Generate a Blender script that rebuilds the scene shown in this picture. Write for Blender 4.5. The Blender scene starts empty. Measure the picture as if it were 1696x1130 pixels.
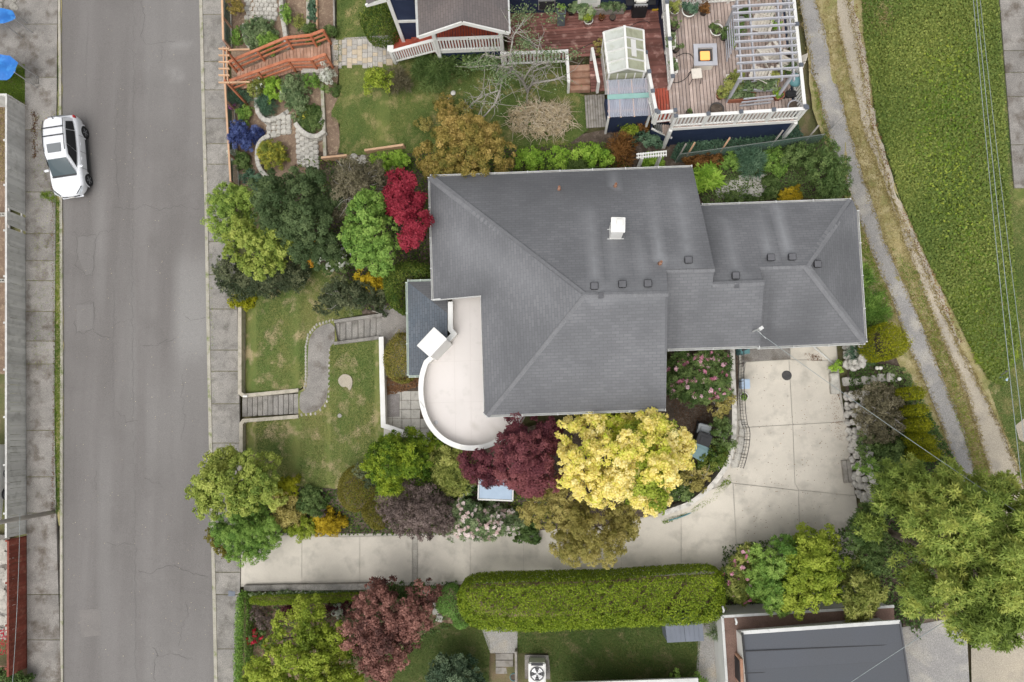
import bpy, bmesh, math, random
import numpy as np
from mathutils import Vector, Matrix
from mathutils.geometry import delaunay_2d_cdt

# ------------------------------------------------------------------ camera, sky, sun, exposure
SC = bpy.context.scene
COL = SC.collection
F, CU, CV, NU, NV, CAMZ = 1131.0, 848.0, 565.0, 905.0, 704.0, 33.0   # focal length (px), centre, nadir point, camera height
_n = Vector((NU - CU, -(NV - CV), -F)).normalized()
_Z = -_n
_X = (Vector((1, 0, 0)) - _Z * _Z.x).normalized()
_Y = _Z.cross(_X)
ROT = Matrix((_X, _Y, _Z))
cam_d = bpy.data.cameras.new('camera')
cam = bpy.data.objects.new('camera', cam_d)
COL.objects.link(cam)
cam.matrix_world = Matrix.Translation((0, 0, CAMZ)) @ ROT.to_4x4()
cam_d.sensor_fit = 'HORIZONTAL'
cam_d.angle = 2 * math.atan(848.0 / F)
cam_d.clip_start, cam_d.clip_end = 0.5, 3000
SC.camera = cam

SUN_EL, SUN_AZ = math.radians(62), math.radians(200)     # azimuth clockwise from north
w = bpy.data.worlds.new('World')
SC.world = w
w.use_nodes = True
nt = w.node_tree
nt.nodes.clear()
sky = nt.nodes.new('ShaderNodeTexSky')
sky.sky_type = 'NISHITA'
sky.sun_disc = False
sky.sun_elevation, sky.sun_rotation = SUN_EL, SUN_AZ
sky.air_density, sky.dust_density, sky.ozone_density = 1.0, 4.0, 1.0
hs = nt.nodes.new('ShaderNodeHueSaturation')
hs.inputs['Saturation'].default_value = 0.16
bg = nt.nodes.new('ShaderNodeBackground')
bg.inputs['Strength'].default_value = 0.15
wo = nt.nodes.new('ShaderNodeOutputWorld')
nt.links.new(sky.outputs[0], hs.inputs['Color'])
nt.links.new(hs.outputs[0], bg.inputs['Color'])
nt.links.new(bg.outputs[0], wo.inputs['Surface'])
sd_ = bpy.data.lights.new('sun', 'SUN')
sd_.energy, sd_.angle, sd_.color = 0.75, math.radians(75), (1.0, 0.98, 0.95)
sun = bpy.data.objects.new('sun', sd_)
COL.objects.link(sun)
sdir = Vector((math.sin(SUN_AZ) * math.cos(SUN_EL), math.cos(SUN_AZ) * math.cos(SUN_EL), math.sin(SUN_EL)))
sun.rotation_euler = sdir.to_track_quat('Z', 'Y').to_euler()
SC.view_settings.view_transform = 'Standard'
SC.view_settings.look = 'None'
SC.view_settings.exposure = 0.46
SC.view_settings.gamma = 1.0
SC.view_settings.use_curve_mapping = False
SC.render.engine = 'CYCLES'
SC.cycles.max_bounces = 7
SC.cycles.diffuse_bounces = 5
SC.cycles.glossy_bounces = 2
SC.cycles.transmission_bounces = 4
SC.cycles.transparent_max_bounces = 6
SC.cycles.use_denoising = True
SC.cycles.denoiser = 'OPENIMAGEDENOISE'
SC.cycles.denoising_input_passes = 'RGB_ALBEDO_NORMAL'
SC.cycles.denoising_prefilter = 'ACCURATE'
SC.cycles.use_adaptive_sampling = False

# ------------------------------------------------------------------ helpers
rng = np.random.default_rng(7)
random.seed(7)


def ray(u, v):
    return ROT @ Vector(((u - CU) / F, -(v - CV) / F, -1.0))


def P(u, v, z):
    d = ray(u, v)
    t = (z - CAMZ) / d.z
    return Vector((d.x * t, d.y * t, z))


def lerp_tab(x, xs, ys):
    return float(np.interp(x, xs, ys))


def sstep(x, a, b):
    t = min(1.0, max(0.0, (x - a) / (b - a)))
    return t * t * (3 - 2 * t)


EX = [-60, -15.0, -14.4, -11.6, -10.0, -7.4, 0, 9, 13.0, 14.6, 18, 40]
EZ = [-0.4, 0.05, 0.50, 1.45, 1.60, 2.65, 2.85, 3.05, 3.15, 4.35, 4.6, 5.0]
DX = [-60, -15.0, -14.0, 6, 9.5, 13.0, 14.6, 18, 40]
DZ = [-0.4, 0.05, 0.14, 2.55, 2.90, 3.10, 4.2, 4.6, 5.0]


def hgt(X, Y):
    """height of the ground: the street runs uphill to the north, the lots rise to the east"""
    k = 0.045 - 0.02 * sstep(X, -9, -4)
    e = lerp_tab(X, EX, EZ)
    d = lerp_tab(X, DX, DZ)
    wn = sstep(Y, -4.6, -3.0)
    return d + (e - d) * wn + k * max(-40, min(60, Y))


def G(u, v, dz=0.0, hf=hgt):
    z = 1.5
    for _ in range(14):
        p = P(u, v, z)
        z = 0.35 * z + 0.65 * (hf(p.x, p.y) + dz)
    return P(u, v, z)


def to_px(p):
    q = ROT.transposed() @ (Vector(p) - Vector((0, 0, CAMZ)))
    return CU + F * q.x / -q.z, CV - F * q.y / -q.z


def raw_mesh(name, V, Fc, smooth=False):
    me = bpy.data.meshes.new(name)
    me.from_pydata([tuple(v) for v in V], [], Fc)
    if smooth:
        for p in me.polygons:
            p.use_smooth = True
    me.update()
    return me


def link(name, data, material=None, parent=None):
    o = bpy.data.objects.new(name, data)
    COL.objects.link(o)
    if material is not None and data is not None:
        if len(data.materials) == 0:
            data.materials.append(material)
    if parent is not None:
        o.parent = parent
    return o


def tag(o, label=None, cat=None, group=None, kind=None):
    if label: o['label'] = label
    if cat: o['category'] = cat
    if group: o['group'] = group
    if kind: o['kind'] = kind
    return o


def thing(name, label, cat, loc, group=None, rz=0.0):
    o = bpy.data.objects.new(name, None)
    o.empty_display_size = 0.2
    COL.objects.link(o)
    o.location = loc
    o.rotation_euler = (0, 0, rz)
    return tag(o, label, cat, group)


class MB:
    """mesh collector; coordinates are absolute unless built under a thing placed with origin"""
    def __init__(self, origin=(0, 0, 0)):
        self.V, self.F, self.o = [], [], Vector(origin)

    def v(self, p):
        self.V.append(Vector(p) - self.o)
        return len(self.V) - 1

    def poly(self, pts):
        self.F.append([self.v(p) for p in pts])

    def prism(self, pts, top, bottom=None):
        """pts: list of xy or xyz; extruded between bottom z and top z (numbers)"""
        n = len(pts)
        a = [self.v((p[0], p[1], bottom)) for p in pts]
        b = [self.v((p[0], p[1], top)) for p in pts]
        ar = sum(pts[i][0] * pts[(i + 1) % n][1] - pts[(i + 1) % n][0] * pts[i][1] for i in range(n))
        if ar < 0:
            a.reverse(); b.reverse()
        self.F.append(list(reversed(a)))
        self.F.append(b)
        for i in range(n):
            j = (i + 1) % n
            self.F.append([a[i], a[j], b[j], b[i]])

    def slab(self, tops, thick):
        """tops: xyz corner points of the top face; straight down by thick"""
        n = len(tops)
        ar = sum(tops[i][0] * tops[(i + 1) % n][1] - tops[(i + 1) % n][0] * tops[i][1] for i in range(n))
        if ar < 0: tops = list(reversed(tops))
        b = [self.v(p) for p in tops]
        a = [self.v((p[0], p[1], p[2] - thick)) for p in tops]
        self.F.append(b)
        self.F.append(list(reversed(a)))
        for i in range(n):
            j = (i + 1) % n
            self.F.append([a[i], a[j], b[j], b[i]])

    def box(self, c, s, rz=0.0):
        cx, cy, cz = c
        hx, hy, hz = s[0] / 2, s[1] / 2, s[2] / 2
        ca, sa = math.cos(rz), math.sin(rz)
        pts = [(cx + x * ca - y * sa, cy + x * sa + y * ca) for x, y in ((-hx, -hy), (hx, -hy), (hx, hy), (-hx, hy))]
        self.prism(pts, cz + hz, cz - hz)

    def bar(self, a, b, w_, h_, up=(0, 0, 1)):
        a, b = Vector(a), Vector(b)
        d = (b - a).normalized()
        upv = Vector(up)
        s = d.cross(upv)
        if s.length < 1e-4: s = d.cross(Vector((0, 1, 0)))
        s.normalize()
        t = s.cross(d).normalized()
        idx = []
        for p in (a, b):
            for sx, sz in ((-1, -1), (1, -1), (1, 1), (-1, 1)):
                idx.append(self.v(p + s * (sx * w_ / 2) + t * (sz * h_ / 2)))
        i = idx
        self.F += [[i[3], i[2], i[1], i[0]], [i[4], i[5], i[6], i[7]]]
        for k in range(4):
            j = (k + 1) % 4
            self.F.append([i[k], i[j], i[4 + j], i[4 + k]])

    def tube(self, pts, radii, n=6, cap=True):
        pts = [Vector(p) for p in pts]
        if not hasattr(radii, '__len__'): radii = [radii] * len(pts)
        rings = []
        for k, p in enumerate(pts):
            d = (pts[min(k + 1, len(pts) - 1)] - pts[max(k - 1, 0)])
            if d.length < 1e-6: d = Vector((0, 0, 1))
            d.normalize()
            s = d.cross(Vector((0.13, 0.31, 1))) if abs(d.z) < 0.95 else d.cross(Vector((1, 0.1, 0)))
            s.normalize()
            t = d.cross(s)
            rings.append([self.v(p + (s * math.cos(2 * math.pi * q / n) + t * math.sin(2 * math.pi * q / n)) * radii[k]) for q in range(n)])
        for k in range(len(rings) - 1):
            for q in range(n):
                r = (q + 1) % n
                self.F.append([rings[k][q], rings[k][r], rings[k + 1][r], rings[k + 1][q]])
        if cap:
            self.F.append(list(reversed(rings[0])))
            self.F.append(rings[-1])

    def lathe(self, c, prof, n=16):
        """prof: (radius, z) pairs around the vertical axis at c"""
        cx, cy, cz = c
        rings = [[self.v((cx + r * math.cos(2 * math.pi * q / n), cy + r * math.sin(2 * math.pi * q / n), cz + z)) for q in range(n)] for r, z in prof]
        for k in range(len(rings) - 1):
            for q in range(n):
                r = (q + 1) % n
                self.F.append([rings[k][q], rings[k][r], rings[k + 1][r], rings[k + 1][q]])
        self.F.append(rings[-1])
        self.F.append(list(reversed(rings[0])))

    def ribbon(self, pts, width, up=(0, 0, 1)):
        pts = [Vector(p) for p in pts]
        ids = []
        for k, p in enumerate(pts):
            d = pts[min(k + 1, len(pts) - 1)] - pts[max(k - 1, 0)]
            s = Vector((-d.y, d.x, 0))
            if s.length < 1e-6: s = Vector((1, 0, 0))
            s.normalize()
            ww = width[k] if hasattr(width, '__len__') else width
            ids.append((self.v(p - s * ww / 2), self.v(p + s * ww / 2)))
        for a, b in zip(ids[:-1], ids[1:]):
            self.F.append([a[1], a[0], b[0], b[1]])

    def wall(self, pts, thick, top, bottom):
        """vertical wall along a plan polyline; top and bottom numbers or lists"""
        pts = [Vector((p[0], p[1], 0)) for p in pts]
        n = len(pts)
        tops = top if hasattr(top, '__len__') else [top] * n
        bots = bottom if hasattr(bottom, '__len__') else [bottom] * n
        R = []
        for k in range(n):
            d0 = (pts[k] - pts[k - 1]).normalized() if k else (pts[1] - pts[0]).normalized()
            d1 = (pts[k + 1] - pts[k]).normalized() if k < n - 1 else d0
            m = (d0 + d1).normalized()
            s = Vector((-m.y, m.x, 0)) * (thick / 2 / max(0.4, m.dot(d0)))
            a, b = pts[k] - s, pts[k] + s
            R.append([self.v((a.x, a.y, bots[k])), self.v((a.x, a.y, tops[k])), self.v((b.x, b.y, tops[k])), self.v((b.x, b.y, bots[k]))])
        for r, q in zip(R[:-1], R[1:]):
            for i in range(4):
                j = (i + 1) % 4
                self.F.append([r[i], q[i], q[j], r[j]])
        self.F.append(R[0]); self.F.append(list(reversed(R[-1])))

    def build(self, name, material, parent=None, smooth=False, bevel=0.0):
        me = raw_mesh(name, self.V, self.F, smooth)
        bm = bmesh.new(); bm.from_mesh(me)
        bmesh.ops.recalc_face_normals(bm, faces=bm.faces) if len(bm.faces) < 40000 else None
        if bevel:
            bmesh.ops.bevel(bm, geom=[e for e in bm.edges if e.is_manifold and e.calc_face_angle(0) > 0.6], offset=bevel, segments=2, affect='EDGES', clamp_overlap=True)
        bm.to_mesh(me); bm.free()
        if parent is None and self.o.length == 0 and self.V:
            pass
        return link(name, me, material, parent)


def copy_obj(o, parent, loc=None, rz=None):
    c = o.copy()
    COL.objects.link(c)
    c.parent = parent
    if loc is not None: c.location = loc
    if rz is not None: c.rotation_euler = (0, 0, rz)
    for ch in o.children: copy_obj(ch, c)
    return c


def resample(poly, step, closed=True, jit=0.0, seed=1):
    r = random.Random(seed)
    out = []
    n = len(poly)
    for i in range(n if closed else n - 1):
        a, b = poly[i], poly[(i + 1) % n]
        L = math.hypot(b[0] - a[0], b[1] - a[1])
        k = max(1, int(round(L / step)))
        for q in range(k):
            t = q / k
            out.append((a[0] + (b[0] - a[0]) * t + r.gauss(0, jit), a[1] + (b[1] - a[1]) * t + r.gauss(0, jit)))
    if not closed: out.append(tuple(poly[-1]))
    return out


def smooth_poly(poly, it=2, closed=True):
    for _ in range(it):
        q = []
        n = len(poly)
        for i in range(n if closed else n - 1):
            a, b = poly[i], poly[(i + 1) % n]
            q.append((0.75 * a[0] + 0.25 * b[0], 0.75 * a[1] + 0.25 * b[1]))
            q.append((0.25 * a[0] + 0.75 * b[0], 0.25 * a[1] + 0.75 * b[1]))
        if not closed: q = [poly[0]] + q + [poly[-1]]
        poly = q
    return poly


def inside(poly, pts):
    x, y = pts[:, 0], pts[:, 1]
    c = np.zeros(len(pts), bool)
    n = len(poly)
    for i in range(n):
        x0, y0 = poly[i]
        x1, y1 = poly[(i + 1) % n]
        if y0 == y1: continue
        m = (y0 > y) != (y1 > y)
        c ^= m & (x < (x1 - x0) * (y - y0) / (y1 - y0) + x0)
    return c


def edge_dist(poly, pts):
    d = np.full(len(pts), 1e9)
    n = len(poly)
    for i in range(n):
        a = np.array(poly[i][:2], float); b = np.array(poly[(i + 1) % n][:2], float)
        ab = b - a
        L2 = max(1e-9, ab @ ab)
        t = np.clip(((pts - a) @ ab) / L2, 0, 1)
        q = a + t[:, None] * ab
        d = np.minimum(d, np.hypot(*(pts - q).T))
    return d


def cdt(poly, step):
    xs = [p[0] for p in poly]; ys = [p[1] for p in poly]
    gx, gy = np.meshgrid(np.arange(min(xs) + step / 2, max(xs), step), np.arange(min(ys) + step / 2, max(ys), step))
    pts = np.c_[gx.ravel(), gy.ravel()]
    if len(pts):
        pts = pts[inside(poly, pts)]
        if len(pts): pts = pts[edge_dist(poly, pts) > step * 0.4]
    vs = [Vector(p) for p in poly] + [Vector(p) for p in pts]
    n = len(poly)
    r = delaunay_2d_cdt(vs, [], [list(range(n))], 1, 1e-5)
    return r[0], [f for f in r[2] if len(f) >= 3]


def drape(name, poly, material, dz=0.0, step=16, hf=hgt, attr=None, jit=0.0, sm=0, kind='structure', parent=None, bump=0.0, seed=1):
    """a sheet laid over the ground inside an outline traced on the ground"""
    if sm: poly = smooth_poly(poly, sm)
    poly = resample(poly, step, jit=jit, seed=seed)
    vs, fs = cdt(poly, step)
    W = [G(p[0], p[1], dz, hf) for p in vs]
    if parent is not None:
        W = [q - parent.location for q in W]
    if bump:
        r = random.Random(seed)
        for q in W: q.z += r.gauss(0, bump)
    me = raw_mesh(name, W, [list(f) for f in fs], True)
    bm = bmesh.new(); bm.from_mesh(me)
    for f_ in bm.faces:
        if f_.normal.z < 0: f_.normal_flip()
    bm.to_mesh(me); bm.free()
    if attr:
        a = me.attributes.new('wear', 'FLOAT', 'POINT')
        a.data.foreach_set('value', [attr(p[0], p[1]) for p in vs])
    o = link(name, me, material, parent)
    if parent is None: tag(o, kind=kind)
    return o


# ------------------------------------------------------------------ materials
MATS = {}


def nmat(name):
    m = bpy.data.materials.new(name)
    m.use_nodes = True
    nt = m.node_tree
    nt.nodes.clear()
    out = nt.nodes.new('ShaderNodeOutputMaterial')
    b = nt.nodes.new('ShaderNodeBsdfPrincipled')
    nt.links.new(b.outputs[0], out.inputs[0])
    MATS[name] = m
    return m, nt, b, out


def N(nt, t, **kw):
    n = nt.nodes.new('ShaderNode' + t)
    for k, v in kw.items():
        if k in n.inputs: n.inputs[k].default_value = v
        else: setattr(n, k, v)
    return n


def c4(c):
    return (c[0], c[1], c[2], 1.0)


def mixc(nt, fac, a, b, blend='MIX'):
    m = nt.nodes.new('ShaderNodeMix')
    m.data_type = 'RGBA'
    m.blend_type = blend
    for s, x in ((m.inputs[0], fac), (m.inputs[6], a), (m.inputs[7], b)):
        if isinstance(x, (int, float)): s.default_value = x
        elif isinstance(x, tuple): s.default_value = c4(x)
        else: nt.links.new(x, s)
    return m.outputs[2]


def noise_fac(nt, scale, lo=0.4, hi=0.6, detail=4.0, vec=None, stretch=None, rough=0.55):
    """noise in world space, remapped to 0..1 between lo and hi"""
    if vec is None:
        g = nt.nodes.new('ShaderNodeNewGeometry')
        vec = g.outputs['Position']
    if stretch:
        mp = nt.nodes.new('ShaderNodeMapping')
        mp.inputs['Scale'].default_value = stretch
        nt.links.new(vec, mp.inputs['Vector'])
        vec = mp.outputs[0]
    n = N(nt, 'TexNoise', Scale=scale, Detail=detail, Roughness=rough)
    nt.links.new(vec, n.inputs['Vector'])
    r = nt.nodes.new('ShaderNodeMapRange')
    r.inputs[1].default_value, r.inputs[2].default_value = lo, hi
    nt.links.new(n.outputs['Fac'], r.inputs[0])
    return r.outputs[0]


def attr_fac(nt, name):
    a = nt.nodes.new('ShaderNodeAttribute')
    a.attribute_name = name
    return a.outputs['Fac']


def bumpn(nt, b, fac, strength=0.3, dist=0.02):
    bp = N(nt, 'Bump', Strength=strength, Distance=dist)
    nt.links.new(fac, bp.inputs['Height'])
    nt.links.new(bp.outputs[0], b.inputs['Normal'])


def surf(name, c1, c2=None, s1=1.5, c3=None, s3=8.0, rough=0.75, bump=0.0, bscale=40.0, spec=0.3, rnd=0.0, stretch=None, speck=0.0, f3=(0.5, 0.7), metal=0.0):
    """general weathered surface: two tones at a broad scale, a third in smaller patches, fine speckle, per-object tone"""
    m, nt, b, _ = nmat(name)
    c2 = c2 or tuple(x * 0.82 for x in c1)
    col = mixc(nt, noise_fac(nt, s1, 0.35, 0.65, stretch=stretch), c1, c2)
    if c3: col = mixc(nt, noise_fac(nt, s3, f3[0], f3[1], detail=6), col, c3)
    if speck:
        col = mixc(nt, speck, col, mixc(nt, noise_fac(nt, 30, 0.3, 0.7, detail=5, rough=.75), (0.3, 0.3, 0.3), (1.6, 1.6, 1.6)), 'MULTIPLY')
    if rnd:
        oi = nt.nodes.new('ShaderNodeObjectInfo')
        r = nt.nodes.new('ShaderNodeMapRange')
        r.inputs[3].default_value, r.inputs[4].default_value = 1 - rnd, 1 + rnd
        nt.links.new(oi.outputs['Random'], r.inputs[0])
        cb = nt.nodes.new('ShaderNodeCombineColor')
        for i in range(3): nt.links.new(r.outputs[0], cb.inputs[i])
        col = mixc(nt, 1.0, col, cb.outputs[0], 'MULTIPLY')
    nt.links.new(col, b.inputs['Base Color'])
    b.inputs['Roughness'].default_value = rough
    b.inputs['Specular IOR Level'].default_value = spec
    b.inputs['Metallic'].default_value = metal
    if bump: bumpn(nt, b, noise_fac(nt, bscale, 0.2, 0.8, detail=5, stretch=stretch), bump, 0.02)
    return m


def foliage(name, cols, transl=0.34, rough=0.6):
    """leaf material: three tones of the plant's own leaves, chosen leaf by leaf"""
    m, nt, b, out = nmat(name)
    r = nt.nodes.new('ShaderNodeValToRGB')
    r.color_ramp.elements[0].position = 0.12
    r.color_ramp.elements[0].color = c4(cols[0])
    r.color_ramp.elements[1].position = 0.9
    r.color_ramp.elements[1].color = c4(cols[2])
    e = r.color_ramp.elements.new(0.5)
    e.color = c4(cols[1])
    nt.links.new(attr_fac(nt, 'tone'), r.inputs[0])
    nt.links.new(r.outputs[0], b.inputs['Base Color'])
    b.inputs['Roughness'].default_value = rough
    b.inputs['Specular IOR Level'].default_value = 0.25
    t = nt.nodes.new('ShaderNodeBsdfTranslucent')
    nt.links.new(r.outputs[0], t.inputs['Color'])
    mx = nt.nodes.new('ShaderNodeMixShader')
    mx.inputs[0].default_value = transl
    nt.links.new(b.outputs[0], mx.inputs[1])
    nt.links.new(t.outputs[0], mx.inputs[2])
    nt.links.new(mx.outputs[0], out.inputs[0])
    return m


def plain(name, c, rough=0.5, metal=0.0, spec=0.5, emit=0.0):
    m, nt, b, _ = nmat(name)
    b.inputs['Base Color'].default_value = c4(c)
    b.inputs['Roughness'].default_value = rough
    b.inputs['Metallic'].default_value = metal
    b.inputs['Specular IOR Level'].default_value = spec
    if emit:
        b.inputs['Emission Color'].default_value = c4(c)
        b.inputs['Emission Strength'].default_value = emit
    return m
# ------------------------------------------------------------------ foliage
def unit(a):
    return a / np.maximum(1e-9, np.linalg.norm(a, axis=-1, keepdims=True))


def leaves(name, pos, nrm, tone, L, W, k, tilt, material, parent, origin, rs, lvar=0.3, droop=0.12):
    """k diamond leaves around every point; one mesh"""
    n = len(pos)
    if n == 0: return None
    pos = np.repeat(pos, k, 0); nrm = np.repeat(nrm, k, 0); tone = np.repeat(tone, k)
    az0 = rs.random(n) * 2 * np.pi
    az = np.repeat(az0, k) + np.tile(np.arange(k) * 2 * np.pi / k, n) + rs.normal(0, 0.35, n * k)
    ref = np.where(np.abs(nrm[:, 2:3]) > 0.9, np.array([[1.0, 0, 0]]), np.array([[0, 0, 1.0]]))
    t1 = unit(np.cross(nrm, ref)); t2 = np.cross(nrm, t1)
    tang = t1 * np.cos(az)[:, None] + t2 * np.sin(az)[:, None]
    ti = np.clip(rs.normal(tilt, 0.25, n * k), -0.6, 1.5)
    ax = tang * np.cos(ti)[:, None] + nrm * np.sin(ti)[:, None]
    wd = unit(np.cross(ax, nrm) + rs.normal(0, 0.25, (n * k, 3)))
    l = L * (1 + rs.uniform(-lvar, lvar, n * k))[:, None]
    ww = W * (1 + rs.uniform(-lvar, lvar, n * k))[:, None]
    b = pos if k > 1 else pos - ax * l * 0.5
    tip = b + ax * l
    tip[:, 2] -= droop * l[:, 0]
    mid = b + ax * l * 0.45
    nv = 3 if L * W < .0046 or k >= 5 else 4           # small leaves are single triangles
    if nv == 3:
        lo_ = b + ax * l * .2
        V = np.stack([lo_ + wd * ww * 0.62, tip, lo_ - wd * ww * 0.62], 1)
    else:
        V = np.stack([b, mid + wd * ww * 0.5, tip, mid - wd * ww * 0.5], 1)
    V = V.reshape(-1, 3) - np.array(origin)
    m = n * k
    me = bpy.data.meshes.new(name)
    me.vertices.add(nv * m)
    me.vertices.foreach_set('co', V.astype(np.float32).ravel())
    me.loops.add(nv * m)
    me.loops.foreach_set('vertex_index', np.arange(nv * m, dtype=np.int32))
    me.polygons.add(m)
    me.polygons.foreach_set('loop_start', np.arange(0, nv * m, nv, dtype=np.int32))
    a = me.attributes.new('tone', 'FLOAT', 'FACE')
    tv = np.clip(tone + rs.normal(0, 0.09, m), 0, 1)
    a.data.foreach_set('value', tv.astype(np.float32))
    me.update(calc_edges=True)
    return link(name, me, material, parent)


FOL = {}


def fol(name, *cols):
    FOL[name] = foliage('leaf_' + name, cols)


# name, dark, middle, light tones of the leaves (most dark tones raised to lift the shade inside the crowns)
fol('lime', (0.162, 0.243, 0.041), (0.310, 0.380, 0.070), (0.500, 0.540, 0.130))
fol('feather', (0.135, 0.230, 0.041), (0.250, 0.360, 0.065), (0.410, 0.520, 0.110))
fol('dark', (0.049, 0.084, 0.027), (0.088, 0.135, 0.050), (0.165, 0.225, 0.090))
fol('pine', (0.046, 0.068, 0.032), (0.092, 0.118, 0.058), (0.280, 0.300, 0.160))
fol('mid', (0.093, 0.203, 0.034), (0.200, 0.338, 0.062), (0.350, 0.500, 0.112))
fol('twig', (0.084, 0.076, 0.047), (0.175, 0.156, 0.088), (0.325, 0.288, 0.188))
fol('red', (0.149, 0.009, 0.022), (0.265, 0.020, 0.038), (0.430, 0.050, 0.078))
fol('purple', (0.074, 0.019, 0.028), (0.155, 0.041, 0.053), (0.290, 0.098, 0.102))
fol('gold', (0.312, 0.227, 0.011), (0.525, 0.389, 0.021), (0.714, 0.525, 0.042))
fol('cream', (0.648, 0.729, 0.068), (0.900, 0.770, 0.230), (0.960, 0.870, 0.430))
fol('olive', (0.203, 0.189, 0.041), (0.370, 0.320, 0.090), (0.540, 0.460, 0.160))
fol('bronze', (0.121, 0.135, 0.027), (0.310, 0.240, 0.055), (0.580, 0.420, 0.140))
fol('hedge', (0.095, 0.162, 0.014), (0.210, 0.290, 0.018), (0.370, 0.450, 0.040))
fol('box', (0.034, 0.084, 0.014), (0.100, 0.156, 0.022), (0.275, 0.312, 0.056))
fol('clip', (0.119, 0.109, 0.018), (0.194, 0.175, 0.025), (0.300, 0.263, 0.044))
fol('spot', (0.119, 0.127, 0.026), (0.263, 0.250, 0.044), (0.525, 0.375, 0.125))
fol('hinoki', (0.050, 0.109, 0.009), (0.150, 0.237, 0.018), (0.350, 0.425, 0.037))
fol('brownleaf', (0.101, 0.076, 0.068), (0.194, 0.144, 0.125), (0.325, 0.250, 0.225))
fol('pieris', (0.101, 0.143, 0.034), (0.237, 0.275, 0.056), (0.500, 0.500, 0.150))
fol('laurel', (.12, .18, .03), (.26, .34, .065), (.53, .56, .13))
fol('cedar', (0.151, 0.186, 0.007), (0.275, 0.288, 0.010), (0.425, 0.413, 0.019))
fol('topiary', (0.084, 0.186, 0.034), (0.188, 0.350, 0.075), (0.300, 0.475, 0.125))
fol('plum', (0.109, 0.050, 0.042), (0.263, 0.119, 0.094), (0.463, 0.237, 0.188))
fol('acid', (0.149, 0.216, 0.024), (0.280, 0.360, 0.035), (0.470, 0.530, 0.080))
fol('spruce', (0.050, 0.093, 0.050), (0.125, 0.188, 0.106), (0.250, 0.325, 0.188))
fol('shrub', (0.061, 0.115, 0.027), (0.115, 0.180, 0.050), (0.230, 0.310, 0.100))
fol('sage', (0.084, 0.143, 0.059), (0.175, 0.250, 0.106), (0.350, 0.413, 0.213))
fol('bluegreen', (0.050, 0.101, 0.068), (0.100, 0.188, 0.112), (0.200, 0.312, 0.188))
fol('blue', (0.023, 0.034, 0.118), (0.071, 0.101, 0.273), (0.172, 0.230, 0.468))
fol('yellowfl', (0.149, 0.216, 0.041), (0.270, 0.290, 0.050), (0.660, 0.580, 0.080))
fol('white', (0.350, 0.380, 0.280), (0.600, 0.620, 0.520), (0.800, 0.800, 0.740))
fol('pink', (0.500, 0.120, 0.220), (0.700, 0.340, 0.440), (0.850, 0.620, 0.660))
fol('palepink', (0.578, 0.399, 0.378), (0.777, 0.630, 0.588), (0.892, 0.819, 0.777))
fol('orange', (0.421, 0.203, 0.018), (0.688, 0.350, 0.025), (0.875, 0.525, 0.062))
fol('magenta', (0.506, 0.050, 0.371), (0.600, 0.100, 0.450), (0.750, 0.200, 0.625))
fol('redfl', (0.350, 0.010, 0.030), (0.600, 0.030, 0.060), (0.700, 0.080, 0.120))
fol('dry', (0.371, 0.288, 0.169), (0.525, 0.425, 0.263), (0.750, 0.650, 0.450))
fol('grass', (.062, .112, .022), (.122, .190, .044), (.33, .31, .125))
fol('rough', (0.084, 0.169, 0.020), (0.175, 0.275, 0.031), (0.375, 0.425, 0.062))
fol('ivy', (0.121, 0.189, 0.039), (0.186, 0.241, 0.051), (0.348, 0.381, 0.094))
fol('straw', (0.200, 0.150, 0.055), (0.380, 0.310, 0.130), (0.540, 0.460, 0.240))
fol('litter', (0.080, 0.035, 0.015), (0.190, 0.095, 0.045), (0.320, 0.180, 0.090))
fol('maroon', (0.034, 0.007, 0.009), (0.075, 0.015, 0.020), (0.150, 0.037, 0.044))
fol('fern', (0.151, 0.288, 0.034), (0.275, 0.450, 0.050), (0.450, 0.625, 0.100))
fol('rust', (0.084, 0.034, 0.009), (0.200, 0.094, 0.025), (0.350, 0.175, 0.056))

# style: lobe spacing, lobe radius factor, leaf length, leaf width, leaves per sprig, tilt, sprigs per m2, dome (1 round, 3 flat top), ragged
STY = dict(
    broad=(0.52, .80, .100, .075, 1, .25, 480, 1.0, .30),
    fine=(0.42, .82, .080, .045, 1, .35, 700, 1.0, .30),
    maple=(0.55, .80, .105, .062, 2, .1, 380, 1.0, .35),
    twiggy=(0.40, .90, .10, .035, 1, .5, 430, 1.0, .35),
    conifer=(0.36, .80, .13, .035, 5, .75, 130, 1.0, .30),
    hinoki=(0.40, .78, .11, .05, 3, .55, 230, 1.0, .30),
    clipped=(0.30, .90, .055, .040, 1, .3, 1100, 2.2, .06),
    tight=(0.22, .95, .045, .032, 1, .6, 1500, 9.0, .03),
    hedge=(0.34, .82, .070, .050, 1, .3, 850, 4.0, .10),
    laurel=(0.50, .82, .17, .052, 5, .38, 90, 1.5, .25),
    shrub=(0.30, .85, .085, .055, 1, .4, 560, 1.0, .25),
    smallshrub=(0.20, .88, .065, .040, 1, .5, 900, 1.0, .25),
    spiky=(0.30, .75, .30, .022, 6, .85, 95, 1.0, .25),
    big=(0.34, .85, .17, .12, 1, .15, 210, 1.0, .25),
    fern=(0.34, .75, .34, .10, 5, .25, 45, 1.0, .25),
    rosette=(0.36, .82, .13, .045, 5, .45, 130, 1.0, .28),
    flower=(0.36, .85, .12, .06, 1, .4, 420, 1.0, .30),
)


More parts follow.
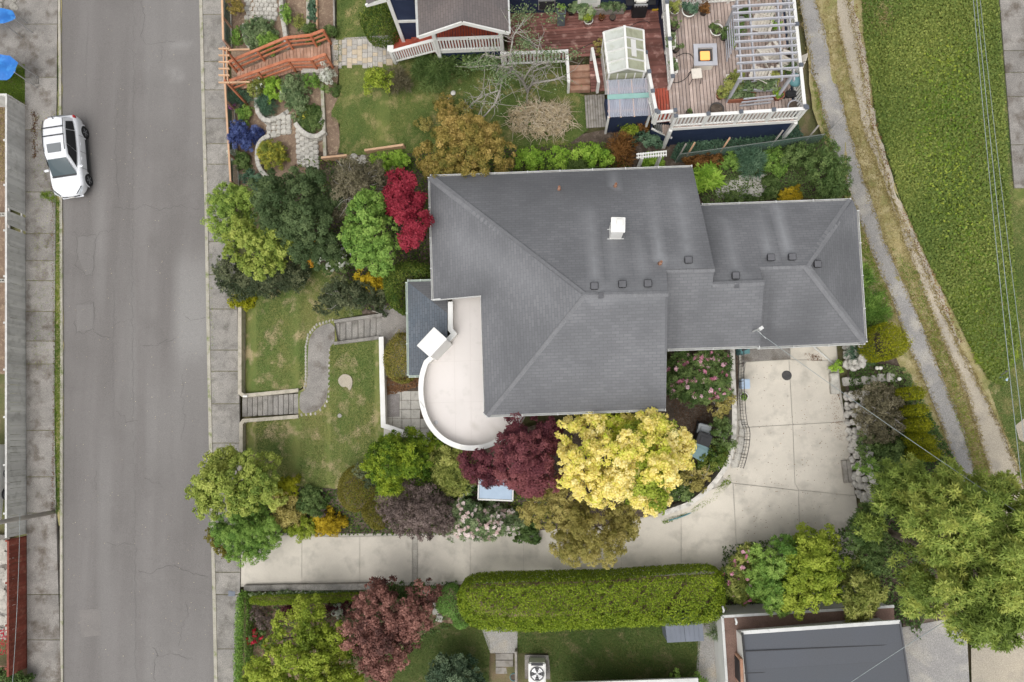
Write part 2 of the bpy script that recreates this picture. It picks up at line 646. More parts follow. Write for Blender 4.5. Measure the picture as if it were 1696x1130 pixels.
def crown_points(poly, z0, z1, sty, rs, dens=1.0, under=0.6, lobe_mul=1.0):
    lobe, lr, L, W, k, tilt, dn, dome, rag = sty
    lobe = lobe * lobe_mul
    xs = np.array(poly)
    lo, hi = xs.min(0), xs.max(0)
    g = np.stack(np.meshgrid(np.linspace(lo[0], hi[0], 24), np.linspace(lo[1], hi[1], 24)), -1).reshape(-1, 2)
    g = g[inside(poly, g)]
    dmax = max(0.05, float(edge_dist(poly, g).max())) if len(g) else 0.2
    lobe = min(lobe, dmax * 0.9)
    area = max(0.02, len(g) / 576.0 * float(np.prod(hi - lo)))
    if sty[7] > 1.55: return clipped_points(poly, z0, z1, sty, rs, dens, lobe, dmax, area, g)
    want = int(area / (lobe * lobe) * 9) + 20
    cand = lo + rs.random((want, 2)) * (hi - lo)
    cand = cand[inside(poly, cand)]
    cd = edge_dist(poly, cand) if len(cand) else np.zeros(0)
    keep = []
    cells = {}
    for i, c in enumerate(cand):
        if cd[i] < lobe * lr * (0.74 - rag) * (0.6 + 0.8 * rs.random()): continue
        key = (int(c[0] // lobe), int(c[1] // lobe))
        ok = True
        for a in (-1, 0, 1):
            for b in (-1, 0, 1):
                for q in cells.get((key[0] + a, key[1] + b), ()):
                    if (q[0] - c[0]) ** 2 + (q[1] - c[1]) ** 2 < (lobe * 0.78) ** 2: ok = False
        if ok:
            cells.setdefault(key, []).append(c)
            keep.append(i)
    if not keep:
        ctr = xs.mean(0)[None]
        C, D = ctr, np.array([dmax])
    else:
        C, D = cand[keep], cd[keep]
    t = np.clip(D / dmax * (dome if dome > 1 else 1), 0, 1)
    prof = np.sqrt(np.maximum(0.0, 1 - (1 - t) ** 2)) if dome <= 1.5 else np.clip(0.55 + 0.45 * np.sqrt(np.maximum(0, 1 - (1 - t) ** 2)), 0, 1)
    r = lobe * lr * rs.uniform(0.75, 1.3, len(C))
    jz = rs.normal(0, 0.12, len(C)) * (z1 - z0) * min(1, 1.2 * rag / 0.3)
    zt = z0 + (z1 - z0) * (0.18 + 0.82 * prof) + jz
    Z = np.maximum(z0 + r * 0.3, zt - r * 0.8)
    ltone = np.clip(rs.normal(0.5, 0.13, len(C)), 0.1, 0.9)
    nu = int(len(C) * under)
    if nu:                                   # lower fill
        ii = rs.integers(0, len(C), nu)
        C2 = C[ii] + rs.normal(0, lobe * 0.6, (nu, 2))
        ok = inside(poly, C2)
        C2 = C2[ok]; ii = ii[ok]
        C = np.r_[C, C2]; Z = np.r_[Z, np.maximum(z0 + 0.05, Z[ii] - r[ii] * rs.uniform(0.5, 1.0, len(ii)))]
        r = np.r_[r, r[ii] * 1.1]
        ltone = np.r_[ltone, ltone[ii]]
    # every lobe carries smaller sprays of leaves
    ns = 13 if lobe > 0.3 else 6
    q = 0.40 if lobe > 0.3 else 0.55
    li = np.repeat(np.arange(len(C)), ns)
    sd = rs.normal(0, 1, (len(li), 3)); sd[:, 2] = np.abs(sd[:, 2]) - 0.15
    sd = unit(sd)
    sr = r[li] * q * rs.uniform(0.55, 1.35, len(li))
    sc = np.c_[C[li], Z[li]] + sd * (r[li] * rs.uniform(0.55, 1.12, len(li)))[:, None] * np.array([1, 1, .8])
    stone = ltone[li] + rs.normal(0, 0.11, len(li))
    cnt = np.maximum(3, (dn * dens * 4.2 * sr * sr).astype(int))
    idx = np.repeat(np.arange(len(li)), cnt)
    m = len(idx)
    d = unit(rs.normal(0, 1, (m, 3)) + sd[idx] * 0.8 + np.array([0, 0, .3]))
    rad = sr[idx] * (0.45 + 0.65 * rs.random(m))
    pos = sc[idx] + d * rad[:, None]
    nrm = unit(d * 0.7 + sd[idx] * 0.4 + rs.normal(0, 0.35, (m, 3)) + np.array([0, 0, 0.45]))
    nrm[:, 2] = np.abs(nrm[:, 2])
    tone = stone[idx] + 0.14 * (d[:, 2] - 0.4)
    return pos, nrm, tone, np.c_[C, Z], r


def clipped_points(poly, z0, z1, sty, rs, dens, lobe, dmax, area, g):
    """clipped hedge or dome: leaves in a thin skin over a smooth body with rounded shoulders"""
    dn, dome = sty[6] * dens, sty[7]
    rr = min(dmax * .98, {4.0: .30, 2.2: .75}.get(dome, 9.0))
    Hh = min(rr, (z1 - z0) * .92)
    xs = np.array(poly); lo, hi = xs.min(0), xs.max(0)
    n = int(dn * area * 1.7)
    p = lo + rs.random((int(n * 2.6) + 10, 2)) * (hi - lo)
    p = p[inside(poly, p)][:n]
    def top(pp):
        t = np.clip(edge_dist(poly, pp) / rr, 0, 1)
        return z1 - Hh * (1 - np.sqrt(np.maximum(0, 1 - (1 - t) ** 2)))
    z = top(p)
    e = .05
    gx = (top(p + [e, 0]) - z) / e; gy = (top(p + [0, e]) - z) / e
    nr = unit(np.c_[-gx, -gy, np.ones(len(p))])
    lum = sum(np.sin(p[:, 0] * a + p[:, 1] * b + c) for a, b, c in ((3.1, 2.2, 1), (-2.3, 3.7, 2), (7.3, -5.1, 3), (5.2, 8.3, .5))) / 4
    amp = .085 if dome in (4.0, 2.2) else .008
    pos = np.c_[p, z + lum * amp] - nr * (rs.random(len(p)) ** 1.5 * (.30 if dome in (4.0, 2.2) else .05))[:, None]
    tone = .5 + .12 * lum + rs.normal(0, .16, len(p))
    if dome == 4.0:
        hol = (sum(np.sin(p[:, 0] * a + p[:, 1] * b + c) for a, b, c in ((6.1, 9.2, 1), (-8.3, 6.7, 2), (13.3, -9.1, 3), (4.2, -3.3, .5))) > 1.9)
        pos[hol, 2] -= .28
    seg = np.roll(xs, -1, 0) - xs
    L = np.hypot(*seg.T)
    ns = int(dn * L.sum() * max(.05, (z1 - z0 - Hh)) * 1.2)
    if ns:
        k = rs.choice(len(L), ns, p=L / L.sum())
        pp = xs[k] + seg[k] * rs.random((ns, 1))
        ce = xs.mean(0)
        on = np.c_[seg[k][:, 1], -seg[k][:, 0]] / np.maximum(1e-6, L[k])[:, None]
        ar = float(np.sum(xs[:, 0] * np.roll(xs[:, 1], -1) - np.roll(xs[:, 0], -1) * xs[:, 1]))
        if ar < 0: on = -on
        pos = np.r_[pos, np.c_[pp - on * rs.random((ns, 1)) * .1, z0 + rs.random(ns) * (z1 - z0 - Hh)]]
        nr = np.r_[nr, np.c_[on, np.zeros(ns) + .2]]
        tone = np.r_[tone, rs.normal(.45, .14, ns)]
    nrm = unit(nr + rs.normal(0, .5, nr.shape))
    C = np.c_[g, np.full(len(g), z1 - min(.3, Hh))][:: max(1, len(g) // 30)]
    return pos, nrm, tone, C, np.full(len(C), .1)


def outline(o):
    """('e', cx, cy, rx, ry[, rot]) or a list of traced points"""
    if isinstance(o, tuple) and o[0] == 'e':
        _, cx, cy, rx, ry = o[:5]
        rot = math.radians(o[5]) if len(o) > 5 else 0
        rr = random.Random(int(cx * 13 + cy))
        out = []
        for i in range(18):
            a = 2 * math.pi * i / 18
            s = 1 + rr.uniform(-0.09, 0.07)
            x, y = rx * s * math.cos(a), ry * s * math.sin(a)
            out.append((cx + x * math.cos(rot) - y * math.sin(rot), cy + x * math.sin(rot) + y * math.cos(rot)))
        return out
    return smooth_poly(list(o), 1)


T, S = 'tree', 'shrub'
SEED = [100]


def plant(name, label, cat, out, height, leaf, style, zbase=None, group=None, clear=0.15, dens=1.0, under=0.6, lobe=1.0,
          stems=1, bare=None, flowers=None, parent_loc=None, size=1.0, twigs=0, hf=hgt, origin=None):
    """a tree or shrub: crown of separate leaves over lobes, tapered trunk with limbs. The outline is traced where the crown is widest."""
    SEED[0] += 1
    rs = np.random.default_rng(SEED[0])
    px = outline(out)
    cx = sum(p[0] for p in px) / len(px); cy = sum(p[1] for p in px) / len(px)
    if zbase is None:
        z = 2.0
        for _ in range(8):
            q = P(cx, cy, z + height * 0.5)
            z = hf(q.x, q.y)
        zb = z
    else:
        zb = zbase
    poly = [tuple(P(p[0], p[1], zb + height * (.55 if height < 2.5 else .75))[:2]) for p in px]
    arr = np.array(poly)
    c = arr.mean(0)
    root = thing(name, label, cat, (c[0], c[1], zb), group)
    sty = STY[style]
    if size != 1.0: sty = (sty[0], sty[1], sty[2] * size, sty[3] * size, sty[4], sty[5], sty[6] / size ** 1.6, sty[7], sty[8])
    z0, z1 = zb + height * clear, zb + height
    pos, nrm, tone, C, r = crown_points(poly, z0, z1, sty, rs, dens, under, lobe)
    og = (c[0], c[1], zb)
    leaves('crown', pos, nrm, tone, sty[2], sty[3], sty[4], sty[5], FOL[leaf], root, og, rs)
    # trunk and limbs
    mb = MB(og)
    span = float(np.ptp(arr, axis=0).max())
    tr = max(0.012, min(0.16, float(np.ptp(arr, axis=0).min()) * 0.022 + height * 0.008))
    if style in ('clipped', 'tight', 'hedge'): tr *= .6
    order = rs.permutation(len(C))
    nl = min(len(C), 9 if span > 2 else 5)
    for s in range(stems):
        a = rs.random() * 6.28
        b0 = Vector((c[0] + (0.12 * span * math.cos(a) if stems > 1 else 0), c[1] + (0.12 * span * math.sin(a) if stems > 1 else 0), zb - 0.1))
        fork = Vector((c[0] + rs.normal(0, span * .04), c[1] + rs.normal(0, span * .04), zb + height * (0.35 if clear < 0.3 else clear + 0.08)))
        mb.tube([b0, b0.lerp(fork, .5) + Vector((rs.normal(0, .03), rs.normal(0, .03), 0)), fork], [tr, tr * .8, tr * .65], 7)
        for i in order[s * nl:(s + 1) * nl]:
            e = Vector(C[i])
            if (e - fork).length > 2.6: continue
            e.z -= r[i] * .4
            mid = fork.lerp(e, .5) + Vector((rs.normal(0, .04), rs.normal(0, .04), -0.03 * height))
            mb.tube([fork, mid, e], [tr * .55, tr * .35, tr * .12], 5, cap=False)
    mb.build('trunk', MATS['bark'], root, True)
    if twigs:
        tb = MB(og)
        for _ in range(twigs):
            i = rs.integers(0, len(C))
            e = Vector(C[i]) + Vector((rs.normal(0, .25), rs.normal(0, .25), r[i] * .75))
            s_ = e.lerp(Vector((c[0], c[1], z0 + (z1 - z0) * .75)), rs.uniform(.25, .6))
            m_ = s_.lerp(e, .5) + Vector((rs.normal(0, .06), rs.normal(0, .06), .06))
            tb.tube([s_, m_, e], [.016, .012, .004], 4, cap=False)
        tb.build('twigs', MATS['greybark'], root, True)
    if flowers:
        fl, n, L = flowers
        ii = rs.integers(0, len(C), n)
        d = rs.normal(0, 1, (n, 3)); d[:, 2] = np.abs(d[:, 2]) + 0.4; d = unit(d)
        fp = C[ii] + d * (r[ii] * 1.03)[:, None]
        # every truss a few florets
        q = 5
        fp2 = np.repeat(fp, q, 0) + rs.normal(0, L * .35, (n * q, 3))
        leaves('blossom', fp2, np.repeat(d, q, 0), np.repeat(rs.uniform(.2, .9, n), q), L, L * .75, 5, .35, FOL[fl], root, og, rs)
    return root


def scatter(name, label, poly, material, n, L, W, k, tilt, dz=0.02, hf=hgt, kind='stuff', tone=(.5, .2), patch=None, parent=None, up=True, seed=3, hmin=None, jz=0.0, soft=0.0):
    """leaves, blades or litter strewn over ground inside an outline"""
    rs = np.random.default_rng(seed)
    xs = np.array(poly)
    lo, hi = xs.min(0), xs.max(0)
    p = lo + rs.random((n * 3, 2)) * (hi - lo)
    p = p[inside(poly, p)]
    if soft: p = p[rs.random(len(p)) < np.clip(edge_dist(poly, p) / soft, .03, 1) ** 1.5 * (.35 + .65 * (np.sin(p[:, 0] * .31 + 1) * np.sin(p[:, 1] * .23) > -.1))]
    p = p[:n]
    gx = np.arange(lo[0], hi[0] + 24, 24); gy = np.arange(lo[1], hi[1] + 24, 24)
    tab = np.array([[tuple(G(a, b, dz, hf)) for a in gx] for b in gy])
    fx = np.clip((p[:, 0] - lo[0]) / 24, 0, len(gx) - 1.001); fy = np.clip((p[:, 1] - lo[1]) / 24, 0, len(gy) - 1.001)
    i, j = fx.astype(int), fy.astype(int)
    a, b = (fx - i)[:, None], (fy - j)[:, None]
    W3 = tab[j, i] * (1 - a) * (1 - b) + tab[j, i + 1] * a * (1 - b) + tab[j + 1, i] * (1 - a) * b + tab[j + 1, i + 1] * a * b
    if jz: W3[:, 2] += np.abs(rs.normal(0, jz, len(W3)))
    nr = unit(rs.normal(0, .25, (len(p), 3)) + np.array([0, 0, 1.0]))
    # broad patches of tone with their own shapes
    ph = rs.random(8) * 6.28
    fr = rs.uniform(.3, 1.6, (8, 2)) * rs.choice([-1, 1], (8, 2))
    pat = sum(np.sin(W3[:, 0] * fr[q, 0] + W3[:, 1] * fr[q, 1] + ph[q]) for q in range(8)) / 8
    tn = tone[0] + tone[1] * 1.6 * pat + rs.normal(0, tone[1] * .5, len(p))
    o = leaves(name, W3, nr, tn, L, W, k, tilt, material, parent, (0, 0, 0), rs)
    if parent is None: tag(o, label, None, None, kind)
    else: o['kind'] = kind
    return o
# ------------------------------------------------------------------ surface materials
def mat_asphalt():
    m, nt, b, _ = nmat('asphalt')
    col = mixc(nt, noise_fac(nt, 1.0, .35, .68, stretch=(.9, .06, 1)), (.142, .131, .123), (.176, .164, .155))
    col = mixc(nt, noise_fac(nt, .45, .5, .85, detail=5), col, (.132, .122, .114))
    col = mixc(nt, attr_fac(nt, 'wear'), col, (.235, .225, .213))
    col = mixc(nt, .55, col, mixc(nt, noise_fac(nt, 22, .3, .7, detail=6, rough=.8), (.5, .5, .5), (1.45, 1.45, 1.45)), 'MULTIPLY')
    nt.links.new(col, b.inputs['Base Color'])
    b.inputs['Roughness'].default_value = .85
    bumpn(nt, b, noise_fac(nt, 45, .3, .7, detail=4), .25, .01)


mat_asphalt()
surf('patchasphalt', (.20, .185, .172), (.178, .165, .155), 2, rough=.85, speck=.45, bump=.2)
surf('crack', (.082, .077, .072), (.115, .108, .10), 4, rough=.95)
surf('seam', (.125, .118, .11), (.15, .142, .135), 4, rough=.95)
surf('concrete', (.30, .28, .25), (.245, .23, .21), 1.2, (.16, .148, .13), 2.2, .85, .3, 30, speck=.8, rnd=.11, f3=(.48, .70))
surf('oldconcrete', (.285, .265, .24), (.215, .20, .182), 1.5, (.13, .11, .09), 1.6, .9, .35, 30, speck=.75, rnd=.12, f3=(.5, .68))
surf('kerbconcrete', (.42, .39, .33), (.33, .31, .25), 1.5, (.19, .22, .09), 2.5, .9, .3, 30, speck=.5, f3=(.55, .7))
surf('driveconcrete', (.56, .515, .44), (.49, .45, .385), .8, (.38, .35, .30), 1.5, .85, .2, 30, speck=.12, rnd=.045, f3=(.5, .74))
surf('drivepatch', (.40, .37, .32), (.33, .31, .27), 2, rough=.9, speck=.4, rnd=.12)
surf('mossjoint', (.20, .18, .11), (.14, .14, .07), 3, (.27, .24, .17), 5, .95, speck=.6)
surf('soil', (.20, .135, .085), (.125, .085, .055), 1.1, (.30, .22, .145), 5, .95, .6, 25, speck=.6, f3=(.5, .62))
surf('darksoil', (.10, .075, .055), (.065, .05, .038), 1.3, (.16, .125, .10), 6, .95, .6, 25, speck=.7)
surf('bark_mulch', (.24, .17, .12), (.17, .115, .08), 1.5, (.33, .25, .17), 6, .95, .6, 30, speck=.7)
surf('gravel', (.36, .345, .32), (.29, .275, .255), .8, (.42, .37, .30), 1.7, .95, .5, 45, speck=.8, f3=(.5, .7))
surf('lanegravel', (.335, .32, .30), (.27, .26, .25), .7, (.42, .39, .34), 1.3, .95, .5, 45, speck=.7, f3=(.5, .72))
surf('lanedirt', (.44, .385, .30), (.36, .32, .255), .6, (.30, .27, .225), 1.1, .95, .4, 40, speck=.55, f3=(.5, .7))
surf('verge', (.33, .27, .13), (.22, .22, .08), .9, (.40, .34, .19), 2.5, .95, .6, 22, speck=.7, f3=(.45, .65))
surf('lawn', (.10, .145, .034), (.18, .185, .055), .7, (.36, .29, .16), 1.3, .95, .7, 30, speck=.6, f3=(.52, .66))
surf('lawnlush', (.08, .12, .028), (.15, .17, .045), .7, (.30, .25, .11), 1.4, .95, .7, 30, speck=.6, f3=(.54, .70))
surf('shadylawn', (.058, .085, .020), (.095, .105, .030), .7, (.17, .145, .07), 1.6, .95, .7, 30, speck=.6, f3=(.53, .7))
surf('ivyground', (.04, .06, .015), (.06, .08, .02), 1, (.09, .08, .03), 4, .95, .5)
surf('bark', (.16, .125, .095), (.10, .08, .06), 6, rough=.9, bump=.4)
surf('greybark', (.38, .35, .31), (.27, .25, .22), 6, rough=.9, bump=.3)
surf('fence_grey', (.60, .59, .56), (.50, .49, .465), 1.5, (.38, .37, .34), 3, .85, .3, 30, stretch=(1, 1, .15), rnd=.10, f3=(.5, .75))
surf('fence_red', (.235, .062, .042), (.175, .045, .03), 2, (.28, .10, .07), 4, .85, .3, 30, stretch=(1, 1, .15), rnd=.16)
surf('whitepaint', (.74, .73, .70), (.68, .67, .63), 1.5, (.66, .64, .58), 4, .5, rnd=.02, f3=(.58, .8))
surf('stucco', (.72, .70, .65), (.66, .64, .59), 1.2, rough=.85, bump=.2)
surf('navy', (.018, .028, .062), (.024, .036, .075), 2.5, (.05, .062, .095), 5, .6, f3=(.62, .8))
surf('timber_new', (.62, .40, .25), (.54, .34, .21), 3, rough=.75, rnd=.08, stretch=(1, 1, 1))
surf('timber_red', (.42, .135, .065), (.50, .20, .11), 2.2, (.34, .115, .06), 5, .7, .2, 30, rnd=.10)
surf('timber_plank', (.40, .22, .145), (.33, .19, .13), 2.5, (.47, .30, .22), 4, .8, .3, 30, rnd=.20, f3=(.45, .7))
surf('timber_old', (.34, .315, .28), (.26, .24, .215), 3, (.20, .18, .15), 5, .9, .4, 30, rnd=.14)
surf('deck_red', (.165, .070, .055), (.225, .10, .082), 1.6, (.42, .25, .21), 3.2, .75, .2, 30, rnd=.34, f3=(.54, .72))
surf('deck_stain', (.40, .085, .05), (.34, .07, .042), 2, (.50, .26, .2), 4, .7, .2, 30, rnd=.12, f3=(.6, .75))
surf('deck_pale', (.42, .33, .285), (.36, .285, .245), 1.3, (.50, .41, .365), 3.0, .85, .3, 30, rnd=.24, f3=(.5, .75))
surf('block', (.50, .475, .42), (.42, .40, .36), 3, (.34, .32, .28), 8, .9, .5, 25, rnd=.10, speck=.35)
surf('stone', (.45, .42, .37), (.34, .32, .28), 3, (.24, .225, .20), 7, .9, .6, 14, rnd=.16)
surf('paver', (.44, .41, .365), (.38, .355, .32), 2, (.30, .28, .25), 5, .9, .3, 25, rnd=.12, speck=.3)
surf('paver_tan', (.52, .43, .31), (.45, .375, .275), 2, rough=.9, rnd=.10, speck=.3)
surf('patio', (.49, .465, .42), (.43, .41, .37), 1.5, (.33, .315, .28), 4, .85, .2, 25, rnd=.08, speck=.3)
surf('black', (.022, .022, .024), (.03, .03, .032), 3, rough=.5)
surf('iron', (.06, .06, .062), (.09, .085, .08), 5, rough=.6, metal=.3)
surf('terracotta', (.32, .12, .07), (.26, .10, .06), 5, rough=.85)
surf('steel', (.5, .5, .5), (.42, .42, .42), 4, rough=.45, metal=.6)
surf('plasticgrey', (.11, .135, .145), (.09, .11, .12), 4, rough=.5)
surf('plasticteal', (.10, .22, .23), (.085, .19, .2), 4, rough=.45)
surf('plasticblue', (.40, .50, .62), (.36, .46, .58), 4, rough=.45)
surf('tarp', (.02, .13, .42), (.03, .18, .52), 1.4, (.05, .25, .62), 3, .45, .3, 9)
surf('shedgrey', (.155, .17, .205), (.135, .15, .18), 2, rough=.6, rnd=.05)
surf('pergola', (.43, .43, .455), (.37, .37, .395), 2, rough=.7, rnd=.06)
surf('ceramic_white', (.75, .73, .68), (.68, .66, .61), 4, rough=.35)
surf('potblack', (.045, .042, .04), (.06, .055, .05), 5, rough=.6)
surf('cream_fabric', (.66, .61, .53), (.6, .55, .48), 4, rough=.8)
surf('meshwire', (.16, .175, .155), (.12, .13, .115), 3, rough=.8)
surf('wire', (.30, .34, .34), (.24, .27, .27), 3, rough=.5)
surf('pole', (.42, .39, .35), (.34, .31, .28), 2, (.4, .37, .33), 5, .9, .3, 30)
plain('fire', (.95, .42, .12), .4, emit=.35)
plain('greenplastic', (.03, .42, .17), .35)
plain('yellowplastic', (.75, .50, .04), .4)


# ------------------------------------------------------------------ ground sheet
surf('roughground', (.11, .12, .045), (.16, .145, .07), .5, (.20, .15, .09), 1.4, .95, .6, 25, speck=.6, f3=(.5, .68))


def trench(X, Y):
    z = hgt(X, Y) - 0.30
    # stair wells
    if -14.75 < X < -11.5 and -0.1 < Y < 1.75: z = min(z, 0.05 + (X + 14.75) * 0.32)
    if -10.3 < X < -7.2 and 3.2 < Y < 5.0: z = min(z, 1.25 + (X + 10.3) * 0.3)
    return z


def build_ground():
    xs = [-900, -300, -120, -60, -45] + list(np.arange(-36, 33.1, 0.75)) + [42, 60, 120, 300, 900]
    ys = [-900, -300, -120, -60, -40] + list(np.arange(-24, 28.1, 0.75)) + [36, 60, 120, 300, 900]
    V = [(x, y, trench(x, y)) for y in ys for x in xs]
    nx = len(xs)
    Fc = [[j * nx + i, j * nx + i + 1, (j + 1) * nx + i + 1, (j + 1) * nx + i] for j in range(len(ys) - 1) for i in range(nx - 1)]
    o = link('ground', raw_mesh('ground', V, Fc, True), MATS['roughground'])
    tag(o, kind='structure')


build_ground()


def gauss2(u, v, cu, cv, su, sv, p=2):
    return math.exp(-(abs((u - cu) / su) ** p + abs((v - cv) / sv) ** p))


def road_wear(u, v):
    a = .75 * gauss2(u, v, 318, 510, 30, 85, 6)
    a += .55 * gauss2(u * .96 + v * .2, v, 298 * .96 + 15, 75, 19, 9, 4) + .55 * gauss2(u - (v - 122) * .7, v, 290, 122, 12, 13, 4)
    a += .35 * gauss2(u, v, 280, 565, 75, 900, 8) * (.5 + .5 * math.sin(v * .011 + 1))
    a += .30 * gauss2(u, v, 172, 900, 14, 220, 4)
    a += .35 * gauss2(u, v, 163, 380, 7, 120, 4)
    a -= .5 * gauss2(u, v, 130, 760, 24, 330, 4) + .45 * gauss2(u, v, 232, 780, 6, 420, 4) + .35 * gauss2(u, v, 225, 100, 14, 220, 4)
    a -= .4 * gauss2(u, v, 263, 520, 25, 120, 4)
    return a


road = drape('road', [(96, -140), (327, -140), (334, 150), (338, 330), (343, 560), (348, 800), (353, 1000), (358, 1260), (104, 1260), (103, 900), (103, 600), (101, 300), (98, 60)], MATS['asphalt'], .03, 11, attr=road_wear)


def crack(pts, wd=1.0, mat='crack', jit=1.6, seed=0, parent=road, name='crack'):
    pts = resample(pts, 5, closed=False, jit=jit, seed=seed + 11)
    r = random.Random(seed)
    mb = MB()
    mb.ribbon([G(p[0], p[1], .036) for p in pts], [max(.006, (.5 + r.random()) * .014 * wd) for _ in pts])
    return mb.build(name, MATS[mat], parent)


for i, (pts, wd, mt) in enumerate([
    ([(221, 0), (220, 200), (219, 420), (220, 600), (223, 800), (225, 1130)], .9, 'seam'),
    ([(190, 343), (215, 347), (238, 338), (262, 348), (290, 342), (330, 346)], 1.0, 'crack'),
    ([(120, 384), (132, 391), (150, 390), (170, 385), (190, 380)], .9, 'crack'),
    ([(129, 391), (128, 420), (126, 440), (138, 450), (140, 457), (154, 457), (156, 420), (161, 392)], .9, 'crack'),
    ([(125, 504), (155, 502), (156, 548), (126, 552), (125, 530)], 1.0, 'crack'),
    ([(156, 548), (170, 556), (185, 560)], .8, 'crack'),
    ([(240, 573), (255, 574), (275, 565), (292, 560)], 1.1, 'crack'),
    ([(186, 540), (200, 533), (220, 531)], .8, 'crack'),
    ([(308, 527), (325, 528), (340, 526)], .9, 'crack'),
    ([(190, 683), (200, 687), (212, 697), (228, 697)], 1.0, 'crack'),
    ([(233, 0), (240, 30), (232, 60), (240, 72), (262, 72), (290, 68)], .9, 'crack'),
    ([(265, 75), (268, 95), (262, 105)], .8, 'crack'),
    ([(226, 947), (250, 949), (270, 940), (290, 938), (320, 950), (345, 956)], 1.1, 'crack'),
    ([(308, 1000), (310, 1020), (300, 1050), (296, 1070)], .9, 'crack'),
    ([(254, 1070), (258, 1085), (255, 1105), (254, 1140)], 1.1, 'crack'),
    ([(258, 1086), (290, 1085), (320, 1094)], .7, 'crack'),
    ([(178, 900), (195, 904), (205, 900), (222, 902)], .8, 'crack'),
    ([(190, 420), (188, 520), (187, 640), (190, 700)], .6, 'seam'),
    ([(160, 780), (158, 815), (152, 818)], .7, 'crack'),
    ([(240, 792), (262, 802), (275, 810)], .6, 'crack'),
    ([(302, 620), (305, 690), (300, 730)], .6, 'crack'),
    ([(145, 0), (143, 200), (150, 340)], .5, 'seam'),
    ([(196, 150), (190, 250), (198, 330)], .6, 'crack'),
]):
    crack(pts, wd, mt, seed=i)
for q in ([(131, 1011), (166, 1008), (167, 1052), (135, 1056)], [(129, 392), (155, 391), (154, 455), (141, 455), (128, 420)], [(127, 506), (154, 504), (155, 546), (127, 549)]):
    drape('asphalt_patch', q, MATS['patchasphalt'] if q[0][0] == 131 else MATS['asphalt'], .034 if q[0][0] == 131 else .033, 8, parent=road, attr=lambda u, v: .18)

# kerbs (real steps)
def kerb(name, pts, wd, hi, mat='kerbconcrete'):
    pts = [G(p[0], p[1], 0) for p in resample(pts, 30, closed=False)]
    mb = MB()
    mb.wall(pts, wd, [p.z + hi for p in pts], [p.z - .25 for p in pts])
    o = mb.build(name, MATS[mat])
    return tag(o, kind='structure')


kerb('kerb_east', [(331, -140), (338, 150), (343, 330), (347, 560), (352, 800), (357, 1000), (362, 1260)], .16, .13)
kerb('kerb_west', [(98, -140), (100.5, 60), (102.5, 300), (104, 600), (103.5, 900), (104.5, 1260)], .13, .10)


def slab_run(name, left, right, ys, mat, dz=.10, thick=.14, seed=0, gap=.7):
    """sidewalk: a bed with single slabs on it"""
    root = thing(name, None, None, G(left(ys[0]), ys[0]))
    tag(root, kind='structure')
    og = root.location
    r = random.Random(seed)
    bed = MB(og)
    yy = np.arange(ys[0], ys[-1] + 1, 15.0)
    for a, b in zip(yy[:-1], yy[1:]): bed.poly([G(left(a), a, dz - .030), G(right(a), a, dz - .030), G(right(b), b, dz - .030), G(left(b), b, dz - .030)])
    bed.build('joint_bed', MATS['mossjoint'], root)
    for a, b in zip(ys[:-1], ys[1:]):
        mb = MB(og)
        t = r.uniform(-.008, .008)
        n = max(1, int((b - a) / 45))
        rows = []
        for k in range(n + 1):
            y = a + gap + (b - a - 2 * gap) * k / n
            rows.append((G(left(y), y, dz + t), G(right(y), y, dz + t)))
        for q in range(n):
            mb.slab([rows[q][0], rows[q][1], rows[q + 1][1], rows[q + 1][0]], thick)
        mb.build('paving_slab', MATS[mat], root)
    return root


slab_run('sidewalk_west', lambda y: 43 + (y - 565) * .004, lambda y: np.interp(y, [0, 330, 700, 900, 1130], [95, 92, 90, 94, 101]), [-130, -50, 40, 128, 215, 318, 387, 432, 465, 516, 565, 603, 713, 790, 850, 985, 1060, 1130, 1230], 'oldconcrete', seed=2)
slab_run('sidewalk_east', lambda y: np.interp(y, [0, 330, 560, 800, 1130], [335, 343, 347.5, 352.5, 359]), lambda y: np.interp(y, [0, 300, 500, 700, 960, 1130], [371, 381, 393, 397, 398, 390]), [-130, -60, 24, 102, 149, 196, 238, 272, 330, 400, 455, 512, 580, 615, 669, 734, 800, 870, 948, 985, 1075, 1170, 1260], 'concrete', seed=3)

# planting strip between sidewalk and street
drape('grass_verge_west', [(91, -120), (101, -120), (103, 300), (105, 600), (104, 870), (96, 870), (90, 600), (91, 380), (95, 300), (96, 100)], MATS['verge'], .05, 14, jit=.8)


def strip(x0, x1, y0, y1):
    return [(x0, y0), (x1, y0), (x1, y1), (x0, y1)]


scatter('grass_strip', 'narrow strip of weeds and grass along the west kerb', [(92, 330), (102, 330), (104, 600), (103, 850), (93, 850), (90, 600)], FOL['rough'], 5200, .11, .016, 2, .9, .06, seed=5, tone=(.45, .2))
scatter('weeds', 'sparse weeds in the kerb joint beside the street', strip(95, 101, 90, 200), FOL['rough'], 700, .09, .016, 2, .9, .06, seed=6, soft=7)
scatter('weeds', 'weeds growing around the front of the parked white car', [(66, 318), (84, 312), (100, 330), (100, 345), (84, 335), (66, 330)], FOL['rough'], 900, .10, .016, 2, .9, .12, seed=7, soft=7)
scatter('weeds', 'thin weeds along the east kerb joint', [(346, 420), (352, 420), (358, 720), (355, 720), (348, 520)], FOL['rough'], 900, .07, .014, 2, .9, .12, seed=8, tone=(.6, .2), soft=7)
scatter('leaf_litter', 'brown leaf litter along the west sidewalk edge', [(82, 300), (91, 300), (92, 860), (82, 860), (86, 600)], FOL['litter'], 1900, .05, .035, 1, .2, .115, seed=9, tone=(.35, .25), soft=7)
scatter('leaf_litter', 'dark litter blown onto the west sidewalk beside the car', [(48, 180), (66, 185), (64, 270), (50, 262)], FOL['litter'], 700, .05, .035, 1, .2, .115, seed=10, tone=(.2, .2), soft=7)
